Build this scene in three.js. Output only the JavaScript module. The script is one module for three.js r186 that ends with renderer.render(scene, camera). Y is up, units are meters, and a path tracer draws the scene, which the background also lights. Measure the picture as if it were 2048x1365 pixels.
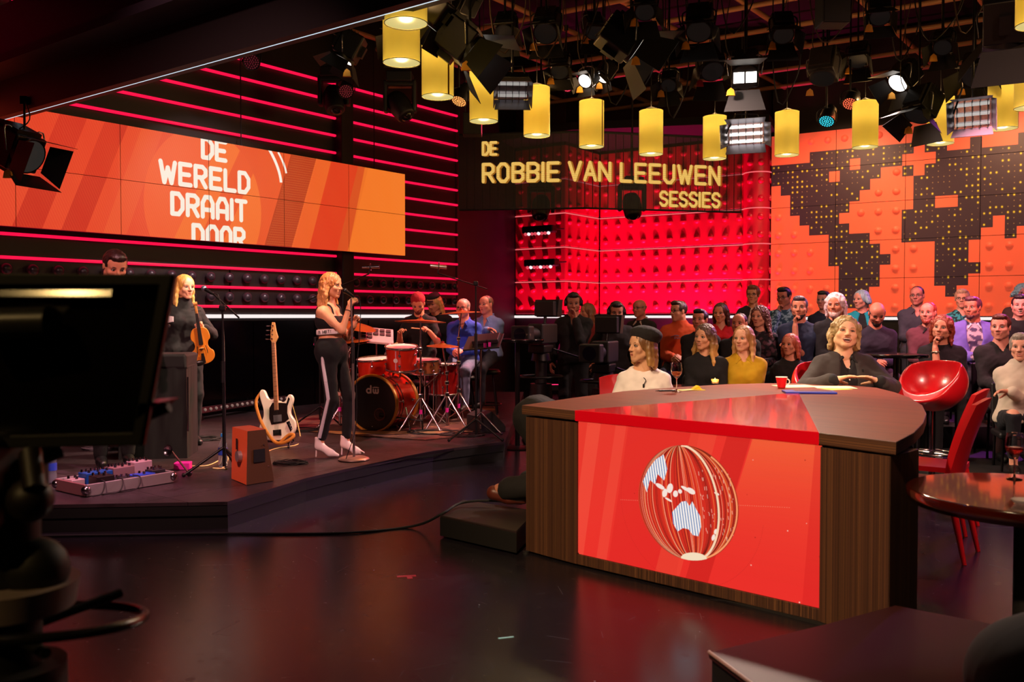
import * as THREE from 'three';
import { RoundedBoxGeometry } from 'three/addons/geometries/RoundedBoxGeometry.js';
import { mergeGeometries } from 'three/addons/utils/BufferGeometryUtils.js';
import { RectAreaLightUniformsLib } from 'three/addons/lights/RectAreaLightUniformsLib.js';
import { ImprovedNoise } from 'three/addons/math/ImprovedNoise.js';

// ---------------------------------------------------------------- camera, exposure
RectAreaLightUniformsLib.init();
const renderer = new THREE.WebGLRenderer({ antialias: true });
renderer.toneMapping = THREE.LinearToneMapping;
renderer.toneMappingExposure = 1.0;
renderer.shadowMap.enabled = true;
const scene = new THREE.Scene();
scene.background = new THREE.Color(0x000000);
const FOCAL = 1800, EYE = 1.5, TILT = Math.atan(49.5 / FOCAL);
const camera = new THREE.PerspectiveCamera(2 * Math.atan(682.5 / FOCAL) * 180 / Math.PI, 2048 / 1365, 0.05, 80);
camera.position.set(0, EYE, 0);
camera.rotation.set(-TILT, 0, 0);
camera.focus = 8.6; camera.userData.fStop = 2.8;
scene.add(camera);

// ---------------------------------------------------------------- helpers
const V = (x, y, z) => new THREE.Vector3(x, y, z);
const R = (d) => d * Math.PI / 180;
let seed = 20251;
const rnd = () => { seed = (seed * 1664525 + 1013904223) >>> 0; return seed / 4294967296; };
const rr = (a, b) => a + (b - a) * rnd();
const noise = new ImprovedNoise();
const nz = (x, y, z) => noise.noise(x, y, z);
// surveying the photograph: a sighted direction, then a point at a known distance, height or wall
function sight(px, py) {
  const cx = (px - 1024) / FOCAL, cy = (682.5 - py) / FOCAL, c = Math.cos(TILT), s = Math.sin(TILT);
  return V(cx, cy * c - s, -c - cy * s);
}
function at(px, py, depth) { const d = sight(px, py); return d.multiplyScalar(depth / -d.z).add(V(0, EYE, 0)); }
function onY(px, py, h = 0) { const d = sight(px, py); return d.multiplyScalar((h - EYE) / d.y).add(V(0, EYE, 0)); }

const STAGE = 0.193;
const st = (px, py) => onY(px, py, STAGE);

const mats = new Map();
function mat(color, roughness = 0.6, metalness = 0, extra = {}) {
  const key = JSON.stringify([color, roughness, metalness, extra]);
  if (!mats.has(key)) {
    const physical = ['clearcoat', 'transmission', 'sheen', 'ior', 'thickness'].some((k) => k in extra);
    const m = new (physical ? THREE.MeshPhysicalMaterial : THREE.MeshStandardMaterial)({ color, roughness, metalness });
    for (const [k, v] of Object.entries(extra)) { if (k === 'emissive') m.emissive.set(v); else m[k] = v; }
    mats.set(key, m);
  }
  return mats.get(key);
}
const glow = (color, k = 1, base = 0x050505) => mat(base, 0.5, 0, { emissive: color, emissiveIntensity: k });
function canvasTex(w, h, draw, srgb = true) {
  const c = document.createElement('canvas'); c.width = w; c.height = h;
  draw(c.getContext('2d'), w, h);
  const t = new THREE.CanvasTexture(c);
  if (srgb) t.colorSpace = THREE.SRGBColorSpace;
  t.wrapS = t.wrapT = THREE.RepeatWrapping;
  return t;
}
// geometry
function place(g, x = 0, y = 0, z = 0, rx = 0, ry = 0, rz = 0) {
  if (rx || ry || rz) g.applyMatrix4(new THREE.Matrix4().makeRotationFromEuler(new THREE.Euler(rx, ry, rz, 'YXZ')));
  return g.translate(x, y, z);
}
const box = (w, h, d, x, y, z, rx, ry, rz) => place(new THREE.BoxGeometry(w, h, d), x, y, z, rx, ry, rz);
const rbox = (w, h, d, r, x, y, z, rx, ry, rz) => place(new RoundedBoxGeometry(w, h, d, 2, Math.min(r, w / 2.01, h / 2.01, d / 2.01)), x, y, z, rx, ry, rz);
const cyl = (r1, r2, h, x, y, z, seg = 20, open = false) => place(new THREE.CylinderGeometry(r1, r2, h, seg, 1, open), x, y, z);
const ball = (r, x, y, z, s = 14) => place(new THREE.SphereGeometry(r, s, Math.max(6, s * 0.7 | 0)), x, y, z);
const ell = (rx, ry, rz, x, y, z, s = 16) => { const g = new THREE.SphereGeometry(1, s, Math.max(6, s * 0.7 | 0)); g.scale(rx, ry, rz); g.computeVertexNormals(); return g.translate(x, y, z); };
function bar(a, b, r, r2 = r, seg = 8) {
  const d = b.clone().sub(a), g = new THREE.CylinderGeometry(r2, r, d.length(), seg);
  g.applyQuaternion(new THREE.Quaternion().setFromUnitVectors(V(0, 1, 0), d.clone().normalize()));
  return g.translate((a.x + b.x) / 2, (a.y + b.y) / 2, (a.z + b.z) / 2);
}
function tube(pts, r, n = 24, seg = 6, closed = false) { return new THREE.TubeGeometry(new THREE.CatmullRomCurve3(pts, closed), n, r, seg, closed); }
const lathe = (p, seg = 28) => new THREE.LatheGeometry(p.map(([x, y]) => new THREE.Vector2(x, y)), seg);
function extrude(pts, depth, bevel = 0, seg = 2, curve = 8) {   // outline in x,y, thickness along +z
  const s = pts instanceof THREE.Shape ? pts : new THREE.Shape(pts.map(([x, y]) => new THREE.Vector2(x, y)));
  return new THREE.ExtrudeGeometry(s, { depth: depth - 2 * bevel, bevelEnabled: bevel > 0, bevelThickness: bevel, bevelSize: bevel, bevelOffset: -bevel, bevelSegments: seg, curveSegments: curve }).translate(0, 0, bevel);
}
function slab(pts, y0, y1, bevel = 0) {   // plan outline in world x,z between two heights
  return extrude(pts.map(([x, z]) => [x, -z]), y1 - y0, bevel).rotateX(-Math.PI / 2).translate(0, y0, 0);
}
function aim(g, from, to, up = V(0, 1, 0)) {   // geometry modelled along +z, base at 0, is set at from and pointed at to
  const m = new THREE.Matrix4().lookAt(to, from, up); m.setPosition(from); return g.applyMatrix4(m);
}
function join(list) {
  list = list.flat();
  if (list.length === 1) return list[0];
  const keys = ['position', 'normal', 'uv', 'color'].filter((k) => list.every((g) => g.attributes[k]));
  return mergeGeometries(list.map((g) => {
    const o = g.clone();
    for (const k of Object.keys(o.attributes)) if (!keys.includes(k)) o.deleteAttribute(k);
    o.clearGroups(); o.morphAttributes = {};
    if (!o.index) o.setIndex([...Array(o.attributes.position.count).keys()]);
    return o;
  }));
}
const names = new Map();
function numbered(n) { const k = names.get(n) || 0; names.set(n, k + 1); return k ? n + '_' + String(k).padStart(3, '0') : n; }
function meshOf(name, geo, m) {
  const o = new THREE.Mesh(Array.isArray(geo) ? join(geo) : geo, m);
  o.name = name; o.castShadow = o.receiveShadow = true; return o;
}
function part(parent, name, geo, m, label) {
  const o = meshOf(name, geo, m); parent.add(o); if (label) o.userData.label = label; return o;
}
function thing(name, label, category, group, pos = V(0, 0, 0), ry = 0) {
  const o = new THREE.Group(); o.name = numbered(name); o.position.copy(pos); o.rotation.y = ry;
  o.userData = { label, category }; if (group) o.userData.group = group;
  scene.add(o); return o;
}
function single(name, label, category, geo, m, group) {
  const o = meshOf(numbered(name), geo, m); o.userData = { label, category }; if (group) o.userData.group = group; scene.add(o); return o;
}
function struct(name, geo, m, parent) {
  const o = meshOf(parent ? name : numbered(name), geo, m);
  if (!parent) o.userData.kind = 'structure';
  (parent || scene).add(o); return o;
}
function structGroup(name, pos = V(0, 0, 0), ry = 0) {
  const o = new THREE.Group(); o.name = numbered(name); o.position.copy(pos); o.rotation.y = ry; o.userData.kind = 'structure'; scene.add(o); return o;
}
function copy(o, label, pos, ry) {
  const c = o.clone(); c.name = numbered(o.name.replace(/_\d{3}$/, '')); c.userData = { ...o.userData }; if (label) c.userData.label = label;
  if (pos) c.position.copy(pos); if (ry !== undefined) c.rotation.y = ry; scene.add(c); return c;
}
// textures shared by several surfaces
const grainTex = (w, h, f) => canvasTex(w, h, f, false);
function speckle(size, base, spread, scratches = 0) {
  return (c, w, h) => {
    c.fillStyle = `rgb(${base},${base},${base})`; c.fillRect(0, 0, w, h);
    for (let i = 0; i < size; i++) { const v = base + (rnd() - 0.5) * 2 * spread | 0; c.fillStyle = `rgba(${v},${v},${v},0.35)`; const r = rr(0.5, 3) ** 2; c.beginPath(); c.ellipse(rnd() * w, rnd() * h, r, r * rr(0.4, 1), rnd() * 3, 0, 7); c.fill(); }
    for (let i = 0; i < scratches; i++) { const v = base + rr(0.2, 1) * spread | 0; c.strokeStyle = `rgba(${v},${v},${v},${rr(0.2, 0.8)})`; c.lineWidth = rr(0.5, 1.6); const x = rnd() * w, y = rnd() * h, a = rnd() * 7, l = rr(8, 90); c.beginPath(); c.moveTo(x, y); c.lineTo(x + Math.cos(a) * l, y + Math.sin(a) * l); c.stroke(); }
  };
}
// ---------------------------------------------------------------- lettering drawn with strokes (a condensed grotesque)
const GLYPH = {
  D: [[0, 0, 0, 1, .62, 1, 1, .72, 1, .28, .62, 0, 0, 0]], E: [[1, 0, 0, 0, 0, 1, 1, 1], [0, .5, .86, .5]], W: [[0, 1, .25, 0, .5, .72, .75, 0, 1, 1]],
  R: [[0, 0, 0, 1, .7, 1, 1, .85, 1, .6, .7, .46, 0, .46], [.5, .46, 1, 0]], L: [[0, 1, 0, 0, 1, 0]], A: [[0, 0, 0, .7, .28, 1, .72, 1, 1, .7, 1, 0], [0, .36, 1, .36]],
  a: [[0, 0, .5, 1, 1, 0], [.2, .32, .8, .32]], I: [[0, 0, 0, 1]], T: [[0, 1, 1, 1], [.5, 1, .5, 0]], O: [[.3, 0, 0, .22, 0, .78, .3, 1, .7, 1, 1, .78, 1, .22, .7, 0, .3, 0]],
  B: [[0, 0, 0, 1, .68, 1, 1, .86, 1, .64, .7, .52, 0, .52], [.7, .52, 1, .38, 1, .14, .7, 0, 0, 0]], V: [[0, 1, .5, 0, 1, 1]], N: [[0, 0, 0, 1, 1, 0, 1, 1]],
  U: [[0, 1, 0, .22, .3, 0, .7, 0, 1, .22, 1, 1]], S: [[1, .82, .72, 1, .28, 1, 0, .82, 0, .66, .28, .53, .72, .47, 1, .34, 1, .18, .72, 0, .28, 0, 0, .18]],
  H: [[0, 0, 0, 1], [1, 0, 1, 1], [0, .5, 1, .5]], M: [[0, 0, 0, 1, .5, .3, 1, 1, 1, 0]],
};
function letters(c, text, x, y, w, h, lw, gap = 0.42) {   // x,y: left and baseline, w: whole width
  const wide = (ch) => (ch === 'I' ? 0.02 : ch === ' ' ? 0.2 : ch === 'W' ? 1.35 : ch === 'M' ? 1.3 : 1);
  const total = [...text].reduce((s, ch) => s + wide(ch) + gap, -gap), u = (w - lw) / total;
  let cx = x + lw / 2;
  c.lineWidth = lw; c.lineJoin = 'round'; c.lineCap = 'butt';
  for (const ch of text) {
    for (const s of GLYPH[ch] || []) {
      c.beginPath();
      for (let i = 0; i < s.length; i += 2) { const X = cx + s[i] * u * wide(ch), Y = y - lw / 2 - s[i + 1] * (h - lw); if (i) c.lineTo(X, Y); else c.moveTo(X, Y); }
      c.stroke();
      for (let i = 0; i < s.length; i += 2) { c.beginPath(); c.arc(cx + s[i] * u * wide(ch), y - lw / 2 - s[i + 1] * (h - lw), lw * 0.5, 0, 7); c.fill(); }
    }
    cx += (wide(ch) + gap) * u;
  }
}
// ---------------------------------------------------------------- floor and shell
const scuff = canvasTex(1024, 1024, speckle(2600, 120, 60, 260), false);
const floorTex = scuff.clone(); floorTex.repeat.set(0.35, 0.35);
const scratchCol = canvasTex(2048, 2048, (c, w, h) => {
  c.fillStyle = '#17151a'; c.fillRect(0, 0, w, h);
  for (let i = 0; i < 1500; i++) { const v = rr(14, 40) | 0; c.fillStyle = `rgba(${v},${v - 2},${v},0.22)`; const r = rr(2, 26); c.beginPath(); c.ellipse(rnd() * w, rnd() * h, r * 2, r, rnd() * 3, 0, 7); c.fill(); }
  for (let i = 0; i < 420; i++) { c.strokeStyle = `rgba(150,150,155,${rr(0.1, 0.5)})`; c.lineWidth = rr(0.4, 1.5); const x = rnd() * w, y = rnd() * h, a = rnd() * 7, l = rr(6, 60); c.beginPath(); c.moveTo(x, y); c.lineTo(x + Math.cos(a) * l, y + Math.sin(a) * l); c.stroke(); }
  for (let i = 0; i < 160; i++) { c.fillStyle = `rgba(190,190,195,${rr(0.2, 0.7)})`; c.beginPath(); c.arc(rnd() * w, rnd() * h, rr(0.6, 2.2), 0, 7); c.fill(); }
});
scratchCol.repeat.set(0.2, 0.2);
const floorMat = new THREE.MeshStandardMaterial({ map: scratchCol, roughness: 0.42, roughnessMap: floorTex, metalness: 0 });
floorMat.roughness = 0.5;
const room = [[-18.0, 5], [-18.0, -4], [-0.966, -15.94], [0.06, -18.73], [1.06, -18.0], [1.85, -19.1], [4.93, -17.16], [12, -12.8], [12, 5]];
struct('floor', slab(room.map(([x, z]) => [x * 1.02, z * 1.02]), -0.2, 0), floorMat);
const black = mat(0x0b090a, 0.7), blackGloss = mat(0x08070a, 0.16), blackMetal = mat(0x0d0c0d, 0.42, 0.3), blackPlastic = mat(0x0c0b0c, 0.5);
struct('ceiling', box(34, 0.2, 28, -3, 6.75, -8), mat(0x060505, 0.9));
struct('wall_rear', box(32, 6.8, 0.2, -3, 3.3, 5.1), mat(0x0a0808, 0.9));
struct('wall_right', box(0.2, 6.8, 19, 12.1, 3.3, -4.2), mat(0x0a0808, 0.9));

// ---------------------------------------------------------------- stage wall with light tubes (runs away to the right)
const UA = R(52.05);
const wl = structGroup('wall_left', V(-0.966, 0, -15.94), UA);
const wallBlack = mat(0x120d0f, 0.45);
part(wl, 'wall_core', box(22, 6.7, 0.2, -11, 3.35, -0.12), wallBlack);
const pink = glow(0xff0f45, 1.15), whiteGlow = glow(0xfff1ee, 1.0);
for (let k = 0; k < 14; k++) {
  const h = 1.633 + 0.26 * k;
  part(wl, 'neon_tube', rbox(6.9, 0.036, 0.04, 0.012, -6.26, h, 0.03), pink);
  part(wl, 'neon_tube', rbox(2.5, 0.036, 0.04, 0.012, -1.28, h, 0.03), pink);
}
part(wl, 'light_strip', rbox(6.9, 0.05, 0.05, 0.01, -6.26, 1.5, 0.04), whiteGlow);
part(wl, 'light_strip', rbox(2.5, 0.05, 0.05, 0.01, -1.28, 1.5, 0.04), whiteGlow);
part(wl, 'column', rbox(0.24, 6.5, 0.2, 0.02, -2.67, 3.3, 0.05), mat(0x090708, 0.6));
for (let i = 0; i < 9; i++) part(wl, 'glass_panel', box(1.06, 1.36, 0.03, -0.54 - i * 1.08, 0.76, 0.02), mat(0x030203, 0.12));
for (let i = 0; i < 5; i++) part(wl, 'backing_panel', box(1.53, 0.5, 0.012, -0.8 - i * 1.55, 1.893, 0.0), mat(0x1d1618, 0.4));
const studGeo = new THREE.SphereGeometry(0.064, 18, 12), studMat = mat(0x39323a, 0.3, 0.35);
for (let row = 0; row < 2; row++) for (let i = 0; i < 28; i++) {
  const s = part(wl, 'stud_ball', studGeo, studMat); s.position.set(-0.16 - i * 0.285, 1.763 + row * 0.26, 0.06);
}
const wdark = structGroup('wall_dark');
part(wdark, 'wall_core', slab([[-0.966, -15.94], [0.06, -18.73], [-0.3, -18.9], [-1.3, -16.0]], 0, 6.6), mat(0x160c0d, 0.55));

// ---------------------------------------------------------------- red studded walls
const redPanel = mat(0xd2143c, 0.4);
const domeGeo = new THREE.SphereGeometry(0.066, 16, 8, 0, Math.PI * 2, 0, Math.PI / 2).rotateX(Math.PI / 2); domeGeo.scale(1, 1, 0.85);
const lineGlow = glow(0xff6a70, 1.0);
function studWall(name, a, b, cols, opt = {}) {
  const d = V(b[0] - a[0], 0, b[1] - a[1]), len = d.length(), g = structGroup(name, V(a[0], 0, a[1]), Math.atan2(-d.z, d.x));
  part(g, 'wall_core', box(len, 1.46, 0.16, len / 2, 0.73, -0.1), mat(0x0a0708, 0.5));
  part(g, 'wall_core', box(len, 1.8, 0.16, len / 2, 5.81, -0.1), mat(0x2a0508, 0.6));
  part(g, 'light_strip', rbox(len - 0.02, 0.05, 0.04, 0.01, len / 2, 1.49, 0.02), whiteGlow);
  for (let k = 0; k < 5; k++) {
    part(g, 'wall_panel', rbox(len - 0.012, 0.655, 0.08, 0.02, len / 2, 1.53 + 0.34 + k * 0.681, -0.04), redPanel);
    if (k) part(g, 'light_strip', box(len - 0.01, 0.02, 0.03, len / 2, 1.52 + k * 0.681, -0.02), lineGlow);
    for (let r = 0; r < 2; r++) for (let i = 0; i < cols; i++) {
      const s = part(g, 'stud_dome', domeGeo, redPanel); s.position.set((i + 0.5) * len / cols, 1.53 + 0.17 + r * 0.34 + k * 0.681, -0.002);
    }
  }
  return g;
}
studWall('wall_red', [0.06, -18.73], [1.06, -18.0], 4);
studWall('wall_red', [1.06, -18.0], [1.85, -19.1], 4);
studWall('wall_red', [1.85, -19.1], [4.53, -17.41], 11);
const col = structGroup('wall_column', V(4.73, 0, -17.4), 0);
part(col, 'column', cyl(0.27, 0.27, 3.4, 0, 3.22, 0, 40), redPanel);
part(col, 'column_base', cyl(0.27, 0.27, 1.48, 0, 0.74, 0, 40), mat(0x0a0708, 0.5));
part(col, 'light_strip', cyl(0.275, 0.275, 0.05, 0, 1.5, 0, 40, true), whiteGlow);
for (let k = 1; k < 5; k++) part(col, 'light_strip', cyl(0.274, 0.274, 0.02, 0, 1.52 + k * 0.681, 0, 40, true), lineGlow);
for (let k = 0; k < 10; k++) for (const a of [-32, 14, 60]) {
  const s = part(col, 'stud_dome', domeGeo, redPanel); s.position.set(Math.sin(R(a - 15)) * 0.268, 1.7 + k * 0.3405, Math.cos(R(a - 15)) * 0.268); s.rotation.y = R(a - 15);
}

// ---------------------------------------------------------------- world map wall, panels part lit and part glowing
const MA = -R(31.67), PW = 1.178, PH = 0.681;

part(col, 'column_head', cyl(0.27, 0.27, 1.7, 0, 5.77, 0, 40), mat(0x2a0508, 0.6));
struct('ceiling_soffit', slab([[-0.2, -17.9], [1.1, -16.9], [4.6, -16.2], [5.0, -17.1], [1.85, -19.2], [1.0, -18.1], [0.0, -18.9]], 4.98, 5.12), mat(0x0a0607, 0.8));  // unseen ledge added to keep the pink wash off the ceiling
const LAND = [
  [[0,1],[4,1],[4,0],[14,0],[14,1],[13,1],[13,2],[11,2],[11,3],[10,3],[10,4],[9,4],[9,5],[8,5],[8,6],[7,6],[7,7],[8,7],[8,8],[10,8],[10,9],[11,9],[11,10],[12,10],[12,11],[11,11],[11,13],[10,13],[10,15],[7,15],[7,11],[6,11],[6,8],[4,8],[4,7],[3,7],[3,6],[2,6],[2,4],[1,4],[1,3],[0,3]],
  [[13,2],[14,2],[14,3],[13,3]],
  [[15,0],[15,1],[16,1],[16,2],[15,2],[15,3],[14,3],[14,6],[13,6],[13,9],[16,9],[16,13],[17,13],[17,14],[18,14],[18,13],[19,13],[19,12],[20,12],[20,11],[19,11],[19,9],[20,9],[20,8],[21,8],[21,7],[22,7],[22,9],[23,9],[23,8],[24,8],[28,8],[31,8],[31,10],[34,10],[34,0],[23,0],[23,1],[20,1],[20,0],[19,0],[19,1],[17,1],[17,0]],
];
const LAKES = [[8, 1, 1, 1], [6, 2, 1, 1], [16, 5, 2, 1]];
const mapTex = canvasTex(2048, 1024, (c, w, h) => {
  const cw = w / 5 * 0.1505, ch = h / 5 * 0.2835, y0 = h / 5 * 0.535;
  c.fillStyle = '#ee6040'; c.fillRect(0, 0, w, h);
  c.fillStyle = '#37222b';
  for (const p of LAND) { c.beginPath(); p.forEach(([x, y], i) => c[i ? 'lineTo' : 'moveTo'](x * cw, y0 + y * ch)); c.fill(); }
  const inside = new Set();
  for (let x = 0; x < 34; x++) for (let y = 0; y < 16; y++) {
    let n = false;
    for (const p of LAND) { let k = false; for (let i = 0, j = p.length - 1; i < p.length; j = i++) { const [ax, ay] = p[i], [bx, by] = p[j]; if ((ay > y + .5) !== (by > y + .5) && x + .5 < (bx - ax) * (y + .5 - ay) / (by - ay) + ax) k = !k; } n = n || k; }
    if (n && !LAKES.some(([lx, ly, lw]) => x >= lx && x < lx + lw && y === ly)) inside.add(x + ',' + y);
  }
  c.fillStyle = '#ee6040'; for (const [x, y, a, b] of LAKES) c.fillRect(x * cw, y0 + y * ch, a * cw, b * ch);
  for (const k of inside) { const [x, y] = k.split(',').map(Number); for (let a = 0; a < 2; a++) for (let b = 0; b < 2; b++) {
    const X = (x + 0.25 + a * 0.5) * cw, Y = y0 + (y + 0.25 + b * 0.5) * ch, v = rnd();
    if (v < 0.28) continue;
    const big = v > 0.66; const d = c.createRadialGradient(X, Y, 0, X, Y, big ? 11 : 6);
    d.addColorStop(0, big ? '#fff36a' : '#cdbb74'); d.addColorStop(0.35, big ? 'rgba(205,180,30,0.9)' : 'rgba(140,110,60,0.7)'); d.addColorStop(1, 'rgba(60,36,43,0)');
    c.fillStyle = d; c.fillRect(X - 11, Y - 11, 22, 22);
  } }
  c.fillStyle = '#000'; c.fillRect(0, h - 8, 6, 8);   // colour of the panel edges
});
const mapMat = new THREE.MeshStandardMaterial({ color: 0xffffff, map: mapTex, roughness: 0.45, emissive: 0xffffff, emissiveMap: mapTex, emissiveIntensity: 0.42 });  // dots are LEDs; the orange of panels and studs glows to imitate light
const wm = structGroup('wall_map', V(4.928, 0, -17.16), MA);
part(wm, 'wall_core', box(8.4, 6.6, 0.2, 4.2, 3.3, -0.16), mat(0x160406, 0.6));
part(wm, 'base_board', box(8.4, 1.42, 0.06, 4.2, 0.71, 0.0), mat(0x080607, 0.5));
part(wm, 'light_strip', rbox(8.3, 0.05, 0.05, 0.01, 4.2, 1.46, 0.03), whiteGlow);
function screenPanel(w, h, u0, v0, u1, v1, z = 0.05) {
  const g = new THREE.BoxGeometry(w, h, z), uv = g.attributes.uv, n = g.attributes.normal;
  for (let i = 0; i < uv.count; i++) if (n.getZ(i) > 0.5) uv.setXY(i, u0 + (u1 - u0) * uv.getX(i), v0 + (v1 - v0) * uv.getY(i)); else uv.setXY(i, 0.0012, 0.003);
  return g;
}
const onLand = (x, y) => LAND.some((p) => { let k = false; for (let i = 0, j = p.length - 1; i < p.length; j = i++) { const [ax, ay] = p[i], [bx, by] = p[j]; if ((ay > y) !== (by > y) && x < (bx - ax) * (y - ay) / (by - ay) + ax) k = !k; } return k; });
const mapDome = domeGeo.clone(); for (let i = 0; i < mapDome.attributes.uv.count; i++) mapDome.attributes.uv.setXY(i, 0.05, 0.08);
for (let i = 0; i < 5; i++) for (let j = 0; j < 5; j++) {
  const s = part(wm, 'screen_panel', screenPanel(PW - 0.008, PH - 0.008, i / 5, 1 - (j + 1) / 5, (i + 1) / 5, 1 - j / 5), mapMat);
  s.position.set((i + 0.5) * PW, 1.5 + (4.5 - j) * PH, 0);
  for (let p = 0; p < 4; p++) for (let q = 0; q < 2; q++) {   // real studs wherever the panel is not covered by the map
    const X = i + (p + 0.5) / 4, Y = j + 0.25 + q * 0.5, cx = X / 0.1505, cy = (Y - 0.535) / 0.2835, m = 0.42;
    if ([[-m, -m], [m, -m], [-m, m], [m, m], [0, 0]].some(([dx, dy]) => onLand(cx + dx, cy + dy))) continue;
    const d = part(s, 'stud_dome', mapDome, mapMat); d.position.set((p - 1.5) / 4 * PW, (0.25 - q * 0.5) * PH, 0.024);
  }
}

// ---------------------------------------------------------------- orange programme screen over the stage
const SW = 1.19, SH = 0.653;
const titleTex = canvasTex(2048, 375, (c, w, h) => {
  const X = (m) => m / (6 * SW) * w, g = c.createLinearGradient(0, 0, w, 0);
  g.addColorStop(0, '#e2432a'); g.addColorStop(0.35, '#e8482a'); g.addColorStop(0.7, '#ea5526'); g.addColorStop(1, '#f0732a'); c.fillStyle = g; c.fillRect(0, 0, w, h);
  const band = (x0, x1, lean, col) => { c.fillStyle = col; c.beginPath(); c.moveTo(x0 + lean, 0); c.lineTo(x1 + lean, 0); c.lineTo(x1, h); c.lineTo(x0, h); c.fill(); };
  band(330, 420, 150, 'rgba(196,40,28,0.75)'); band(480, 560, 150, 'rgba(196,40,28,0.7)'); band(90, 200, 150, 'rgba(205,45,30,0.5)'); band(620, 700, 140, 'rgba(240,95,50,0.5)');
  c.fillStyle = 'rgba(242,92,46,0.95)'; c.beginPath(); c.ellipse(1010, 250, 245, 290, 0, 0, 7); c.fill();
  c.save(); c.clip(); band(880, 1300, 190, 'rgba(250,125,45,0.55)'); band(980, 1080, 190, 'rgba(228,66,36,0.65)'); c.restore();
  band(1270, 1400, 130, 'rgba(176,52,24,0.85)'); band(1400, 1490, 130, 'rgba(246,110,40,0.35)'); band(1490, 1640, 120, 'rgba(222,50,26,0.75)'); band(1640, 1700, 120, 'rgba(200,60,26,0.5)'); band(1700, 2100, 100, 'rgba(250,128,40,0.7)');
  c.fillStyle = 'rgba(226,54,32,0.35)'; c.fillRect(0, 0, w * 0.33, h / 2);
  c.lineWidth = 1.3; for (let i = -40; i < 260; i++) { c.strokeStyle = `rgba(255,170,90,${0.10 + 0.12 * Math.abs(Math.sin(i * 0.21))})`; c.beginPath(); c.moveTo(i * 9, 0); c.lineTo(i * 9 + 170, h); c.stroke(); }
  for (let i = 0; i < 30; i++) for (let j = 0; j < 40; j++) { c.fillStyle = 'rgba(255,170,80,0.5)'; const y = j * 9.4, x = 1275 + i * 4.4 + (1 - y / h) * 130; c.fillRect(x + (j % 2) * 2, y, 2, 2); }
  c.strokeStyle = '#fff4e6'; c.lineWidth = 13; c.beginPath(); c.moveTo(1295, -5); c.quadraticCurveTo(1345, 60, 1352, 120); c.stroke(); c.lineWidth = 9; c.beginPath(); c.moveTo(1338, 0); c.quadraticCurveTo(1368, 40, 1376, 80); c.stroke();
  c.strokeStyle = c.fillStyle = '#fbeedd';
  letters(c, 'DE', 992, 76, 112, 86, 17, .5); letters(c, 'WERELD', 822, 186, 384, 90, 17, .5); letters(c, 'DRAAIT', 866, 294, 326, 90, 17, .5); letters(c, 'DOOR', 950, 402, 232, 90, 17, .5);
  c.fillStyle = '#000'; c.fillRect(0, h - 6, 6, 6);
});
const titleMat = new THREE.MeshStandardMaterial({ color: 0x050303, roughness: 0.35, emissive: 0xffffff, emissiveMap: titleTex, emissiveIntensity: 0.95 });
const vw = thing('video_wall', 'wide orange video screen with four lines of white lettering above the band', 'screen', null, V(-1.712, 0, -14.47), UA);
for (let i = 0; i < 6; i++) for (let j = 0; j < 2; j++) {
  const s = part(vw, 'screen_panel', screenPanel(SW - 0.006, SH - 0.006, i / 6, 0.5 - j * 0.5, (i + 1) / 6, 1 - j * 0.5, 0.09), titleMat);
  s.position.set((i - 5.5) * SW, 2.469 + SH * (1.5 - j), -0.045);
}
part(vw, 'rear_frame', [box(6 * SW - 0.2, 0.06, 0.08, -3 * SW, 2.6, -0.14), box(6 * SW - 0.2, 0.06, 0.08, -3 * SW, 3.6, -0.14), ...[0.5, 2.95, 5.9].map((x) => box(0.012, 3.1, 0.012, -x, 4.1, -0.18))], black);

// ---------------------------------------------------------------- hanging see-through sign
const signTex = canvasTex(2048, 512, (c, w, h) => {
  c.fillStyle = '#000'; c.fillRect(0, 0, w, h);
  for (const [dx, col] of [[13, '#a8681c'], [0, '#ffcb66']]) {
    c.strokeStyle = c.fillStyle = col;
    letters(c, 'DE', 160 + dx, 150 + dx * 0.3, 112, 100, 19, 0.45); letters(c, 'ROBBIE', 160 + dx, 335 + dx * 0.3, 546, 140, 23, 0.5); letters(c, 'VaN', 760 + dx, 335 + dx * 0.3, 310, 140, 23, 0.4); letters(c, 'LEEUWEN', 1128 + dx, 335 + dx * 0.3, 756, 140, 23, 0.5); letters(c, 'SESSIES', 1420 + dx, 490 + dx * 0.3, 464, 112, 19, 0.5);
  }
  c.fillStyle = 'rgba(0,0,0,0.55)'; for (let y = 0; y < h; y += 7) c.fillRect(0, y, w, 1.6);
});
const meshAlpha = canvasTex(2048, 512, (c, w, h) => {
  c.fillStyle = '#7a7a7a'; c.fillRect(0, 0, w, h); c.fillStyle = '#d8d8d8'; c.fillRect(0, 0, w * 0.42, h);
  for (let x = 0; x < w; x += 8) { c.fillStyle = '#c8c8c8'; c.fillRect(x, 0, 4, h); }
  c.fillStyle = '#fff'; c.strokeStyle = '#fff';
  letters(c, 'DE', 165, 152, 114, 102, 25, 0.45); letters(c, 'ROBBIE', 164, 337, 548, 142, 29, 0.5); letters(c, 'VaN', 764, 337, 312, 142, 29, 0.4); letters(c, 'LEEUWEN', 1132, 337, 758, 142, 29, 0.5); letters(c, 'SESSIES', 1424, 492, 466, 114, 25, 0.5);
}, false);
const signMat = new THREE.MeshStandardMaterial({ color: 0x0a0808, roughness: 0.6, emissive: 0xffffff, emissiveMap: signTex, emissiveIntensity: 1.0, alphaMap: meshAlpha, transparent: true });
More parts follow.
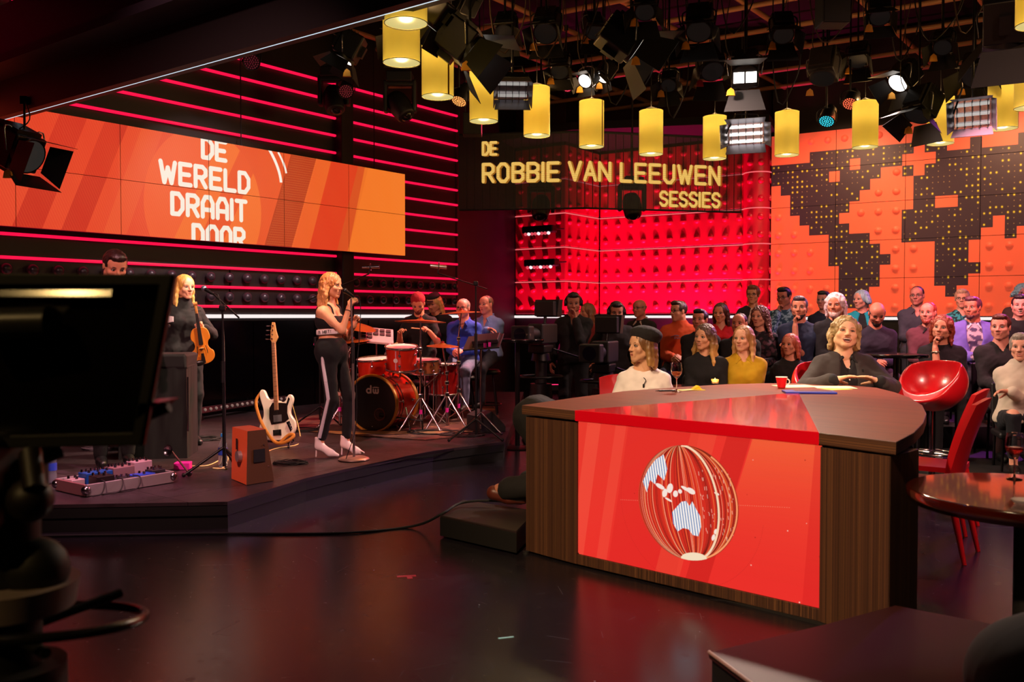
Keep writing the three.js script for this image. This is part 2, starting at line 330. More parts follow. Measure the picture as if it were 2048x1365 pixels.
{
  const sl = at(918, 420, 13.6), sm = at(1170, 416, 13.35), sr = at(1483, 428, 13.9), top = at(918, 272, 13.6).y + 0.02, bot = sl.y;
  const g = thing('led_sign', 'hanging see-through sign with golden LED lettering in three lines', 'sign');
  const lens = [sl, sm, sr], L1 = sl.distanceTo(sm), L2 = sm.distanceTo(sr), um = L1 / (L1 + L2);
  for (const [a, b, u0, u1] of [[sl, sm, 0, um], [sm, sr, um, 1]]) {
    const w = Math.hypot(b.x - a.x, b.z - a.z), h = top - bot, q = new THREE.PlaneGeometry(w, h), uv = q.attributes.uv;
    for (let i = 0; i < uv.count; i++) uv.setX(i, u0 + (u1 - u0) * uv.getX(i));
    q.rotateY(Math.atan2(-(b.z - a.z), b.x - a.x)).translate((a.x + b.x) / 2, bot + h / 2, (a.z + b.z) / 2);
    part(g, 'led_mesh', q, signMat);
    part(g, 'frame_rail', bar(V(a.x, bot, a.z - 0.03), V(b.x, bot, b.z - 0.03), 0.014), black); part(g, 'frame_rail', bar(V(a.x, top, a.z - 0.03), V(b.x, top, b.z - 0.03), 0.02), black);
    const n = Math.round(w / 0.12), v = [];
    for (let i = 0; i <= n; i++) v.push(bar(V(a.x + (b.x - a.x) * i / n, bot, a.z + (b.z - a.z) * i / n - 0.035), V(a.x + (b.x - a.x) * i / n, top, a.z + (b.z - a.z) * i / n - 0.035), 0.006, 0.006, 5));
    part(g, 'rear_bars', v, black).userData.kind = 'stuff';
  }
  for (const p of [sl, sm, sr]) part(g, 'hanger', bar(V(p.x, top, p.z - 0.03), V(p.x, 6.66, p.z - 0.03), 0.012), black);
}

// ---------------------------------------------------------------- stage
const edge = [[-420, 1016], [0, 1012], [455, 1004], [536, 980], [612, 957], [690, 939], [733, 930], [790, 917], [867, 902], [1009, 884], [1028, 838], [1042, 800]].map(([x, y]) => { const p = st(x, y); return [p.x, p.z]; });
const deckOutline = [...edge, [0.2, -15.5], [-1.1, -15.6], [-7.6, -8.0]];
const deckTex = canvasTex(1024, 1024, (c, w, h) => {
  c.fillStyle = '#342a2e'; c.fillRect(0, 0, w, h);
  for (let i = 0; i < 900; i++) { const v = rr(18, 60) | 0; c.fillStyle = `rgba(${v},${v * 0.85 | 0},${v * 0.9 | 0},0.25)`; const r = rr(3, 30); c.beginPath(); c.ellipse(rnd() * w, rnd() * h, r * 1.8, r, rnd() * 3, 0, 7); c.fill(); }
  for (let i = 0; i < 240; i++) { c.strokeStyle = `rgba(150,130,135,${rr(0.08, 0.35)})`; c.lineWidth = rr(0.5, 1.5); const x = rnd() * w, y = rnd() * h, a = rnd() * 7, l = rr(8, 70); c.beginPath(); c.moveTo(x, y); c.lineTo(x + Math.cos(a) * l, y + Math.sin(a) * l); c.stroke(); }
});
deckTex.repeat.set(0.4, 0.4);
const deckMat = new THREE.MeshStandardMaterial({ map: deckTex, roughness: 0.75, roughnessMap: floorTex });
const stage = structGroup('stage_floor');
// the deck is laid in sheets: cut the outline into strips along the wall's direction
function clip(poly, nx, nz, o) { const out = []; for (let i = 0; i < poly.length; i++) { const a = poly[i], b = poly[(i + 1) % poly.length], da = a[0] * nx + a[1] * nz - o, db = b[0] * nx + b[1] * nz - o; if (da <= 0) out.push(a); if (da * db < 0) { const t = da / (da - db); out.push([a[0] + (b[0] - a[0]) * t, a[1] + (b[1] - a[1]) * t]); } } return out; }
{
  const n = [Math.sin(UA), Math.cos(UA)], u = [Math.cos(UA), -Math.sin(UA)];
  for (let k = -2; k < 8; k++) for (let m = -2; m < 6; m++) {
    const o = -13 + k * 1.22 + 2.2, q = 6 + m * 2.44;
    let p = clip(deckOutline, n[0], n[1], o + 1.216); p = p.length > 2 ? clip(p, -n[0], -n[1], -o) : p;
    p = p.length > 2 ? clip(p, u[0], u[1], q + 2.436) : p; p = p.length > 2 ? clip(p, -u[0], -u[1], -q) : p;
    if (p.length > 2) part(stage, 'deck_panel', slab(p, 0.168, STAGE), deckMat);
  }
  const ctr = [-3, -11], shrink = (f) => deckOutline.map(([x, z]) => [ctr[0] + (x - ctr[0]) * f, ctr[1] + (z - ctr[1]) * f]);
  part(stage, 'stage_skirt', slab(shrink(0.999), 0.095, 0.168), mat(0x1a1c1b, 0.45));
  part(stage, 'stage_plinth', slab(shrink(0.996), 0, 0.092), mat(0x151716, 0.5));
}
// ---------------------------------------------------------------- low platform beside the desk, and the loose step box
{
  const P = 0.186, pts = [[1418, 1305], [1655, 1248], [1790, 1211], [2001, 1252], [2300, 1310]].map(([x, y]) => { const p = onY(x, y, P); return [p.x, p.z]; });
  const n = onY(1500, 1366, P), a = pts[0], d = [n.x - a[0], n.z - a[1]], far = [a[0] + d[0] * 8, a[1] + d[1] * 8];
  const outline = [a, far, [4.0, far[1]], pts[4], pts[3], pts[2], pts[1]];
  const g = structGroup('platform_floor');
  part(g, 'platform_top', slab(outline, 0.16, P, 0.004), mat(0x341214, 0.5));
  part(g, 'platform_skirt', slab(outline.map(([x, z]) => [x + 0.012, z]), 0, 0.16), mat(0x0c0a0b, 0.6));
  part(g, 'edge_trim', bar(V(a[0], P, a[1]), V(far[0], P, far[1]), 0.008), mat(0x8a6a62, 0.4));
}
{
  const q = [[880, 1031], [1033, 1063], [1072, 1022], [925, 1000]].map(([x, y]) => { const p = onY(x, y, 0.155); return [p.x, p.z]; });
  const g = thing('step_box', 'low black wooden step box against the left side of the desk', 'step box');
  part(g, 'box_body', slab(q, 0.015, 0.14, 0.003), mat(0x171615, 0.5)); part(g, 'box_top', slab(q, 0.14, 0.155, 0.004), mat(0x2b2120, 0.4));
  for (const [x, z] of q) part(g, 'rubber_foot', cyl(0.02, 0.02, 0.016, x + (0.52 - x) * 0.12, 0.008, z + (-6 - z) * 0.12, 10), black);
}
// ---------------------------------------------------------------- presenter's desk
const TABLE = 0.9375;
const T = (px, py) => { const p = onY(px, py, TABLE); return [p.x, p.z]; };
const woodTex = (dark, lite, n) => canvasTex(1024, 256, (c, w, h) => {
  c.fillStyle = dark; c.fillRect(0, 0, w, h);
  for (let i = 0; i < n; i++) { const x = rnd() * w, ww = rr(0.6, 4.5); c.globalAlpha = rr(0.05, 0.5); c.fillStyle = rnd() < 0.5 ? lite : '#0e0806'; c.beginPath(); c.moveTo(x, 0); const k = rr(-3, 3); c.bezierCurveTo(x + k, h / 3, x - k, h * 2 / 3, x, h); c.lineTo(x + ww, h); c.bezierCurveTo(x + ww - k, h * 2 / 3, x + ww + k, h / 3, x + ww, 0); c.fill(); }
  c.globalAlpha = 1;
});
const zebra = woodTex('#452c20', '#8f6238', 420); zebra.repeat.set(1.6, 1);
const zebraMat = new THREE.MeshStandardMaterial({ map: zebra, roughness: 0.42 });
const zebraTop = woodTex('#74321f', '#9a5034', 300); zebraTop.rotation = 0.75; zebraTop.repeat.set(1.4, 1.4);  // redder and lighter than the posts: reddish light put into the wood colour
const topMat = new THREE.MeshPhysicalMaterial({ map: zebraTop, roughness: 0.46, clearcoat: 0.06, clearcoatRoughness: 0.3, specularIntensity: 0.45 });
const zebraEdge = zebra.clone(); zebraEdge.rotation = Math.PI / 2; zebraEdge.repeat.set(1, 1.6);
const edgeMat = new THREE.MeshStandardMaterial({ map: zebraEdge, roughness: 0.45 });
const deskRed = mat(0xd4081e, 0.25, 0, { clearcoat: 0.55, clearcoatRoughness: 0.06 });
const DC = T(1044, 811), DB = T(1150, 822), DA = T(1638, 866), DE_ = T(1792, 885);
const W1 = T(1573, 788), W2 = T(1598, 788), BK = T(1600, 767);
const desk = thing('studio_desk', 'large dark wood studio desk with a red glossy wedge top and a globe screen', 'desk');
{
  const back = [[1530, 767], [1452, 769], [1350, 775], [1246, 783], [1140, 797]].map(([x, y]) => T(x, y));
  const right = [[1828, 866], [1847, 846], [1853, 828], [1845, 811], [1818, 795], [1790, 785], [1754, 776], [1690, 770]].map(([x, y]) => T(x, y));
  const TH = 0.058;
  part(desk, 'table_top', slab([DC, DB, W1, W2, BK, ...back].reverse(), TABLE - TH, TABLE, 0.003), [topMat, edgeMat]);
  part(desk, 'table_top', slab([DA, DE_, ...right, BK, W2].reverse(), TABLE - TH, TABLE, 0.003), [topMat, edgeMat]);
  part(desk, 'red_inlay', slab([DB, DA, W2, W1].reverse(), TABLE - TH - 0.004, TABLE + 0.003, 0.003), deskRed, 'glossy red wedge set in the desk top');
  const n = (() => { const dx = DE_[0] - DC[0], dz = DE_[1] - DC[1], l = Math.hypot(dx, dz); return [dz / l, -dx / l]; })();   // away from the viewer
  const off = (p, k, s = 0) => [p[0] + n[0] * k - n[1] * s, p[1] + n[1] * k + n[0] * s];
  const inset = 0.018, H0 = TABLE - TH - 0.012;
  part(desk, 'desk_post', slab([off(DC, inset, 0.02), off(DB, inset), off(DB, 0.5), off(DC, 0.5, 0.02)], 0.012, H0, 0.002), zebraMat);
  part(desk, 'desk_post', slab([off(DA, inset), off(DE_, inset, -0.03), off(DE_, 0.34, -0.03), off(DA, 0.34)], 0.012, H0, 0.002), zebraMat);
  part(desk, 'inner_panel', slab([off(DB, 0.14), off(DA, 0.14), off(DA, 0.18), off(DB, 0.18)], 0.012, H0), black);
  part(desk, 'plinth_board', slab([off(DB, inset + 0.004), off(DA, inset + 0.004), off(DA, 0.06), off(DB, 0.06)], 0.012, 0.072, 0.002), zebraMat);
  part(desk, 'side_panel', slab([off(DE_, 0.34, -0.05), T(1800, 840), T(1775, 815), off(T(1775, 815), 0.04, 0.04), off(T(1800, 840), 0.03, 0.05), off(DE_, 0.34, -0.1)], 0.012, H0), mat(0x2a0c0c, 0.4));
  part(desk, 'toe_kick', slab([off(DC, 0.07), off(DE_, 0.07), off(DE_, 0.3), off(DC, 0.3)], 0, 0.012), black);
  const a = off(DB, inset + 0.012), b = off(DA, inset + 0.012), w = Math.hypot(b[0] - a[0], b[1] - a[1]), h = 0.797;
  const globeTex = canvasTex(1536, 816, (c, cw, ch) => {
    const k = cw / w; const g = c.createLinearGradient(0, 0, cw * 0.3, ch); g.addColorStop(0, '#ea3a2c'); g.addColorStop(0.6, '#ef352b'); g.addColorStop(1, '#ee2f28'); c.fillStyle = g; c.fillRect(0, 0, cw, ch);
    const band = (x0, x1, lean, col) => { c.fillStyle = col; c.beginPath(); c.moveTo(x0 + lean, 0); c.lineTo(x1 + lean, 0); c.lineTo(x1, ch); c.lineTo(x0, ch); c.fill(); };
    band(-60, 40, 130, 'rgba(250,95,70,0.45)'); band(140, 215, 140, 'rgba(250,95,70,0.35)'); band(230, 700, 140, 'rgba(214,28,28,0.28)'); band(560, 720, 230, 'rgba(246,90,60,0.4)'); band(760, 900, 250, 'rgba(190,26,24,0.42)');
    const o = c.createLinearGradient(0, 0, 0, ch * 0.9); o.addColorStop(0, 'rgba(247,100,56,0.85)'); o.addColorStop(1, 'rgba(240,60,46,0.1)'); band(900, 1700, 260, o);
    band(1440, 1600, 60, 'rgba(210,30,28,0.35)');
    const cx = 0.497 * cw, cy = ch * (0.869 - 0.485) / h, r = 0.312 * k;
    c.setLineDash([3, 8]); c.lineWidth = 2; c.strokeStyle = 'rgba(150,25,22,0.8)'; c.beginPath(); c.ellipse(cx + 10, cy + 10, r * 1.42, r * 1.42, 0, 0.1, 3.4); c.stroke();
    c.strokeStyle = 'rgba(255,190,150,0.7)'; c.setLineDash([6, 7]); c.beginPath(); c.moveTo(cx - r * 1.4, cy + 45); c.lineTo(cx + r * 1.9, cy - 60); c.stroke(); c.setLineDash([]);
    c.save(); c.beginPath(); c.arc(cx, cy, r, 0, 7); c.clip(); c.fillStyle = '#dd2f22'; c.fillRect(cx - r, cy - r, 2 * r, 2 * r);
    c.translate(cx, cy); c.rotate(-0.16);
    for (let i = -46; i <= 46; i++) {   // meridian ribs
      const a0 = i / 47, x = Math.sin(a0 * Math.PI / 2) * r; const v = rnd();
      c.strokeStyle = v < 0.38 ? '#4a130f' : v < 0.6 ? '#f5823f' : v < 0.75 ? '#ffc79a' : '#c52a1c'; c.lineWidth = (i > 14 ? 1.4 : 1) * rr(2.2, 5.4) * Math.cos(a0 * 1.35); c.globalAlpha = rr(0.55, 1);
      c.beginPath(); c.ellipse(0, 0, Math.abs(x), r * 1.0, 0, x < 0 ? Math.PI / 2 : -Math.PI / 2, x < 0 ? Math.PI * 1.5 : Math.PI / 2); c.stroke();
    }
    c.globalAlpha = 1;
    const land = (pts, stripe) => { c.save(); c.beginPath(); pts.forEach(([x, y], i) => c[i ? 'lineTo' : 'moveTo'](x * r, y * r)); c.closePath(); c.clip(); c.fillStyle = '#fdf3ee'; c.fillRect(-r, -r, 2 * r, 2 * r); for (let x = -1; x < 1; x += 0.052) { c.fillStyle = stripe ? '#3e6fae' : '#e0836a'; c.fillRect(x * r, -r, 5, 2 * r); } c.restore(); };
    land([[-.32, .16], [-.2, .06], [-.1, -.02], [0, -.03], [.05, .06], [.12, -.02], [.17, .1], [.24, .24], [.23, .42], [.15, .58], [.04, .56], [-.03, .46], [-.14, .44], [-.26, .5], [-.33, .36]], true);
    land([[-.86, -.4], [-.7, -.62], [-.52, -.78], [-.34, -.86], [-.3, -.6], [-.4, -.4], [-.52, -.52], [-.6, -.34], [-.7, -.42], [-.8, -.2]], true);
    for (const [x, y, a, b] of [[-.5, -.3, .1, .04], [-.42, -.18, .05, .08], [-.3, -.26, .06, .09], [-.2, -.16, .05, .06], [-.1, -.2, .04, .04], [.02, -.24, .1, .03], [.12, -.2, .09, .05], [-.36, -.06, .08, .02], [.5, .5, .03, .05], [.44, .6, .03, .06], [.62, -.14, .05, .02]]) { c.fillStyle = '#fbe6da'; c.beginPath(); c.ellipse(x * r, y * r, a * r, b * r, 0.5, 0, 7); c.fill(); }
    for (let i = 0; i < 60; i++) { c.fillStyle = 'rgba(255,225,200,0.8)'; c.fillRect(rr(.3, .92) * r, rr(-.6, .6) * r, 3, rr(4, 26)); }
    c.lineWidth = 13; c.strokeStyle = '#ffd9b4'; c.beginPath(); c.ellipse(0, 0, r * 0.62, r, 0, -1.5, 1.4); c.stroke(); c.lineWidth = 10; c.strokeStyle = '#ff9c66'; c.beginPath(); c.ellipse(0, 0, r * 0.97, r * 0.98, 0, -0.9, 1.45); c.stroke();
    c.fillStyle = '#f9e2c0'; c.beginPath(); c.ellipse(0, r * 0.96, r * 0.26, r * 0.1, 0, 0, 7); c.fill();
    c.restore();
    for (let i = 0; i < 16; i++) { c.fillStyle = rnd() < 0.5 ? 'rgba(255,220,200,0.9)' : 'rgba(120,20,16,0.6)'; c.beginPath(); c.arc(rnd() * cw, rnd() * ch, rr(1.5, 4), 0, 7); c.fill(); }
    c.fillStyle = '#000'; c.fillRect(0, ch - 6, 5, 6);
  });
  globeTex.wrapS = globeTex.wrapT = THREE.ClampToEdgeWrapping;
  const q = screenPanel(w, h, 0, 0, 1, 1, 0.04).rotateY(Math.atan2(-(b[1] - a[1]), b[0] - a[0])).translate((a[0] + b[0]) / 2 + n[0] * 0.02, 0.074 + h / 2, (a[1] + b[1]) / 2 + n[1] * 0.02);
  part(desk, 'globe_screen', q, new THREE.MeshStandardMaterial({ color: 0x060303, roughness: 0.3, emissive: 0xffffff, emissiveMap: globeTex, emissiveIntensity: 0.95 }), 'red screen showing a globe of ribs');
}
// ---------------------------------------------------------------- ceiling beam with a light edge
const up = V(0, 1, 0);
const beam = structGroup('ceiling_beam');
{
  const a = at(-60, 268, 9.9), b = at(790, 0, 6.1), d = b.clone().sub(a); d.y = 0; const len = d.length(); d.normalize();
  const y = (a.y + b.y) / 2; a.y = b.y = y;
  const e = b.clone().addScaledVector(d, 5), n = V(-d.z, 0, d.x).normalize(); if (n.z < 0) n.negate();   // towards the viewer
  const q = (p, k) => [p.x + n.x * k, p.z + n.z * k];
  part(beam, 'beam_face', slab([q(a, 0.02), q(e, 0.02), q(e, 0.10), q(a, 0.10)], y - 0.02, y + 1.1), mat(0x141011, 0.55));
  part(beam, 'beam_ledge', slab([q(a, 0.0), q(e, 0.0), q(e, 0.42), q(a, 0.42)], y + 0.34, y + 0.42), mat(0x0d0a0b, 0.6));
  part(beam, 'light_strip', bar(a.clone().setY(y - 0.005), e.clone().setY(y - 0.005), 0.011), glow(0xcfe4f2, 1.1));
  part(beam, 'rail', [bar(a.clone().setY(y + 0.09).addScaledVector(n, -0.12), e.clone().setY(y + 0.09).addScaledVector(n, -0.12), 0.03)], mat(0x2a2222, 0.5));
  part(beam, 'beam_box', slab([q(a, -0.32), q(e, -0.32), q(e, -0.2), q(a, -0.2)], y + 0.1, y + 0.22), mat(0x1c1113, 0.6));
}
// ---------------------------------------------------------------- pipe grid under the ceiling
const GRID = 5.75;
{
  const g = thing('lighting_grid', 'grid of brown metal pipes hung under the black studio ceiling', 'pipe grid');
  const pipeMat = mat(0x9a6a4a, 0.55, 0.1), u = V(Math.cos(UA), 0, -Math.sin(UA)), w = V(0.851, 0, 0.525);
  const o = V(3.9, GRID, -13.4);
  for (let k = -4; k < 7; k++) { const c = o.clone().addScaledVector(u, k * 1.15); part(g, 'pipe', bar(c.clone().addScaledVector(w, -6.5).setY(GRID), c.clone().addScaledVector(w, 6).setY(GRID), 0.038, 0.038, 12), pipeMat); }
  for (let k = -4; k < 5; k++) { const c = o.clone().addScaledVector(w, k * 1.3); part(g, 'pipe', bar(c.clone().addScaledVector(u, -4.6).setY(GRID + 0.06), c.clone().addScaledVector(u, 7).setY(GRID + 0.06), 0.038, 0.038, 12), pipeMat); }
  for (let k = -4; k < 5; k += 2) for (let m = -4; m < 7; m += 3) { const c = o.clone().addScaledVector(w, k * 1.3).addScaledVector(u, m * 1.15); part(g, 'hanger_rod', bar(c.clone().setY(GRID), c.clone().setY(6.66), 0.012, 0.012, 6), blackMetal); }
}
// ---------------------------------------------------------------- ring of yellow pendant lamps
{
  const ring = [[770, 47, 8, 812], [803, 126], [875.5, 194], [967.5, 243], [1073.5, 272], [1183, 294], [1302, 309], [1429, 318], [1573.5, 311], [1730, 295], [1880.5, 288], [2005, 258], [2062, 216], [2078, 50]];
  const where = ['whose top is hidden by the beam, nearest the light strip', 'half behind the beam end', 'with dark seam, third from the beam', 'washed by a white spotlight beside the dark barn doors', 'below the silver reflector box', 'above the first long word of the golden sign', 'above the last long word of the golden sign', 'in front of the white glowing softbox', 'at the left edge of the map screen', 'over the Americas on the map', 'over Greenland, left of the silver edged softbox', 'with dark seam, fully in view furthest right', 'cut by the right picture edge, lower of two', 'cut by the right picture edge, upper of two'];
  const shade = new THREE.MeshPhysicalMaterial({ color: 0xe4d06e, roughness: 1, transmission: 0.5, thickness: 0, emissive: 0xcba83a, emissiveIntensity: 0.42, side: THREE.DoubleSide });
  const diff = glow(0xf2e08c, 0.72), rim = mat(0x2a2410, 0.6), cordM = black;
  const body = new THREE.CylinderGeometry(0.155, 0.155, 0.565, 40, 1, true).translate(0, 0.2825, 0);
  const disc = new THREE.CircleGeometry(0.152, 40).rotateX(Math.PI / 2).translate(0, 0.004, 0), hoop = new THREE.TorusGeometry(0.155, 0.003, 6, 40).rotateX(Math.PI / 2), hoopT = hoop.clone().translate(0, 0.565, 0);
  const spider = join([0, 1, 2].map((k) => bar(V(0, 0.62, 0), V(Math.cos(k * 2.09) * 0.155, 0.565, Math.sin(k * 2.09) * 0.155), 0.003, 0.003, 5)));
  const cap = new THREE.CircleGeometry(0.153, 40).rotateX(-Math.PI / 2).translate(0, 0.56, 0);
  ring.forEach(([px, py, , alt], i) => {
    const h = EYE + 2.12, d = sight(alt || px, py), s = 2.12 / d.y, p = V(d.x * s, h, d.z * s);
    const t = thing('pendant_lamp', 'yellow drum pendant lamp ' + where[i], 'lamp', 'ring of yellow pendant lamps', p, rr(0, 6));
    const ls = part(t, 'lamp_shade', body, shade); part(t, 'diffuser', disc, diff, 'pale glowing disc under the shade'); part(ls, 'shade_rim', hoop, rim); part(ls, 'shade_rim', hoopT, rim); part(t, 'spider', spider, cordM); part(t, 'top_diffuser', cap, glow(0xf2d080, 0.5));  // glowing top cap added in place of the open lamp top
    if ([0, 1, 2, 5, 11].includes(i)) { const a = R([150, 165, 20, 30, 60][[0, 1, 2, 5, 11].indexOf(i)]); const sx = part(t, 'shade_seam', box(0.018, 0.56, 0.004, Math.sin(a) * 0.157, 0.2825, Math.cos(a) * 0.157, 0, a, 0), mat(0x8a6410, 0.9)); t.rotation.y = [0, 0, 0.45, 0.4, 0][[0, 1, 2, 5, 11].indexOf(i)]; sx.castShadow = false; }
    part(t, 'cord', bar(V(0, 0.6, 0), V(0, GRID - h, 0), 0.004, 0.004, 6), cordM);
    const l = new THREE.PointLight(0xffe2a0, 0.13); l.position.set(0, 0.42, 0); l.castShadow = true; l.shadow.radius = 1.5; t.add(l);
    const dn = new THREE.PointLight(0xffd890, 0.5); dn.position.set(0, -0.03, 0); dn.castShadow = true; dn.shadow.radius = 3; t.add(dn);
    const ul = new THREE.PointLight(0xffc680, 1.1); ul.position.set(0, 0.6, 0); ul.castShadow = true; ul.shadow.radius = 3; t.add(ul);
  });
}
// ---------------------------------------------------------------- studio lights
const yellowTag = mat(0xd8941a, 0.6), silver = mat(0xb9b6ba, 0.25, 0.9), redTag = mat(0xb0202a, 0.6);
const hangFrom = (t, p, dx = 0, top = 0) => part(t, 'drop_pole', [bar(V(dx, 0.16, 0), V(dx, (top || GRID) - p.y, 0), 0.012, 0.012, 8), box(0.06, 0.08, 0.05, dx, (top || GRID) - p.y, 0)], blackMetal);
function dirTo(p, target) { return target.clone().sub(p).normalize(); }
function fresnel(label, p, target, o = {}) {
  const t = thing('studio_spotlight', label, 'studio light', 'studio lights on the grid', p), s = o.size || 0.13, z0 = V(0, 0, 0), d = dirTo(p, target);
  const A = (g) => aim(g, z0, d);
  const hou = part(t, 'housing', [A(rbox(s * 1.9, s * 1.9, s * 2.1, 0.02, 0, 0, -s * 0.9)), A(cyl(s * 0.95, s * 0.95, s * 0.3, 0, 0, 0, 28).rotateX(Math.PI / 2).translate(0, 0, s * 0.2)), A(box(s * 1.5, s * 0.2, s * 1.5, 0, s * 1.05, -s * 0.9)), A(box(s * 0.5, s * 0.4, s * 0.9, 0, -s * 1.1, -s * 0.9))], o.grey ? mat(0x4a4644, 0.5, 0.3) : blackMetal);
  for (let k = 0; k < 4; k++) part(hou, 'cooling_fin', A(box(s * 1.96, s * 0.06, s * 0.5, 0, s * (0.55 - k * 0.3), -s * 1.75)), blackMetal);
  if (o.rect) for (const q of [-1, 1]) part(hou, 'lens', A(box(s * 0.72, s * 0.8, 0.01, q * s * 0.42, 0, s * 0.36)), glow(0xfff3e6, o.lens)); else part(hou, 'lens', A(new THREE.CircleGeometry(s * 0.86, 28).translate(0, 0, s * 0.36)), glow(o.color || 0xfff3e6, o.lens ?? 3));
  const open = o.open ?? 38, L = s * (o.doors || 1.7);
  if (o.doors !== 0) for (let k = 0; k < 4; k += o.rect ? 2 : 1) {
    const w = k % 2 ? s * 1.5 : s * 2.0, g = extrude([[-w / 2, 0], [w / 2, 0], [w * 0.72, L], [-w * 0.72, L]], 0.004).rotateX(Math.PI / 2 - R(open)).translate(0, s * 0.98, s * 0.38).rotateZ(k * Math.PI / 2);
    part(t, 'barn_door', A(g), o.doorMat || mat(0x0b0909, 0.6, 0.1));
  }
  const side = V(-d.z, 0, d.x).normalize();
  const yk = part(t, 'yoke', tube([side.clone().multiplyScalar(s * 1.12), side.clone().multiplyScalar(s * 1.15).setY(s * 1.3), V(0, 0.17, 0), side.clone().multiplyScalar(-s * 1.15).setY(s * 1.3), side.clone().multiplyScalar(-s * 1.12)], 0.009, 20, 6), o.yoke || silver);
  part(yk, 'safety_tag', extrude([[-0.045, 0], [0.045, 0], [0.033, 0.06], [0, 0.085], [-0.033, 0.06]], 0.03, 0.004).translate(side.x * s, -0.02 - s * 1.3, side.z * s), o.tag || yellowTag);
  hangFrom(t, p, 0, o.top);
  part(t, 'power_cable', tube([V(0, 0, 0).addScaledVector(d, -s * 1.9), V(rr(-.15, .15), -0.12, rr(-.1, .1)).addScaledVector(d, -s * 2.4), V(rr(-.2, .2), 0.3, rr(-.2, .2)), V(0.02, (o.top || GRID) - p.y, 0.02)], 0.006, 28, 5), mat(0x3a2c20, 0.6));
  if (o.power) {
    const l = new THREE.SpotLight(o.light || o.color || 0xfff0e0, o.power, 0, R(o.cone || 26), o.blend ?? 0.6);
    l.position.copy(d).multiplyScalar(s * 0.36 + 0.03); l.target.position.copy(target); l.castShadow = true; l.shadow.radius = o.soft || 4; scene.add(l.target); t.add(l);
  }
  return t;
}
function softbox(label, p, target, w, h, o = {}) {
  const t = thing('softbox_light', label, 'studio light', 'studio lights on the grid', p), d = dirTo(p, target), A = (g) => aim(g, V(0, 0, 0), d);
  part(t, 'housing', A(rbox(w, h, 0.12, 0.02, 0, 0, -0.08)), blackMetal);
  part(t, 'reflector', A(box(w * 0.96, h * 0.96, 0.01, 0, 0, -0.015)), mat(0xd8d4d8, 0.22, 0.9));
  const n = o.tubes || 3;
  for (let i = 0; i < n; i++) part(t, 'lamp_tube', A(bar(V(-w * 0.44, (i - (n - 1) / 2) * h / n, 0.02), V(w * 0.44, (i - (n - 1) / 2) * h / n, 0.02), 0.016)), glow(0xfff6ee, o.glow ?? 1.5));
  for (let i = 0; i < 5; i++) part(t, 'louvre', A(box(0.004, h * 0.95, 0.05, (i - 2) * w / 5, 0, 0.03)), blackMetal);
  for (let k = 0; k < 4; k++) { const L = k % 2 ? h : w, D = k % 2 ? w : h; part(t, 'flap', A(extrude([[-L / 2, 0], [L / 2, 0], [L * 0.55, 0.15], [-L * 0.55, 0.15]], 0.006).rotateX(Math.PI / 2 - R(o.open ?? 35)).translate(0, D / 2, 0).rotateZ(k * Math.PI / 2)), k === 1 ? silver : mat(0x8b8790, 0.35, 0.6)); }
  part(t, 'yoke', [bar(V(-w * 0.55, 0, 0), V(-w * 0.3, h * 0.9, 0), 0.01), bar(V(w * 0.55, 0, 0), V(w * 0.3, h * 0.9, 0), 0.01), bar(V(-w * 0.3, h * 0.9, 0), V(w * 0.3, h * 0.9, 0), 0.01)], blackMetal);
  hangFrom(t, p);
  if (o.power) { const l = new THREE.RectAreaLight(0xfff2e8, o.power, w * 0.9, h * 0.9); l.position.copy(d).multiplyScalar(0.12); t.add(l); l.lookAt(target.clone()); }
  return t;
}
function ledPar(label, p, target, color, k, power = 0) {
  const t = thing('led_par', label, 'stage light', 'round LED stage lights', p), d = dirTo(p, target), A = (g) => aim(g, V(0, 0, 0), d);
  part(t, 'housing', [A(cyl(0.1, 0.085, 0.2, 0, 0, 0, 24).rotateX(Math.PI / 2).translate(0, 0, -0.1)), A(cyl(0.06, 0.04, 0.08, 0, 0, 0, 18).rotateX(Math.PI / 2).translate(0, 0, -0.23))], blackMetal);
  part(t, 'front_ring', A(new THREE.TorusGeometry(0.098, 0.008, 8, 28)), blackMetal);
  part(t, 'lens_plate', A(new THREE.CircleGeometry(0.094, 24).translate(0, 0, -0.012)), mat(0x1a1416, 0.4));
  const dots = []; for (let r = 0; r < 4; r++) for (let i = 0; i < Math.max(1, r * 6); i++) { const a = i / Math.max(1, r * 6) * 6.283; dots.push(A(new THREE.SphereGeometry(0.012, 8, 5).translate(Math.cos(a) * r * 0.026, Math.sin(a) * r * 0.026, -0.006))); }
  const e = part(t, 'led_lenses', dots, glow(color, k)); e.userData.kind = 'stuff';
  part(t, 'yoke', tube([V(-0.115, 0, 0), V(-0.11, 0.12, 0), V(0, 0.17, 0), V(0.11, 0.12, 0), V(0.115, 0, 0)], 0.008, 16, 6), blackMetal);
  hangFrom(t, p);
  if (power) { const l = new THREE.SpotLight(color, power, 0, R(24), 0.7); l.position.copy(d).multiplyScalar(0.04); l.target.position.copy(target); l.castShadow = true; l.shadow.radius = 4; scene.add(l.target); t.add(l); }
  return t;
}
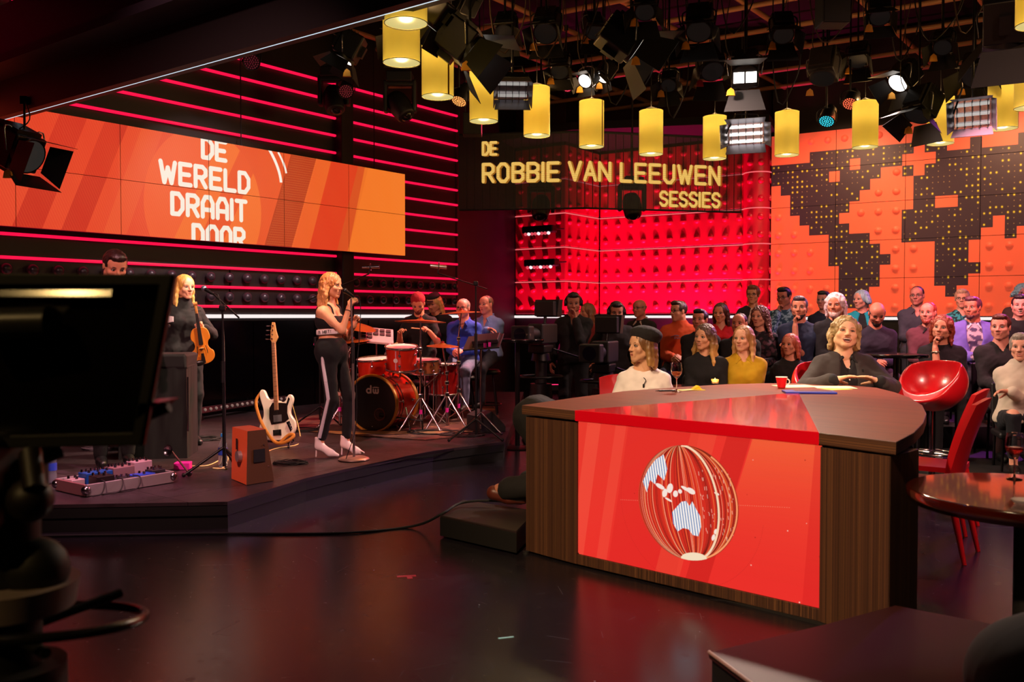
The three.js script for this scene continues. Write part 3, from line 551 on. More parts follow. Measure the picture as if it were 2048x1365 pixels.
function movingHead(label, p, dir, o = {}) {
  const t = thing('moving_head_light', label, 'stage light', 'black moving-head lights', p), A = (g) => aim(g, V(0, -0.34, 0), V(0, -0.34, 0).add(dir.clone().normalize()));
  part(t, 'base', rbox(0.34, 0.14, 0.3, 0.02, 0, 0.02, 0), blackPlastic);
  part(t, 'yoke_arm', rbox(0.06, 0.42, 0.16, 0.025, -0.19, -0.22, 0), blackPlastic); part(t, 'yoke_arm', rbox(0.06, 0.42, 0.16, 0.025, 0.19, -0.22, 0), blackPlastic); part(t, 'yoke_bridge', rbox(0.42, 0.08, 0.16, 0.03, 0, -0.06, 0), blackPlastic);
  part(t, 'head', A(lathe([[0, -0.19], [0.1, -0.18], [0.14, -0.1], [0.15, 0.04], [0.13, 0.17], [0.105, 0.2], [0, 0.2]].map(([a, b]) => [a, b]), 28).rotateX(Math.PI / 2)), blackPlastic);
  part(t, 'front_lens', A(new THREE.SphereGeometry(0.1, 24, 8, 0, 6.29, 0, 0.9).rotateX(Math.PI / 2).translate(0, 0, 0.14)), mat(0x1a181c, 0.08, 0.2));
  part(t, 'clamp', [bar(V(0, 0.08, 0), V(0, 6.66 - p.y, 0), 0.015), box(0.2, 0.03, 0.06, 0, 0.11, 0)], blackMetal);
  return t;
}
// fixtures that can be seen, each where it hangs
const singerAt = st(655, 915).setY(1.35), hostAt = at(1690, 690, 7.5), guestAt = at(1290, 730, 7.2), crowdAt = at(1640, 660, 9.6);
fresnel('black spotlight with pointed barn doors between the two nearest yellow lamps', at(862, 42, 7.9), singerAt.clone().add(V(-1.2, 0, -0.4)), { size: 0.11, power: 75, light: 0xffe2c4, cone: 25, lens: 2, open: 20 });
fresnel('spotlight with a bare silver yoke above the lamp ring, beside the pointed barn doors', at(922, 20, 9.7), at(600, 700, 11.5), { size: 0.13, power: 0, lens: 0.004 });
fresnel('large spotlight whose big black barn doors hide part of a lamp', at(940, 100, 8.0), hostAt, { size: 0.16, doors: 1.75, open: 30, power: 80, light: 0xffe3c2, cone: 20, lens: 5 });
softbox('open silver lined light box tilted beside the big black barn doors', at(1025, 178, 9.4), V(0.2, 0.5, -5.5), 0.34, 0.26, { glow: 0.35, tubes: 2, open: 12 });
fresnel('spotlight with an orange lit lower barn door and yellow labels on its top', at(1262, 92, 9.2), V(5.6, 1.3, -9.8), { size: 0.17, doors: 2.0, open: 34, power: 85, light: 0xffd8c8, cone: 30, lens: 3 });
fresnel('small bright spotlight glaring above the third lamp left of the sign', at(1172, 160, 11.6), singerAt, { size: 0.1, power: 150, light: 0xffc48a, cone: 12, lens: 6, doors: 1.2 });
fresnel('small spotlight glinting next to the small glaring one', at(1206, 152, 11.8), at(770, 760, 10.6), { size: 0.1, power: 170, light: 0xffc2b0, cone: 20, lens: 6, doors: 1.2 });
fresnel('brightest glaring spotlight with wide lit barn doors over the softbox', at(1490, 150, 9.6), at(1500, 860, 6.2).setY(0.9), { size: 0.15, doors: 1.5, open: 42, rect: true, power: 50, light: 0xffe2cc, cone: 32, lens: 8 });
softbox('rectangular softbox glowing white between two lamps above the red wall', at(1492, 268, 11.6), V(0.8, 1.0, -5.2), 0.46, 0.28, { glow: 2.2, power: 3 });
fresnel('boxy grey spotlight hung high over the map wall', at(1646, 150, 10.8), at(1560, 700, 9.6), { size: 0.16, doors: 0, grey: true, lens: 0.004 });
fresnel('spotlight with small bright white opening high over the map wall', at(1800, 162, 10.6), crowdAt.clone().add(V(-1.6, 0, 0.3)), { size: 0.13, doors: 1.5, power: 75, light: 0xffd0c8, cone: 32, lens: 6 });
softbox('dark softbox with silver flap next to the right hand lamps', at(1945, 228, 9.4), V(1.5, 0.8, -4), 0.36, 0.3, { glow: 0.5, open: 20 });
fresnel('black spotlight seen from behind with a yellow tag, above the purple blazer man', at(1838, 225, 10.2), crowdAt, { size: 0.15, doors: 1.5, lens: 0.004 });
fresnel('black spotlight with white edged doors at the upper right corner', at(2010, 70, 8.4), at(2000, 640, 10), { size: 0.19, doors: 1.7, power: 60, light: 0xff9fb0, cone: 34, lens: 2 });
fresnel('dim spotlight with white door edges under the ceiling left of the lamps', at(690, 112, 9.6), at(340, 760, 9.6), { size: 0.13, power: 110, light: 0xffd7c0, cone: 20, lens: 2, doors: 1.4 });
fresnel('black spotlight silhouetted against the orange screen at the left edge', at(50, 308, 8.9), at(420, 520, 8.2), { size: 0.19, doors: 1.3, open: 12, lens: 0.02, top: 3.62 });
ledPar('round LED light glowing teal above the map', at(1653, 243, 11.2), at(1500, 760, 9.4), 0x35c8dc, 1.4, 12);
ledPar('round LED light glowing orange red above the map', at(1700, 208, 11.4), at(1500, 800, 9), 0xff6a48, 1.3, 20);
ledPar('round LED light glowing warm orange beside the third lamp', at(918, 203, 11.0), at(640, 900, 9), 0xff9a50, 2.0, 30);
ledPar('unlit round LED light with red lenses over the stage screen', at(692, 183, 12), at(620, 500, 9), 0xa03038, 0.35);
ledPar('unlit round LED light with red lenses beside the beam', at(503, 124, 11), at(460, 400, 7), 0x90283a, 0.3);
movingHead('big black moving-head light hanging in front of the neon wall gap', at(668, 150, 12.6), V(0.2, -1, 0.4));
movingHead('black moving-head light tilted before the neon tubes under the lamps', at(800, 160, 12.0), V(0.5, -0.8, 0.3));
movingHead('black moving-head light hanging below the left part of the lettered sign', at(1082, 372, 14.4), V(-0.1, -1, 0.5));
movingHead('black moving-head light hanging below the middle of the lettered sign', at(1264, 368, 14.2), V(0.1, -1, 0.3));
// extra working lights hung outside the picture, over the camera side
fresnel('spotlight above the camera aimed at the presenter', V(2.6, 4.7, -1.6), hostAt, { size: 0.15, power: 85, light: 0xffdcae, cone: 14, lens: 3 });
fresnel('spotlight above the camera aimed at the woman in the beret', V(-1.6, 4.7, -3.2), guestAt, { size: 0.15, power: 70, light: 0xffdcb4, cone: 13, lens: 3 });
fresnel('spotlight above the camera aimed at the band', V(-2.2, 4.7, -2.6), V(-2.6, 0.7, -9), { size: 0.15, power: 110, light: 0xffb6b0, cone: 26, lens: 3 });
fresnel('spotlight above the camera aimed at the audience', V(4.8, 4.8, -3), at(1780, 680, 9.2), { size: 0.15, power: 85, light: 0xffc0b0, cone: 30, lens: 3 });
ledPar('purple rim light behind the audience', V(8.2, 4.8, -12.2), at(1760, 660, 9.6), 0xc04ad8, 1.5, 75);
ledPar('crimson rim light behind the band', V(0.8, 4.9, -13.4), V(-2.2, 1.0, -10), 0xff3a5a, 1.5, 150);
// red wash units standing at the foot of the studded wall
for (const [i, x, z, tx, tz, k] of [[0, 2.95, -17.45, 3.3, -18.15, 1.6], [1, 0.85, -17.6, 0.6, -18.3, 1.0], [2, 4.05, -16.7, 4.35, -17.5, 0.9], [3, 1.75, -17.9, 1.5, -18.6, 1.0]]) {
  const t = thing('wash_light', ['pink floor wash light at the foot of the long studded wall', 'pink floor wash light at the foot of the studded wall by the cameras', 'pink floor wash light at the foot of the wall by the column', 'pink floor wash light in the corner of the studded wall'][i], 'stage light', 'pink floor wash lights', V(x, 0, z));
  part(t, 'housing', rbox(0.5, 0.12, 0.14, 0.02, 0, 0.1, 0), blackMetal); for (const fx of [-0.2, 0.2]) part(t, 'foot', box(0.06, 0.05, 0.18, fx, 0.025, 0), blackMetal); part(t, 'led_strip', box(0.46, 0.006, 0.08, 0, 0.163, 0), glow(0xff2a68, 2));
  const l = new THREE.SpotLight(0xff2a80, 62 * k, 0, R(44), 0.9); l.position.set(0, 0.2, 0); l.target.position.set(tx, 3.0, tz); l.castShadow = true; l.shadow.radius = 3; scene.add(l.target); t.add(l);
}

fresnel('spotlight above the camera aimed at the front of the desk', V(-1.4, 4.9, -0.6), V(1.0, 0.45, -5.0), { size: 0.15, power: 150, light: 0xffd2a2, cone: 20, lens: 3 });
fresnel('spotlight above the camera aimed at the red chairs', V(4.6, 4.9, -1.6), V(2.9, 0.7, -5.7), { size: 0.15, power: 60, light: 0xffc4b0, cone: 18, lens: 3 });  // out of view, put in to brighten the red chairs
fresnel('spotlight over the stage front aimed down at the deck', V(-2.2, 5.0, -6.6), V(-3.3, 0.2, -8.6), { size: 0.15, power: 140, light: 0xffa6c2, cone: 34, lens: 3 });
fresnel('spotlight over the lamp ring aimed at the studs of the stage wall', V(-1.6, 5.1, -9.6), V(-4.2, 2.0, -12.4), { size: 0.15, power: 100, light: 0xffd8d8, cone: 26, lens: 3 });

ledPar('teal LED light over the floor in front of the desk', V(-0.6, 5.2, -5.4), V(0.3, 0, -4.75), 0x2a86c8, 1.4, 60);  // second teal lamp, added out of view to tint the floor
fresnel('spotlight behind the camera grazing the left studio camera', V(-3.2, 4.8, 1.2), V(-1.2, 1.5, -2.0), { size: 0.13, power: 16, light: 0xffcf80, cone: 14, lens: 1 });  // weak unseen lamp added so the near camera is not all black
fresnel('spotlight over the audience aimed at the left half of the map', V(5.2, 5.4, -14.5), V(6.0, 2.7, -16.5), { size: 0.14, power: 38, light: 0xffc090, cone: 46, lens: 2, doors: 0 });  // lamp added to wash the map panels and model their studs
fresnel('spotlight over the audience aimed at the right half of the map', V(7.3, 5.4, -13.1), V(8.1, 2.7, -15.2), { size: 0.14, power: 38, light: 0xffc090, cone: 46, lens: 2, doors: 0 });  // its added twin for the other part of the map
for (const [x, y, d, tx, ty, lab] of [[1092, 62, 9.8, 900, 700, 'high above the first words of the sign'], [1120, 140, 10.6, 1000, 800, 'between the silver light box and the small glaring light'], [1188, 60, 10.4, 1400, 700, 'high above the small glaring light'], [1338, 168, 10.8, 1200, 800, 'right of the lamp over the middle of the sign'], [1398, 58, 9.4, 1300, 900, 'between the orange lit barn door and the brightest light'], [1424, 138, 10.9, 1600, 800, 'just left of the brightest glaring light'], [1566, 66, 9.4, 1700, 800, 'high to the right of the brightest glaring light'], [1716, 118, 11.4, 1600, 700, 'between the boxy grey light and the small bright opening'], [1886, 92, 10.0, 1700, 800, 'above the lamp left of the silver flap'], [1950, 150, 10.4, 1800, 800, 'near the silver flap by the right lamps'], [800, 78, 9.0, 700, 800, 'behind the two nearest yellow lamps'], [1010, 62, 9.6, 800, 800, 'above the big black barn doors'], [1290, 20, 9.0, 1200, 900, 'at the top edge over the orange lit barn door'], [1760, 30, 9.6, 1800, 900, 'at the top edge over the map']])
  fresnel('unlit black spotlight ' + lab, at(x, y, d), at(tx, ty, d - 3), { size: rr(0.1, 0.15), doors: rr(1.2, 1.8), open: rr(15, 40), lens: 0.004, yoke: rnd() < 0.4 ? silver : blackMetal, tag: rnd() < 0.25 ? redTag : yellowTag });
for (const [x, y, d, dx] of [[1060, 90, 9.6, 0.3], [1150, 60, 10, 0.2], [1210, 190, 10.6, 0.25], [1330, 215, 10.8, 0.2], [1355, 70, 9.5, 0.35], [1440, 40, 9.2, 0.3], [1620, 60, 9.8, 0.4], [1830, 60, 9.6, 0.35], [1905, 40, 9.4, 0.3], [870, 30, 8.6, 0.25], [980, 80, 9, 0.3], [1545, 190, 10.6, 0.2], [1780, 95, 10, 0.3], [1270, 150, 9.6, 0.2]]) {
  const p = at(x, y, d), q = p.clone().add(V(dx, 0, rr(-0.2, 0.2)));
  single('hanging_cable', 'loop of cable hanging from the ceiling pipes among the lights', 'cable', tube([p.clone().setY(GRID), p.clone().add(V(0.02, 0.15, 0)), p.clone().lerp(q, 0.4).add(V(0, -0.14, 0)), q.clone().add(V(0, 0.1, 0)), q.clone().add(V(0.05, 0.3, 0.04)), q.clone().setY(GRID)], 0.008, 40, 5), mat(rnd() < 0.5 ? 0x4a3420 : 0x15110f, 0.6), 'cables hanging from the grid');
}
for (const [x, y, d, l] of [[1665, 20, 8.6, 'black loudspeaker box hanging at the top of the picture over the map'], [945, 250, 12.5, 'black box hanging at the left end of the lettered sign']]) { const p = at(x, y, d), t = thing('hanging_speaker', l, 'speaker', 'black boxes hung from the grid', p); part(t, 'cabinet', rbox(0.26, 0.3, 0.24, 0.015, 0, 0, 0), black); part(t, 'grille', box(0.23, 0.27, 0.01, 0, 0, 0.122), mat(0x141212, 0.8)); part(t, 'bracket', [bar(V(-0.1, 0.15, 0), V(-0.1, 6.66 - p.y, 0), 0.01), bar(V(0.1, 0.15, 0), V(0.1, 6.66 - p.y, 0), 0.01)], blackMetal); }
for (const [x, y, l] of [[1074, 466, 'black strip light with red and white lenses, upper one on the studded wall'], [1078, 533, 'black strip light with red and white lenses, lower one on the studded wall']]) {
  const p = at(x, y, 17.5), t = thing('strip_light', l, 'stage light', 'strip lights on the red wall', p, R(-36)); part(t, 'housing', rbox(0.72, 0.14, 0.2, 0.03, 0, 0.07, -0.08), blackMetal); for (let i = 0; i < 8; i++) part(t, 'led_lens', new THREE.SphereGeometry(0.034, 10, 6).translate(-0.27 + i * 0.077, -0.015, 0.0), glow(i % 3 === 1 ? 0xffe4ea : 0xff5a6a, i % 3 === 1 ? 1.2 : 0.7)); part(t, 'bracket', [bar(V(-0.3, 0.07, -0.1), V(-0.3, 0.1, -0.5), 0.015), bar(V(0.3, 0.07, -0.1), V(0.3, 0.1, -0.5), 0.015)], blackMetal);
}
// ---------------------------------------------------------------- figures: distance fields joined smoothly and meshed as one skin
const CONE = (a, b, ra, rb, k = 0.02, sub = 0) => ({ t: 0, a, b, ra, rb, k, sub });
const ELL = (c, r, k = 0.01, sub = 0) => ({ t: 1, c, r, k, sub });
const CUT = (n, o, k = 0.004) => ({ t: 2, n, o, k, sub: 2 });   // keep where p.n <= o
function field(prims) {
  const P = prims.map((p) => (p.t === 0 ? [0, p.sub, p.k, p.a.x, p.a.y, p.a.z, p.b.x - p.a.x, p.b.y - p.a.y, p.b.z - p.a.z, p.ra, p.rb, 1 / Math.max(1e-9, p.a.distanceToSquared(p.b))]
    : p.t === 1 ? [1, p.sub, p.k, p.c.x, p.c.y, p.c.z, ...p.r] : [2, 2, p.k, p.n.x, p.n.y, p.n.z, p.o]));
  return (x, y, z) => {
    let d = 1e3;
    for (const q of P) {
      let e; const X = x - q[3], Y = y - q[4], Z = z - q[5];
      if (q[0] === 0) { let h = (X * q[6] + Y * q[7] + Z * q[8]) * q[11]; h = h < 0 ? 0 : h > 1 ? 1 : h; const u = X - q[6] * h, v = Y - q[7] * h, w = Z - q[8] * h; e = Math.sqrt(u * u + v * v + w * w) - q[9] - (q[10] - q[9]) * h; }
      else if (q[0] === 1) { const u = X / q[6], v = Y / q[7], w = Z / q[8], k0 = Math.sqrt(u * u + v * v + w * w), k1 = Math.sqrt(u * u / (q[6] * q[6]) + v * v / (q[7] * q[7]) + w * w / (q[8] * q[8])); e = k1 < 1e-9 ? -Math.min(q[6], q[7], q[8]) : k0 * (k0 - 1) / k1; }
      else e = x * q[3] + y * q[4] + z * q[5] - q[6];
      const k = q[2];
      if (q[1] === 0) { const h = Math.max(k - Math.abs(d - e), 0) / k; d = Math.min(d, e) - h * h * k * 0.25; }
      else { if (q[1] === 1) e = -e; const h = Math.max(k - Math.abs(d - e), 0) / k; d = Math.max(d, e) + h * h * k * 0.25; }
    }
    return d;
  };
}
function skin(prims, cell, warp) {
  const lo = V(1e9, 1e9, 1e9), hi = V(-1e9, -1e9, -1e9);
  for (const p of prims) if (p.sub === 0) {
    if (p.t === 0) { for (const [c, r] of [[p.a, p.ra], [p.b, p.rb]]) { lo.min(V(c.x - r, c.y - r, c.z - r)); hi.max(V(c.x + r, c.y + r, c.z + r)); } }
    else { lo.min(V(p.c.x - p.r[0], p.c.y - p.r[1], p.c.z - p.r[2])); hi.max(V(p.c.x + p.r[0], p.c.y + p.r[1], p.c.z + p.r[2])); }
  }
  lo.addScalar(-3 * cell - 0.012); hi.addScalar(3 * cell + 0.012);
  const f0 = field(prims), f = warp ? (x, y, z) => f0(x, y, z) + warp(x, y, z) : f0;
  const B = 6, nx = Math.ceil((hi.x - lo.x) / cell / B) * B + 1, ny = Math.ceil((hi.y - lo.y) / cell / B) * B + 1, nzz = Math.ceil((hi.z - lo.z) / cell / B) * B + 1;
  const D = new Float32Array(nx * ny * nzz).fill(1), sx = nx, sxy = nx * ny, reach = B * cell * 0.5 * 1.75 + 0.03;
  const todo = [];
  for (let k = 0; k < nzz - 1; k += B) for (let j = 0; j < ny - 1; j += B) for (let i = 0; i < nx - 1; i += B) {
    const d = f(lo.x + (i + B / 2) * cell, lo.y + (j + B / 2) * cell, lo.z + (k + B / 2) * cell);
    if (Math.abs(d) > reach) { if (d < 0) for (let c = k; c <= k + B; c++) for (let b = j; b <= j + B; b++) D.fill(-1, c * sxy + b * sx + i, c * sxy + b * sx + i + B + 1); continue; }
    todo.push(i, j, k);
  }
  for (let q = 0; q < todo.length; q += 3) for (let c = todo[q + 2]; c <= todo[q + 2] + B; c++) for (let b = todo[q + 1]; b <= todo[q + 1] + B; b++) for (let a = todo[q]; a <= todo[q] + B; a++) D[c * sxy + b * sx + a] = f(lo.x + a * cell, lo.y + b * cell, lo.z + c * cell);
  const pos = [], idx = [], id = new Int32Array(D.length).fill(-1), off = [0, 1, sx, sx + 1, sxy, sxy + 1, sxy + sx, sxy + sx + 1];
  const E = [[0, 1], [0, 2], [0, 4], [1, 3], [1, 5], [2, 3], [2, 6], [3, 7], [4, 5], [4, 6], [5, 7], [6, 7]];
  const seen = new Uint8Array(D.length);
  const live = [];
  for (let q = 0; q < todo.length; q += 3) for (let c = todo[q + 2]; c < todo[q + 2] + B; c++) for (let b = todo[q + 1]; b < todo[q + 1] + B; b++) for (let a = todo[q]; a < todo[q] + B; a++) {
    const o = c * sxy + b * sx + a; if (seen[o]) continue; seen[o] = 1;
    let m = 0; for (let e = 0; e < 8; e++) if (D[o + off[e]] < 0) m |= 1 << e;
    if (m === 0 || m === 255) continue;
    let x = 0, y = 0, z = 0, n = 0;
    for (const [p, r] of E) { if (((m >> p) & 1) === ((m >> r) & 1)) continue; const u = D[o + off[p]], v = D[o + off[r]], t = u / (u - v); x += (p & 1) + ((r & 1) - (p & 1)) * t; y += ((p >> 1) & 1) + (((r >> 1) & 1) - ((p >> 1) & 1)) * t; z += (p >> 2) + ((r >> 2) - (p >> 2)) * t; n++; }
    id[o] = pos.length / 3; pos.push(lo.x + (a + x / n) * cell, lo.y + (b + y / n) * cell, lo.z + (c + z / n) * cell); live.push(o);
  }
  for (const o of live) for (const [d, e, g] of [[1, sx, sxy], [sx, sxy, 1], [sxy, 1, sx]]) {
    const s0 = D[o] < 0, s1 = D[o + d] < 0; if (s0 === s1) continue;
    const a = id[o], b = id[o - e], c = id[o - e - g], h = id[o - g]; if (a < 0 || b < 0 || c < 0 || h < 0) continue;
    if (s0) idx.push(a, b, c, a, c, h); else idx.push(a, c, b, a, h, c);
  }
  const G = new THREE.BufferGeometry(); G.setAttribute('position', new THREE.Float32BufferAttribute(pos, 3)); G.setIndex(idx); G.computeVertexNormals(); return G;
}
function paint(g, fn) {   // fn(x,y,z,nx,ny,nz) -> [r,g,b] linear
  const p = g.attributes.position, n = g.attributes.normal, c = new Float32Array(p.count * 3);
  for (let i = 0; i < p.count; i++) { const v = fn(p.getX(i), p.getY(i), p.getZ(i), n.getX(i), n.getY(i), n.getZ(i)); c[3 * i] = v[0]; c[3 * i + 1] = v[1]; c[3 * i + 2] = v[2]; }
  g.setAttribute('color', new THREE.BufferAttribute(c, 3)); return g;
}
const lin = (hex) => { const c = new THREE.Color(hex); return [c.r, c.g, c.b]; };
const flat = (g, hex) => { const c = lin(hex); if (g.attributes.uv) g.deleteAttribute('uv'); return paint(g, () => c); };
function puff(g, amp, freq, fy = freq) {
  const p = g.attributes.position, n = g.attributes.normal;
  for (let i = 0; i < p.count; i++) { const x = p.getX(i), y = p.getY(i), z = p.getZ(i), v = amp * (nz(x * freq, y * fy, z * freq) + 0.5 * nz(x * freq * 2.3 + 7, y * fy * 2.3, z * freq * 2.3)); p.setXYZ(i, x + n.getX(i) * v, y + n.getY(i) * v, z + n.getZ(i) * v); }
  g.computeVertexNormals(); return g;
}
// ---- head, in its own axes: face to +z, ears on x, origin between the ears
const headCache = new Map();
function headShape(kind, mouth) {
  const key = kind + mouth; if (headCache.has(key)) return headCache.get(key);
  const f = kind === 'f', c = kind === 'c', j = f || c ? 0.92 : 1.06, S = c ? 0.9 : f ? 0.96 : 1;
  const P = [
    ELL(V(0, 0.03, -0.012), [0.074, 0.086, 0.094]), ELL(V(0, -0.035, 0.022), [0.06 * j, 0.07, 0.066], 0.03), ELL(V(0, 0.045, 0.045), [0.058, 0.055, 0.04], 0.03),
    CONE(V(0.047 * j, -0.06, 0.008), V(0.012, -0.098, 0.056), 0.02, 0.016, 0.03), CONE(V(-0.047 * j, -0.06, 0.008), V(-0.012, -0.098, 0.056), 0.02, 0.016, 0.03), ELL(V(0, -0.1, 0.062), [0.02 * j, 0.015, 0.016], 0.02),
    ELL(V(0.038, -0.026, 0.058), [0.026, 0.022, 0.022], 0.02), ELL(V(-0.038, -0.026, 0.058), [0.026, 0.022, 0.022], 0.02),
    CONE(V(-0.036, 0.023, 0.072), V(0.036, 0.023, 0.072), 0.012, 0.012, 0.014), 
    ELL(V(0.031, 0.004, 0.098), [0.019, 0.013, 0.02], 0.014, 1), ELL(V(-0.031, 0.004, 0.098), [0.019, 0.013, 0.02], 0.014, 1),
    CONE(V(0, 0.016, 0.083), V(0, -0.026, 0.105), 0.007, 0.011, 0.012), ELL(V(0.012, -0.031, 0.093), [0.009, 0.008, 0.011], 0.008), ELL(V(-0.012, -0.031, 0.093), [0.009, 0.008, 0.011], 0.008),
    CONE(V(-0.02, -0.055, 0.079), V(0.02, -0.055, 0.079), 0.008, 0.008, 0.014), CONE(V(-0.016, -0.073, 0.077), V(0.016, -0.073, 0.077), 0.008, 0.008, 0.014),
    ELL(V(0.077, -0.004, -0.004), [0.008, 0.031, 0.018], 0.008), ELL(V(-0.077, -0.004, -0.004), [0.008, 0.031, 0.018], 0.008),
    CONE(V(0, -0.055, -0.03), V(0, -0.17, -0.045), f || c ? 0.047 : 0.056, f || c ? 0.05 : 0.062, 0.03),
  ];
  if (mouth === 'laugh') P.push(ELL(V(0, -0.063, 0.096), [0.031, 0.0165, 0.026], 0.006, 1)); else if (mouth === 'grin') P.push(ELL(V(0, -0.061, 0.1), [0.027, 0.0075, 0.02], 0.005, 1));
  const g = skin(P, 0.0042); g.scale(S, S, S); headCache.set(key, { g, S }); return headCache.get(key);
}
function faceBits(o, S) {   // eyes, brows, lips and teeth, coloured
  const out = [], hair = o.brow || o.hair?.color || 0x2a1c12, mouth = o.mouth || 'smile', lip = o.lip || (o.sex === 'f' ? 0xa03c3c : 0x96483e), squint = o.squint || 0;
  for (const s of [-1, 1]) {
    out.push(flat(ell(0.0135, 0.0085 * (1 - squint * 0.55), 0.008, s * 0.031, 0.004, 0.0785, 12), 0xb9aea6), flat(ell(0.0062, 0.0066 * (1 - squint * 0.5), 0.004, s * 0.031 + (o.gaze || 0), 0.004, 0.0848, 10), 0x1d130e));
    out.push(flat(tube([V(s * 0.046, 0.003, 0.073), V(s * 0.039, 0.0105 - squint * 0.003, 0.083), V(s * 0.028, 0.012 - squint * 0.003, 0.086), V(s * 0.017, 0.006, 0.082)], 0.0022, 10, 5), 0x2a1a14));
    out.push(flat(tube([V(s * 0.05, 0.02, 0.07), V(s * 0.04, 0.029, 0.082), V(s * 0.026, 0.029, 0.087), V(s * 0.014, 0.025, 0.087)], o.sex === 'f' ? 0.0026 : 0.0038, 10, 5), hair));
  }
  const up = mouth === 'neutral' ? -0.001 : mouth === 'laugh' ? 0.012 : 0.0105, op = mouth === 'laugh' ? 0.014 : mouth === 'grin' ? 0.006 : 0;
  const w = mouth === 'neutral' ? 0.023 : mouth === 'smile' ? 0.031 : 0.034;
  out.push(flat(tube([V(-w, -0.061 + up, 0.0735), V(-0.013, -0.059 + op * 0.5, 0.0865), V(0, -0.0605 + op * 0.5, 0.0893), V(0.013, -0.059 + op * 0.5, 0.0865), V(w, -0.061 + up, 0.0735)], 0.0029, 16, 6), lip));
  out.push(flat(tube([V(-w, -0.062 + up, 0.0735), V(-0.014, -0.066 - op, 0.0855), V(0, -0.068 - op, 0.088), V(0.014, -0.066 - op, 0.0855), V(w, -0.062 + up, 0.0735)], 0.0032, 16, 6), lip));
  if (op) { out.push(flat(tube([V(-0.024, -0.056, 0.0765), V(0, -0.0605 + op * 0.25, 0.0868), V(0.024, -0.056, 0.0765)], 0.0052, 14, 6), 0xe6ded2)); out.push(flat(ell(0.021, op * 0.9, 0.01, 0, -0.064, 0.074, 12), 0x3a0d0d)); if (mouth === 'laugh') out.push(flat(tube([V(-0.014, -0.073, 0.074), V(0, -0.0755, 0.081), V(0.014, -0.073, 0.074)], 0.003, 10, 5), 0xd8cfc2)); }
  return out.map((g) => g.scale(S, S, S));
}
// ---- hair, in the head's axes
const hairCache = new Map();
function hairShape(style, len) {
  const key = style + len; if (hairCache.has(key)) return hairCache.get(key);
  const P = [], th = { short: 0.007, crop: 0.003, receding: 0.005, shag: 0.017, curly: 0.018, bob: 0.014, long: 0.013, wavy: 0.015, pixie: 0.012, tied: 0.008, ring: 0.006, beret: 0.008 }[style] || 0.01;
  let amp = 0.0035, fr = [60, 14], cell = 0.0046;
  P.push(ELL(V(0, 0.034, -0.016), [0.076 + th, 0.086 + th, 0.094 + th]));
  if (style === 'receding') P.push(ELL(V(0, 0.06, 0.09), [0.05, 0.075, 0.075], 0.01, 1));
  if (style === 'ring') P.push(CUT(V(0, 1, 0), 0.035, 0.01));
  const low = { short: -0.035, crop: -0.03, receding: -0.04, tied: -0.04, ring: -0.05, pixie: -0.05 }[style];
  if (low !== undefined) P.push(CUT(V(0, -0.92, 0.39), -low * 0.95, 0.01));
  const face = style === 'receding' || style === 'ring' ? ELL(V(0, -0.03, 0.09), [0.075, 0.125, 0.095], 0.008, 1) : ELL(V(0, -0.052, 0.088), [0.068, 0.118, 0.085], 0.008, 1);
  P.push(face);
  if (style === 'short' || style === 'pixie' || style === 'tied') P.push(ELL(V(0, 0.098, 0.045), [0.06, 0.03 + th * 0.4, 0.05], 0.02));
  const strand = (a, L, out, wave, r0 = 0.022, r1 = 0.01, back = 0) => {
    const s = Math.sin(a), c = Math.cos(a), n = 4; let q = V(s * 0.078, 0.02, -0.012 - c * 0.088);
    for (let i = 0; i < n; i++) { const t = (i + 1) / n, w = wave * Math.sin(t * 7 + a * 5), nx = V(s * (0.08 + out * t + w), 0.02 - L * t, -0.012 - c * (0.09 + out * t * 0.6 + w) - back * t); P.push(CONE(q, nx, r0 + (r1 - r0) * i / n, r0 + (r1 - r0) * t, 0.016)); q = nx; }
  };
  if (['long', 'wavy', 'bob', 'shag', 'curly'].includes(style)) {
    const L = len, wave = style === 'wavy' ? 0.012 : style === 'curly' ? 0.01 : style === 'shag' ? 0.007 : 0.003, out = style === 'bob' ? 0.022 : style === 'curly' ? 0.045 : style === 'wavy' ? 0.03 : 0.012;
    for (let i = 0; i <= 12; i++) { const sp = style === 'shag' ? 1.5 : style === 'curly' ? 1.6 : 1.66, a = -sp + i / 12 * 2 * sp, e = Math.abs(a) > 1.4 ? 0.92 : 1; strand(a, L * e * (0.94 + 0.12 * Math.abs(Math.sin(i * 2.3))), out, wave, 0.024, style === 'bob' ? 0.016 : 0.011); }
    P.push(style === 'shag' ? ELL(V(0.004, -0.045, 0.1), [0.066, 0.126, 0.092], 0.01, 1) : ELL(V(0.01, -0.05, 0.105), [0.062, 0.124, 0.09], 0.01, 1));
    if (L > 0.15) P.push(CONE(V(0, -0.1, -0.02), V(0, -0.3, 0.0), 0.045, 0.05, 0.01, 1));
    if (style === 'shag') { for (const s of [-1, 1]) P.push(CONE(V(s * 0.02, 0.115, 0.035), V(s * 0.078, 0.05, 0.03), 0.02, 0.016, 0.02), CONE(V(s * 0.078, 0.05, 0.03), V(s * 0.088, -0.03, -0.005), 0.018, 0.016, 0.02)); amp = 0.008; fr = [46, 22]; }
  }
  if (style === 'curly') { amp = 0.011; fr = [55, 55]; }
  if (style === 'wavy') { amp = 0.006; fr = [48, 26]; }
  if (style === 'tied') P.push(CONE(V(0, 0.02, -0.1), V(0, -0.06, -0.135), 0.03, 0.018, 0.015));
  const g = puff(skin(P, cell), amp, fr[0], fr[1]); hairCache.set(key, g); return g;
}
function tint(hex, amt, f = 60, fy = 12) { const c = lin(hex); return (x, y, z) => { const v = 1 + amt * (nz(x * f + 3, y * fy, z * f) + 0.6 * nz(x * f * 2.7, y * fy * 2, z * f * 2.7)); return [c[0] * v, c[1] * v, c[2] * v]; }; }
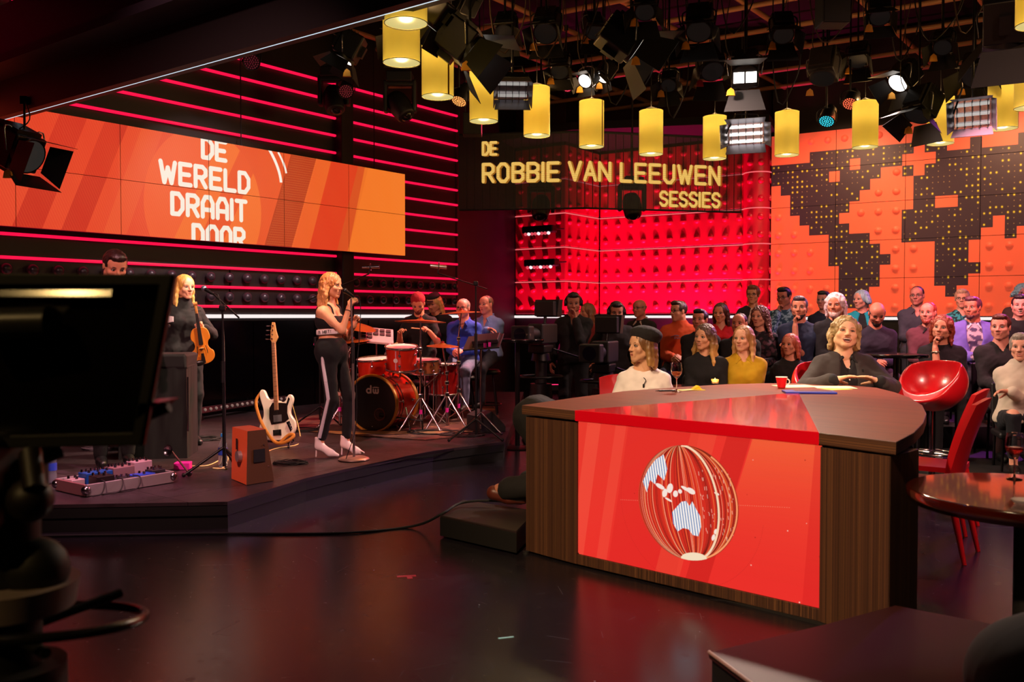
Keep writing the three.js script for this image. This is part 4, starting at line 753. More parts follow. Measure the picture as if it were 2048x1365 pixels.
// ---- hands, wrist at origin, fingers to +y, palm faces +z, thumb to +x
const handCache = new Map();
function handShape(curl, spread = 1, thumb = 0) {
  const key = [curl, spread, thumb].join(); if (handCache.has(key)) return handCache.get(key);
  const P = []; for (let i = 0; i < 4; i++) P.push(CONE(V((i - 1.5) * 0.008, 0.0, 0), V((1.5 - i) * 0.0195, 0.085 - Math.abs(i - 1.3) * 0.004, 0), 0.017, 0.0115, 0.012));
  P.push(CONE(V(0, -0.012, 0), V(0, 0.01, 0), 0.025, 0.024, 0.012));
  const len = [0.072, 0.08, 0.075, 0.058];
  for (let i = 0; i < 4; i++) {
    let q = V((1.5 - i) * 0.0195, 0.085 - Math.abs(i - 1.3) * 0.004, 0), a = curl * 0.45, side = (1.5 - i) * 0.07 * spread;
    for (let s = 0; s < 3; s++) { const l = len[i] * [0.45, 0.31, 0.24][s], n = V(q.x + Math.sin(side) * l * Math.cos(a), q.y + Math.cos(a) * l, q.z + Math.sin(a) * l); P.push(CONE(q, n, 0.0095 - s * 0.0008, 0.0089 - s * 0.001, 0.003)); q = n; a += curl * (s ? 0.75 : 1.0); }
  }
  let q = V(0.022, 0.018, 0.004), d = [V(0.75, 0.62, 0.25), V(0.45, 0.8, 0.4 + curl * 0.3), V(0.1 - curl * 0.3, 0.85, 0.35 + curl * 0.4)];
  if (thumb === 1) d = [V(0.9, 0.3, 0.3), V(0.8, 0.5, 0.35), V(0.7, 0.6, 0.4)];
  [0.04, 0.034, 0.026].forEach((l, s) => { const n = q.clone().addScaledVector(d[s].normalize(), l); P.push(CONE(q, n, 0.0135 - s * 0.0018, 0.012 - s * 0.002, 0.006)); q = n; });
  const g = skin(P, 0.0045); handCache.set(key, g); return g;
}
function ik(a, t, l1, l2, hint) {
  const d = t.clone().sub(a); let D = d.length(); if (D > (l1 + l2) * 0.995) { d.multiplyScalar((l1 + l2) * 0.995 / D); D = d.length(); }
  const x = (l1 * l1 - l2 * l2 + D * D) / (2 * D), h = Math.sqrt(Math.max(0, l1 * l1 - x * x)), u = d.clone().normalize(), p = hint.clone().addScaledVector(u, -hint.dot(u)).normalize();
  return { joint: a.clone().addScaledVector(u, x).addScaledVector(p, h), end: a.clone().add(d) };
}
const skinMat = new THREE.MeshPhysicalMaterial({ color: 0xffffff, vertexColors: true, roughness: 0.5, sheen: 0.15 });
const clothMat = new THREE.MeshPhysicalMaterial({ color: 0xffffff, vertexColors: true, roughness: 0.9, sheen: 0.04 });
const hairMat = new THREE.MeshStandardMaterial({ color: 0xffffff, vertexColors: true, roughness: 0.42 });
const leatherMat = new THREE.MeshStandardMaterial({ color: 0xffffff, vertexColors: true, roughness: 0.4 });
/* a figure: o.head [px,py,depth] puts the head there; yaw turns the body (0 faces the viewer, + to image right), look/nod/roll the head */
function person(o) {
  const S = o.scale || 1, f = o.sex === 'f', child = o.sex === 'c', sit = o.pose !== 'stand';
  let hipY = sit ? 0.545 : o.hip || 0.93;
  const g = thing('person', o.label, 'person', o.group), m = new THREE.Matrix4();
  const lean = R(o.lean || 0), tw = R(o.twist || 0), sideL = R(o.tilt || 0);
  const spine = V(Math.sin(sideL), Math.cos(lean) * Math.cos(sideL), Math.sin(lean)).normalize(), right = V(Math.cos(tw), -Math.sin(sideL) * 0.8, -Math.sin(tw)).normalize();   // right = wearer's left (+x)
  const front = V().crossVectors(right, spine).normalize();
  const TL = f ? 0.47 : child ? 0.4 : 0.5;
  if (sit && o.floor !== undefined) hipY = (at(...o.head).y - o.floor) / S - (spine.y * (TL + 0.085) + 0.07 + front.y * 0.01);   // the seat height that brings the head there
  const hips = V(0, hipY, 0), sh = (o.shoulder || 1) * (f ? 0.135 : child ? 0.112 : 0.158), bulk = o.bulk || 1;
  const chest = hips.clone().addScaledVector(spine, TL * 0.62), neck = hips.clone().addScaledVector(spine, TL), shoulderL = neck.clone().addScaledVector(spine, -0.092).addScaledVector(right, sh), shoulderR = neck.clone().addScaledVector(spine, -0.092).addScaledVector(right, -sh);
  const look = R((o.look ?? 0) - (o.yaw || 0)), nod = R(o.nod || 0), roll = R(o.roll || 0);
  const headC = neck.clone().addScaledVector(spine, 0.085).add(V(Math.sin(look) * 0.02, 0.07, 0.035 + Math.sin(nod) * 0.03)).addScaledVector(front, 0.01);
  const hm = new THREE.Matrix4().makeRotationFromEuler(new THREE.Euler(nod, look, roll, 'YXZ')).multiply(new THREE.Matrix4().makeScale(o.wide || 1.06, 1, 1)).setPosition(headC);
  // limbs
  const A1 = (f ? 0.265 : child ? 0.22 : 0.29), A2 = (f ? 0.235 : child ? 0.2 : 0.26), L1 = child ? 0.36 : 0.43, L2 = child ? 0.37 : 0.42;
  const lap = { l: V(0.07, hipY + 0.12, 0.3), r: V(-0.05, hipY + 0.11, 0.32) }, hang = { l: V(sh + 0.1, hipY - 0.06, 0.05), r: V(-sh - 0.1, hipY - 0.06, 0.05) };
  const H = {}; for (const k of ['l', 'r']) { const w = o['hand' + k]; H[k] = w === 'chin' ? headC.clone().add(V(k === 'l' ? 0.03 : -0.03, -0.2, 0.115).applyAxisAngle(up, look)) : w ? V(w[0], w[1] + (sit ? hipY - 0.545 : 0), w[2]) : (sit ? lap : hang)[k].clone(); }
  const armL = ik(shoulderL, H.l, A1, A2, o.elbowl ? V(...o.elbowl) : V(0.32, -0.8, -0.45)), armR = ik(shoulderR, H.r, A1, A2, o.elbowr ? V(...o.elbowr) : V(-0.32, -0.8, -0.45));
  const hipL = hips.clone().add(V(0.088, -0.01, 0)), hipR = hips.clone().add(V(-0.088, -0.01, 0));
  const fl = o.footl ? V(...o.footl) : sit ? V(0.11, 0.085, 0.4) : V(0.1, 0.085, 0), fr = o.footr ? V(...o.footr) : sit ? V(-0.11, 0.085, 0.37) : V(-0.1, 0.085, 0);
  const legL = ik(hipL, fl, L1, L2, o.kneel ? V(...o.kneel) : V(0.1, 0.3, 1)), legR = ik(hipR, fr, L1, L2, o.kneer ? V(...o.kneer) : V(-0.1, 0.3, 1));
  const waist = hips.clone().addScaledVector(spine, TL * 0.3), W = f ? 0.88 : 1;
  const B = (c, half, r, k, e = 0) => CONE(c.clone().addScaledVector(right, half), c.clone().addScaledVector(right, -half), r + e, r + e, k);
  const torso = (e) => [B(hips, 0.075, 0.108 * (f ? 1.03 : 1) * bulk, 0.05, e), B(waist, 0.05, 0.094 * W * bulk, 0.07, e), B(chest, f ? 0.068 : 0.085, (f ? 0.096 : 0.108) * bulk, 0.08, e), B(neck.clone().addScaledVector(spine, -0.11), sh - 0.055, 0.058, 0.06, e), CONE(neck.clone().addScaledVector(spine, -0.075), neck.clone().addScaledVector(spine, 0.012), 0.075 + e, 0.05 + e, 0.06), CONE(neck.clone().addScaledVector(spine, -0.02), shoulderL, 0.04 + e, 0.038 + e, 0.05), CONE(neck.clone().addScaledVector(spine, -0.02), shoulderR, 0.04 + e, 0.038 + e, 0.05), ...(f ? [ELL(chest.clone().addScaledVector(front, 0.072).addScaledVector(right, 0.062).addScaledVector(spine, -0.01), [0.058 + e, 0.058 + e, 0.05 + e], 0.04), ELL(chest.clone().addScaledVector(front, 0.072).addScaledVector(right, -0.062).addScaledVector(spine, -0.01), [0.058 + e, 0.058 + e, 0.05 + e], 0.04)] : [])];
  const thin = f ? 0.82 : child ? 0.75 : 1;
  const arm = (s, a, e, to = 1, e2 = e) => { const q = [ELL(s, [0.047 * thin + e, 0.047 * thin + e, 0.047 * thin + e], 0.03)]; if (to <= 0.5) q.push(CONE(s, s.clone().lerp(a.joint, to * 2), 0.05 * thin + e, 0.046 * thin + e2, 0.02)); else q.push(CONE(s, a.joint, 0.05 * thin + e, 0.04 * thin + e, 0.03), CONE(a.joint, a.joint.clone().lerp(a.end, (to - 0.5) * 2), 0.041 * thin + e, 0.03 * thin + e2, 0.02)); return q; };
  const leg = (h, l, e, to = 1) => [CONE(h, l.joint, 0.084 * (f ? 0.95 : 1) + e, 0.055 * thin + e, 0.04), CONE(l.joint, l.joint.clone().lerp(l.end, to), 0.055 * thin + e, (to < 0.8 ? 0.05 : 0.04) * thin + e, 0.03)];
  const footDir = (l) => { const d = V(l.end.x - l.joint.x, 0, l.end.z - l.joint.z); return sit || d.length() < 0.02 ? V(0, 0, 1) : V(0, 0, 1); };
  const body = [...torso(0), CONE(neck.clone().addScaledVector(spine, -0.02), headC.clone().add(V(0, -0.07, -0.03).applyAxisAngle(up, look)), 0.058, f || child ? 0.047 : 0.055, 0.03), ...arm(shoulderL, armL, 0), ...arm(shoulderR, armR, 0), ...leg(hipL, legL, 0), ...leg(hipR, legR, 0)];
  for (const [l, k] of [[legL, 'l'], [legR, 'r']]) body.push(o.heel ? CONE(l.end.clone().add(V(0, -0.03, -0.01)), l.end.clone().add(V(0, -0.105, 0.09)), 0.03, 0.02, 0.02) : CONE(l.end.clone().add(V(0, -0.03, -0.03)), l.end.clone().add(V(0, -0.05, 0.12)), 0.035, 0.026, 0.02));
  const sk = lin(o.skin || 0xd9a183), skinTone = (x, y, z) => { const v = 1 + 0.05 * nz(x * 30, y * 30, z * 30); return [sk[0] * v, sk[1] * v, sk[2] * v]; };
  const parts = [paint(skin(body, o.fine || 0.013), skinTone)];
  const hd = headShape(child ? 'c' : f ? 'f' : 'm', o.mouth === 'laugh' || o.mouth === 'grin' ? o.mouth : 'x');
  const lipc = lin(o.cheek || 0xc8806a), hg = paint(hd.g.clone(), (x, y, z) => { const v = Math.max(0, 1 - Math.hypot(Math.abs(x) - 0.042, y + 0.03, z - 0.07) / 0.035) * 0.35; const s = skinTone(x, y, z); return s.map((q, i) => q * (1 - v) + lipc[i] * v); });
  const bits = faceBits(o, hd.S);
  for (const q of [hg, ...bits]) { q.applyMatrix4(hm); parts.push(q); }
  // hands
  const frame = (a, k) => { const d = a.end.clone().sub(a.joint).normalize(); const s = k === 'l' ? 1 : -1; let y = o['dir' + k] ? V(...o['dir' + k]).normalize() : d; let z = o['palm' + k] ? V(...o['palm' + k]) : V(-s * 0.6, -0.5, 0.2); z = z.clone().addScaledVector(y, -z.dot(y)).normalize(); let x = V().crossVectors(y, z); return { m: new THREE.Matrix4().makeBasis(x, y, z).setPosition(a.end), x, y, z }; };
  const out = { armL, armR, headC, hm, neck, chest, hips, right, front, spine, legL, legR };
  for (const [a, k, s] of [[armL, 'l', 1], [armR, 'r', -1]]) {
    const fr_ = frame(a, k), h = handShape(o['curl' + k] ?? 0.55, o.spread ?? 1, o['thumb' + k] || 0).clone(); h.scale(child ? 0.8 : f ? 0.9 : 1, child ? 0.8 : f ? 0.92 : 1, child ? 0.8 : f ? 0.92 : 1);
    // thumb is on +x for palm +z, fingers +y: that is a right hand; the left one is mirrored
    if (k === 'l') { h.scale(-1, 1, 1); const ix = h.index.array; for (let i = 0; i < ix.length; i += 3) { const t = ix[i]; ix[i] = ix[i + 1]; ix[i + 1] = t; } h.computeVertexNormals(); }
    h.applyMatrix4(fr_.m); parts.push(paint(h, skinTone)); out['hand' + k.toUpperCase()] = a.end.clone().addScaledVector(fr_.y, 0.09).addScaledVector(fr_.z, 0.02); out['frame' + k.toUpperCase()] = fr_;
  }
  part(g, 'body', parts, skinMat);
  // clothes
  const tp = o.top || {}, colr = tp.paint || tint(tp.color ?? 0x222222, tp.vary ?? 0.12, 9, 9), e = tp.ease || 0.016;
  if (!tp.none) {
    const to = { long: 0.97, short: 0.36, half: 0.5, elbow: 0.62, rolled: 0.72 }[tp.sleeve || 'long'];
    const P = [...torso(e), ...arm(shoulderL, armL, e, to, e + 0.004), ...arm(shoulderR, armR, e, to, e + 0.004)];
    const nf = neck.clone().addScaledVector(spine, 0.02);
    if (tp.neck === 'high') P.push(CONE(neck.clone().addScaledVector(spine, -0.03), neck.clone().addScaledVector(spine, 0.05).add(V(0, 0, 0.012)), 0.066 + e, 0.06 + e * 0.5, 0.02));
    P.push(CUT(spine, neck.dot(spine) + (tp.neck === 'high' ? 0.055 : 0.022), 0.01)); P.push(...(tp.crop ? [CUT(spine.clone().negate(), -(hips.dot(spine) + tp.crop), 0.006)] : [CUT(spine.clone().negate(), -(hips.dot(spine) - (sit ? 0.03 : 0.07)), 0.006)]));
    if (tp.neck !== 'high') P.push(ELL(nf.clone().addScaledVector(front, 0.02), [0.062, 0.05, 0.07], 0.012, 1));
    if (tp.neck === 'v' || tp.neck === 'open') P.push(CONE(nf.clone().addScaledVector(front, 0.07), chest.clone().addScaledVector(front, 0.13).addScaledVector(spine, tp.neck === 'v' ? 0.07 : 0.03), 0.05, 0.006, 0.006, 1));
    if (tp.neck === 'wide') P.push(ELL(nf.clone().addScaledVector(front, 0.03), [0.09, 0.05, 0.08], 0.012, 1));
    part(g, tp.name || 'shirt', paint(puff(skin(P, o.fine ? o.fine * 0.95 : 0.0125), 0.007, 14), colr), clothMat, tp.label);
    if (tp.collar) { const cg = []; for (const s of [-1, 1]) cg.push(CONE(neck.clone().addScaledVector(right, s * 0.06).addScaledVector(spine, 0.03).addScaledVector(front, -0.03), neck.clone().addScaledVector(right, s * 0.035).addScaledVector(front, 0.085).addScaledVector(spine, -0.03), 0.014, 0.01, 0.01), CONE(neck.clone().addScaledVector(right, s * 0.035).addScaledVector(front, 0.085).addScaledVector(spine, -0.03), neck.clone().addScaledVector(right, s * 0.065).addScaledVector(front, 0.1).addScaledVector(spine, -0.07), 0.011, 0.008, 0.01)); cg.push(CONE(neck.clone().addScaledVector(right, 0.06).addScaledVector(spine, 0.03).addScaledVector(front, -0.04), neck.clone().addScaledVector(right, -0.06).addScaledVector(spine, 0.03).addScaledVector(front, -0.04), 0.014, 0.014, 0.01)); part(g, 'collar', paint(skin(cg, 0.007), tint(tp.collar, 0.05)), clothMat); }
  }
  if (o.jacket) {
    const j = 0.03, P = [...torso(j), ...arm(shoulderL, armL, j, 0.93, j - 0.002), ...arm(shoulderR, armR, j, 0.93, j - 0.002)];
    P.push(CUT(spine, neck.dot(spine) + 0.02, 0.01), ELL(neck.clone().addScaledVector(spine, 0.03).addScaledVector(front, 0.02), [0.075, 0.06, 0.09], 0.012, 1));
    P.push(CONE(neck.clone().addScaledVector(front, 0.12), hips.clone().addScaledVector(front, 0.2).addScaledVector(spine, 0.02), o.jacket.open || 0.07, 0.075, 0.006, 1));
    part(g, 'jacket', paint(puff(skin(P, o.fine || 0.0125), 0.006, 12), tint(o.jacket.color, 0.12, 9, 9)), clothMat, o.jacket.label);
  }
  const bt = o.bottom || { color: 0x14161c }, to = bt.to || 0.96, tr = [B(hips, 0.075, 0.108 * bulk, 0.05, bt.hip ?? 0.004), B(hips.clone().addScaledVector(spine, 0.06), 0.06, 0.094 * bulk, 0.06, bt.hip ?? 0.004), ...leg(hipL, legL, bt.ease ?? 0.014, to), ...leg(hipR, legR, bt.ease ?? 0.014, to), CUT(sit || Math.abs(lean) > 1 ? up : spine, Math.abs(lean) > 1 ? 9 : (sit ? hips.y : hips.dot(spine)) + (bt.waist ?? 0.06) + (sit ? 0.03 : 0), 0.01)];
  part(g, 'trousers', paint(puff(skin(tr, o.fine ? 0.013 : 0.016), 0.006, 11), tint(bt.color, 0.12, 8, 8)), clothMat);
  const sc = o.shoe === undefined ? 0x111111 : o.shoe;
  if (sc !== null) for (const l of [legL, legR]) part(g, 'shoe', paint(skin([CONE(l.end.clone().add(V(0, -0.02, -0.035)), l.end.clone().add(V(0, -0.045, 0.06)), 0.046, 0.038, 0.03), CONE(l.end.clone().add(V(0, -0.045, 0.06)), l.end.clone().add(V(0, -0.052, 0.15)), 0.038, 0.03, 0.03), CUT(V(0, -1, 0), -(l.end.y - 0.085), 0.004)], 0.009), tint(sc, 0.06)), leatherMat);
  if (o.hair && o.hair.style !== 'none') { const hs = hairShape(o.hair.style, o.hair.len || 0.12).clone(); hs.scale(hd.S, hd.S, hd.S); const base = tint(o.hair.color, 0.42, 70, 12), tip = o.hair.tip && lin(o.hair.tip); paint(hs, (x, y, z) => { const c = base(x, y, z); if (!tip) return c; const k = Math.min(1, Math.max(0, (0.02 - y) / 0.16 + 0.25 * nz(x * 40, y * 10, z * 40))); return c.map((q, i) => q * (1 - k) + tip[i] * k); }); hs.applyMatrix4(hm); part(g, 'hair', hs, hairMat); }
  if (o.beard) { const bs = o.beardLen || 0.008, P = [CONE(V(0.05, -0.045, 0.012), V(0.014, -0.1, 0.058), 0.022 + bs * 0.4, 0.018 + bs, 0.03), CONE(V(-0.05, -0.045, 0.012), V(-0.014, -0.1, 0.058), 0.022 + bs * 0.4, 0.018 + bs, 0.03), ELL(V(0, -0.1, 0.064), [0.028, 0.022 + bs, 0.02 + bs], 0.02), CONE(V(-0.024, -0.052, 0.078), V(0.024, -0.052, 0.078), 0.007, 0.007, 0.01), ELL(V(0, -0.065, 0.1), [0.02, 0.009, 0.03], 0.004, 1)]; part(g, 'beard', paint(puff(skin(P, 0.0045).scale(hd.S, hd.S, hd.S), 0.003, 80), tint(o.beard, 0.4)).applyMatrix4(hm), hairMat); }
  if (o.glasses) { const q = []; for (const s of [-1, 1]) { q.push(place(new THREE.TorusGeometry(0.021, 0.0022, 6, 20).scale(1.1, 0.8, 1), s * 0.031, 0.003, 0.096)); q.push(bar(V(s * 0.054, 0.006, 0.093), V(s * 0.079, 0.008, 0.0), 0.002, 0.002, 5)); } q.push(bar(V(-0.009, 0.006, 0.098), V(0.009, 0.006, 0.098), 0.002, 0.002, 5)); part(g, 'glasses', join(q).scale(hd.S, hd.S, hd.S).applyMatrix4(hm), mat(o.glasses, 0.3, 0.3)); }
  if (o.extra) o.extra(g, out);
  // stand it where it belongs
  g.scale.setScalar(S); g.rotation.y = R(o.yaw || 0);
  if (o.head) { const p = at(...o.head), h = headC.clone().multiplyScalar(S).applyAxisAngle(up, R(o.yaw || 0)); g.position.copy(p.sub(h)); } else g.position.copy(o.at);
  
  o.done = { g, seat: g.position.y + (hipY - 0.085) * S, ...out, world: (v) => v.clone().multiplyScalar(S).applyAxisAngle(up, R(o.yaw || 0)).add(g.position) };
  return o.done;
}
// ---------------------------------------------------------------- people on the stage
const SK = 0xd79c7c, SKP = 0xe2ab8c;
const onStage = (px, py) => { const p = st(px, py); p.y = STAGE; return p; };
// singer: profile to the right, both hands raised to the microphone on its straight stand
const micBase = st(708, 921), singerFeet = st(664, 913);
const singer = { label: 'blonde singer in black track trousers and crop top holding a stand microphone', sex: 'f', pose: 'stand', scale: 0.985, yaw: 74, look: 74, nod: 2, hip: 0.99, lean: -4, fine: 0.0105, skin: 0xdf9f74, mouth: 'grin', squint: 0.4,
  footl: [0.10, 0.15, 0.10], footr: [-0.09, 0.15, -0.07], at: singerFeet, handr: [-0.03, 1.41, 0.2], handl: [0.05, 1.24, 0.21], elbowr: [-0.35, -0.9, -0.1], elbowl: [0.5, -0.9, -0.1], curll: 1.25, curlr: 1.25, palml: [-0.9, 0, 0.3], palmr: [0.9, 0, 0.3], dirl: [-0.1, 0.85, 0.5], dirr: [0.1, 0.85, 0.5],
  hair: { style: 'wavy', len: 0.27, color: 0xb87440, tip: 0xd89a5c }, top: { color: 0x0b0a0c, sleeve: 'none', crop: 0.26, name: 'crop_top', none: true }, bottom: { color: 0x0c0b0d, hip: 0.012, waist: 0.135, to: 0.9, ease: 0.012 }, shoe: null, heel: true,
  extra: (g, q) => {
    const F = q.front, Rr = q.right, c = q.chest, e = 0.008;
    const P = [CONE(c.clone().addScaledVector(Rr, 0.068), c.clone().addScaledVector(Rr, -0.068), 0.096 + e, 0.096 + e, 0.05), ELL(c.clone().addScaledVector(F, 0.072).addScaledVector(Rr, 0.062).addScaledVector(q.spine, -0.01), [0.058 + e, 0.058 + e, 0.05 + e], 0.04), ELL(c.clone().addScaledVector(F, 0.072).addScaledVector(Rr, -0.062).addScaledVector(q.spine, -0.01), [0.058 + e, 0.058 + e, 0.05 + e], 0.04), CUT(q.spine, c.dot(q.spine) + 0.045, 0.008), CUT(q.spine.clone().negate(), -(c.dot(q.spine) - 0.085), 0.004)];
    part(g, 'crop_top', paint(skin(P, 0.008), tint(0x0b0a0c, 0.1)), clothMat);
    const band = [CONE(c.clone().addScaledVector(q.spine, -0.105).addScaledVector(Rr, 0.06), c.clone().addScaledVector(q.spine, -0.105).addScaledVector(Rr, -0.06), 0.1, 0.1, 0.05), ELL(c.clone().addScaledVector(F, 0.05).addScaledVector(q.spine, -0.1), [0.1, 0.04, 0.07], 0.05), CUT(q.spine, c.dot(q.spine) - 0.075, 0.003), CUT(q.spine.clone().negate(), -(c.dot(q.spine) - 0.128), 0.003)];
    part(g, 'top_band', paint(skin(band, 0.007), tint(0xefe6e4, 0.04)), clothMat, 'white lettered band');
    // lettering along the wearer's right side of the band
    const lt = []; const mid = c.clone().addScaledVector(q.spine, -0.102);
    const word = (strokes, ang, w) => { for (const s of strokes) for (let i = 0; i + 3 < s.length; i += 2) { const pt = (x, y) => { const a = R(ang + x * w); const rx = 0.168, rz = 0.113; return mid.clone().addScaledVector(Rr, -Math.sin(a) * rx).addScaledVector(F, Math.cos(a) * rz).addScaledVector(q.spine, -0.013 + y * 0.028); }; lt.push(bar(pt(s[i], s[i + 1]), pt(s[i + 2], s[i + 3]), 0.0026, 0.0026, 5)); } };
    word(GLYPH.H, 84, -9); word(GLYPH.I, 72, -3); word(GLYPH.I, 67, -3); word(GLYPH.T, 62, -8); word(GLYPH.N, 50, -8); word([[0, 0, 0, .7, .5, 1, 1, .7, 1, 0]], 108, -8);
    part(g, 'band_lettering', lt, mat(0x14100f, 0.7)).userData.kind = 'stuff';
    const sp = []; for (const s of [-1, 1]) sp.push(tube([c.clone().addScaledVector(Rr, s * 0.07).addScaledVector(F, 0.09).addScaledVector(q.spine, 0.03), q.neck.clone().addScaledVector(Rr, s * 0.088).addScaledVector(q.spine, -0.045).addScaledVector(F, 0.07), q.neck.clone().addScaledVector(Rr, s * 0.088).addScaledVector(q.spine, -0.016).addScaledVector(F, 0.0), q.neck.clone().addScaledVector(Rr, s * 0.08).addScaledVector(q.spine, -0.05).addScaledVector(F, -0.075), c.clone().addScaledVector(Rr, s * 0.06).addScaledVector(F, -0.105).addScaledVector(q.spine, 0.03)], 0.008, 20, 6));
    part(g, 'strap', sp, mat(0x151214, 0.8));
    // side stripe and heeled ankle boots
    for (const [l, s, nm] of [[q.legL, 1], [q.legR, -1]]) {
      const hip = q.hips.clone().add(V(s * 0.178, 0.03, 0)), kn = l.joint.clone().add(V(s * 0.062, 0, 0)), an = l.joint.clone().lerp(l.end, 0.9).add(V(s * 0.048, 0, 0));
      const th = q.hips.clone().add(V(s * 0.178, -0.1, 0.005));
      part(g, 'side_stripe', [th.clone()].length && join([[hip, th], [th, kn.clone().lerp(th, 0.5).add(V(s * 0.012, 0, 0.006))], [kn.clone().lerp(th, 0.5).add(V(s * 0.012, 0, 0.006)), kn], [kn, an]].map(([a, b]) => bar(a, b, 0.017, 0.017, 8))), mat(0xd6cfd8, 0.7), 'white side stripe of the trousers');
      const a = l.end, boot = [CONE(a.clone().add(V(0, 0.03, -0.012)), a.clone().add(V(0, -0.045, -0.02)), 0.044, 0.037, 0.02), CONE(a.clone().add(V(0, -0.04, -0.01)), a.clone().add(V(0, -0.105, 0.1)), 0.038, 0.032, 0.03), CONE(a.clone().add(V(0, -0.105, 0.1)), a.clone().add(V(0, -0.122, 0.175)), 0.032, 0.015, 0.03), CUT(V(0, -1, 0), -(a.y - 0.145), 0.003), CUT(V(0, 1, 0), a.y + 0.04, 0.003)];
      part(g, 'boot', paint(skin(boot, 0.006), tint(0xf1e4e2, 0.03)), leatherMat); part(g, 'boot_heel', bar(a.clone().add(V(0, -0.06, -0.045)), V(a.x, a.y - 0.148, a.z - 0.05), 0.009, 0.006, 8), mat(0xefe2e0, 0.4));
    }
    part(g, 'belt_pack', rbox(0.06, 0.085, 0.025, 0.006, -0.06, q.hips.y + 0.1, -0.125), blackPlastic); part(g, 'pack_tape', box(0.052, 0.024, 0.028, -0.06, q.hips.y + 0.075, -0.126), mat(0xe81f86, 0.6));
    part(g, 'wristband', new THREE.TorusGeometry(0.03, 0.004, 6, 20).applyQuaternion(new THREE.Quaternion().setFromUnitVectors(V(0, 0, 1), q.armR.end.clone().sub(q.armR.joint).normalize())).translate(...q.armR.joint.clone().lerp(q.armR.end, 0.84).toArray()), mat(0x201818, 0.7));
  } };
person(singer);
// violinist: faces right and a little to the viewer, holds the violin by its neck
const violinist = { label: 'blonde violinist in a black high-necked top holding a violin upright', sex: 'f', pose: 'stand', yaw: 38, look: 52, nod: 2, scale: 1.03, fine: 0.011, skin: 0xd99c7e, mouth: 'smile', head: [370, 575, 9.1], handl: [0.13, 1.16, 0.2], handr: [-0.25, 0.9, 0.05], elbowl: [0.7, -0.7, -0.3], curll: 1.2, palml: [-0.5, 0, 0.6], dirl: [-0.7, 0.5, 0.4], hair: { style: 'long', len: 0.26, color: 0xc08a44, tip: 0xe6bd6c }, top: { color: 0x0c0a0c, neck: 'high' }, bottom: { color: 0x0a090b } };
person(violinist);
person({ label: 'dark-haired musician bending to a microphone behind the studio camera monitor', sex: 'm', pose: 'stand', yaw: 30, look: 40, nod: 30, lean: 10, scale: 1.1, head: [230, 532, 7.7], skin: 0xd08a6c, mouth: 'neutral', hair: { style: 'short', color: 0x2c1712 }, top: { color: 0x0c0b0d }, bottom: { color: 0x0b0a0c }, handl: [0.2, 1.05, 0.35], handr: [-0.15, 1.05, 0.38] });
person({ label: 'drummer in a red beanie with his head bowed over the drums', sex: 'm', yaw: -8, look: 0, nod: 40, lean: 14, floor: STAGE, head: [836, 607, 11.5], skin: 0xd58e6a, mouth: 'neutral', beard: 0x5a2c18, hair: { style: 'crop', color: 0x4a2818 }, top: { color: 0x0b090a, sleeve: 'short' }, bottom: { color: 0x0c0b0d }, handl: [0.2, 0.82, 0.42], handr: [-0.18, 0.8, 0.42], curll: 1.2, curlr: 1.2,
  extra: (g, q) => { part(g, 'beanie', paint(puff(skin([ELL(V(0, 0.045, -0.02), [0.088, 0.1, 0.106]), CUT(V(0, -1, -0.15), -0.028, 0.006)], 0.005), 0.002, 60), tint(0x9e1420, 0.15)).applyMatrix4(q.hm), clothMat, 'red knitted beanie'); part(g, 'drum_stick', bar(q.handL, q.handL.clone().add(V(-0.1, 0.02, 0.3)), 0.007), mat(0xc89a62, 0.6)); part(g, 'drum_stick', bar(q.handR, q.handR.clone().add(V(0.08, 0.02, 0.3)), 0.007), mat(0xc89a62, 0.6)); } });
person({ label: 'long-haired blond musician in dark clothes and a black cap behind the drummer', sex: 'm', pose: 'stand', yaw: -20, look: -30, nod: 24, lean: 10, head: [868, 606, 12.3], skin: 0xd0906c, mouth: 'neutral', hair: { style: 'long', len: 0.2, color: 0xc09a58 }, top: { color: 0x0b0a0b }, bottom: { color: 0x0b0a0c },
  extra: (g, q) => { part(g, 'cap', [ell(0.088, 0.05, 0.105, 0, 0.085, -0.02).applyMatrix4(q.hm), ell(0.06, 0.006, 0.06, 0, 0.06, 0.11).applyMatrix4(q.hm)], mat(0x0c0a0a, 0.8)); } });
person({ label: 'seated man in a bright blue shirt half hidden behind a cymbal', sex: 'm', yaw: -12, look: -20, floor: 0, footl: [0.1, 0.4, 0.36], footr: [-0.1, 0.4, 0.36], head: [926, 617, 11.5], skin: 0xdc8a78, hair: { style: 'receding', color: 0x8a7a70 }, top: { color: 0x2c46b8, collar: 0x2c46b8, neck: 'open' }, bottom: { color: 0x6a7290 }, shoe: 0x201814, glasses: 0x2a1a1a });
person({ label: 'seated man with folded arms in a light blue shirt beside the dark wall', sex: 'm', yaw: -28, look: -38, floor: 0, footl: [0.1, 0.4, 0.36], footr: [-0.1, 0.4, 0.36], head: [972, 610, 11.9], skin: 0xdd8f78, hair: { style: 'crop', color: 0x6e5644 }, bulk: 1.1, top: { color: 0x7890c8, collar: 0x7890c8, neck: 'open' }, bottom: { color: 0x1a1c26 }, handl: [-0.1, 0.86, 0.22], handr: [0.12, 0.88, 0.24], dirl: [-1, 0, 0], dirr: [1, 0, 0] });

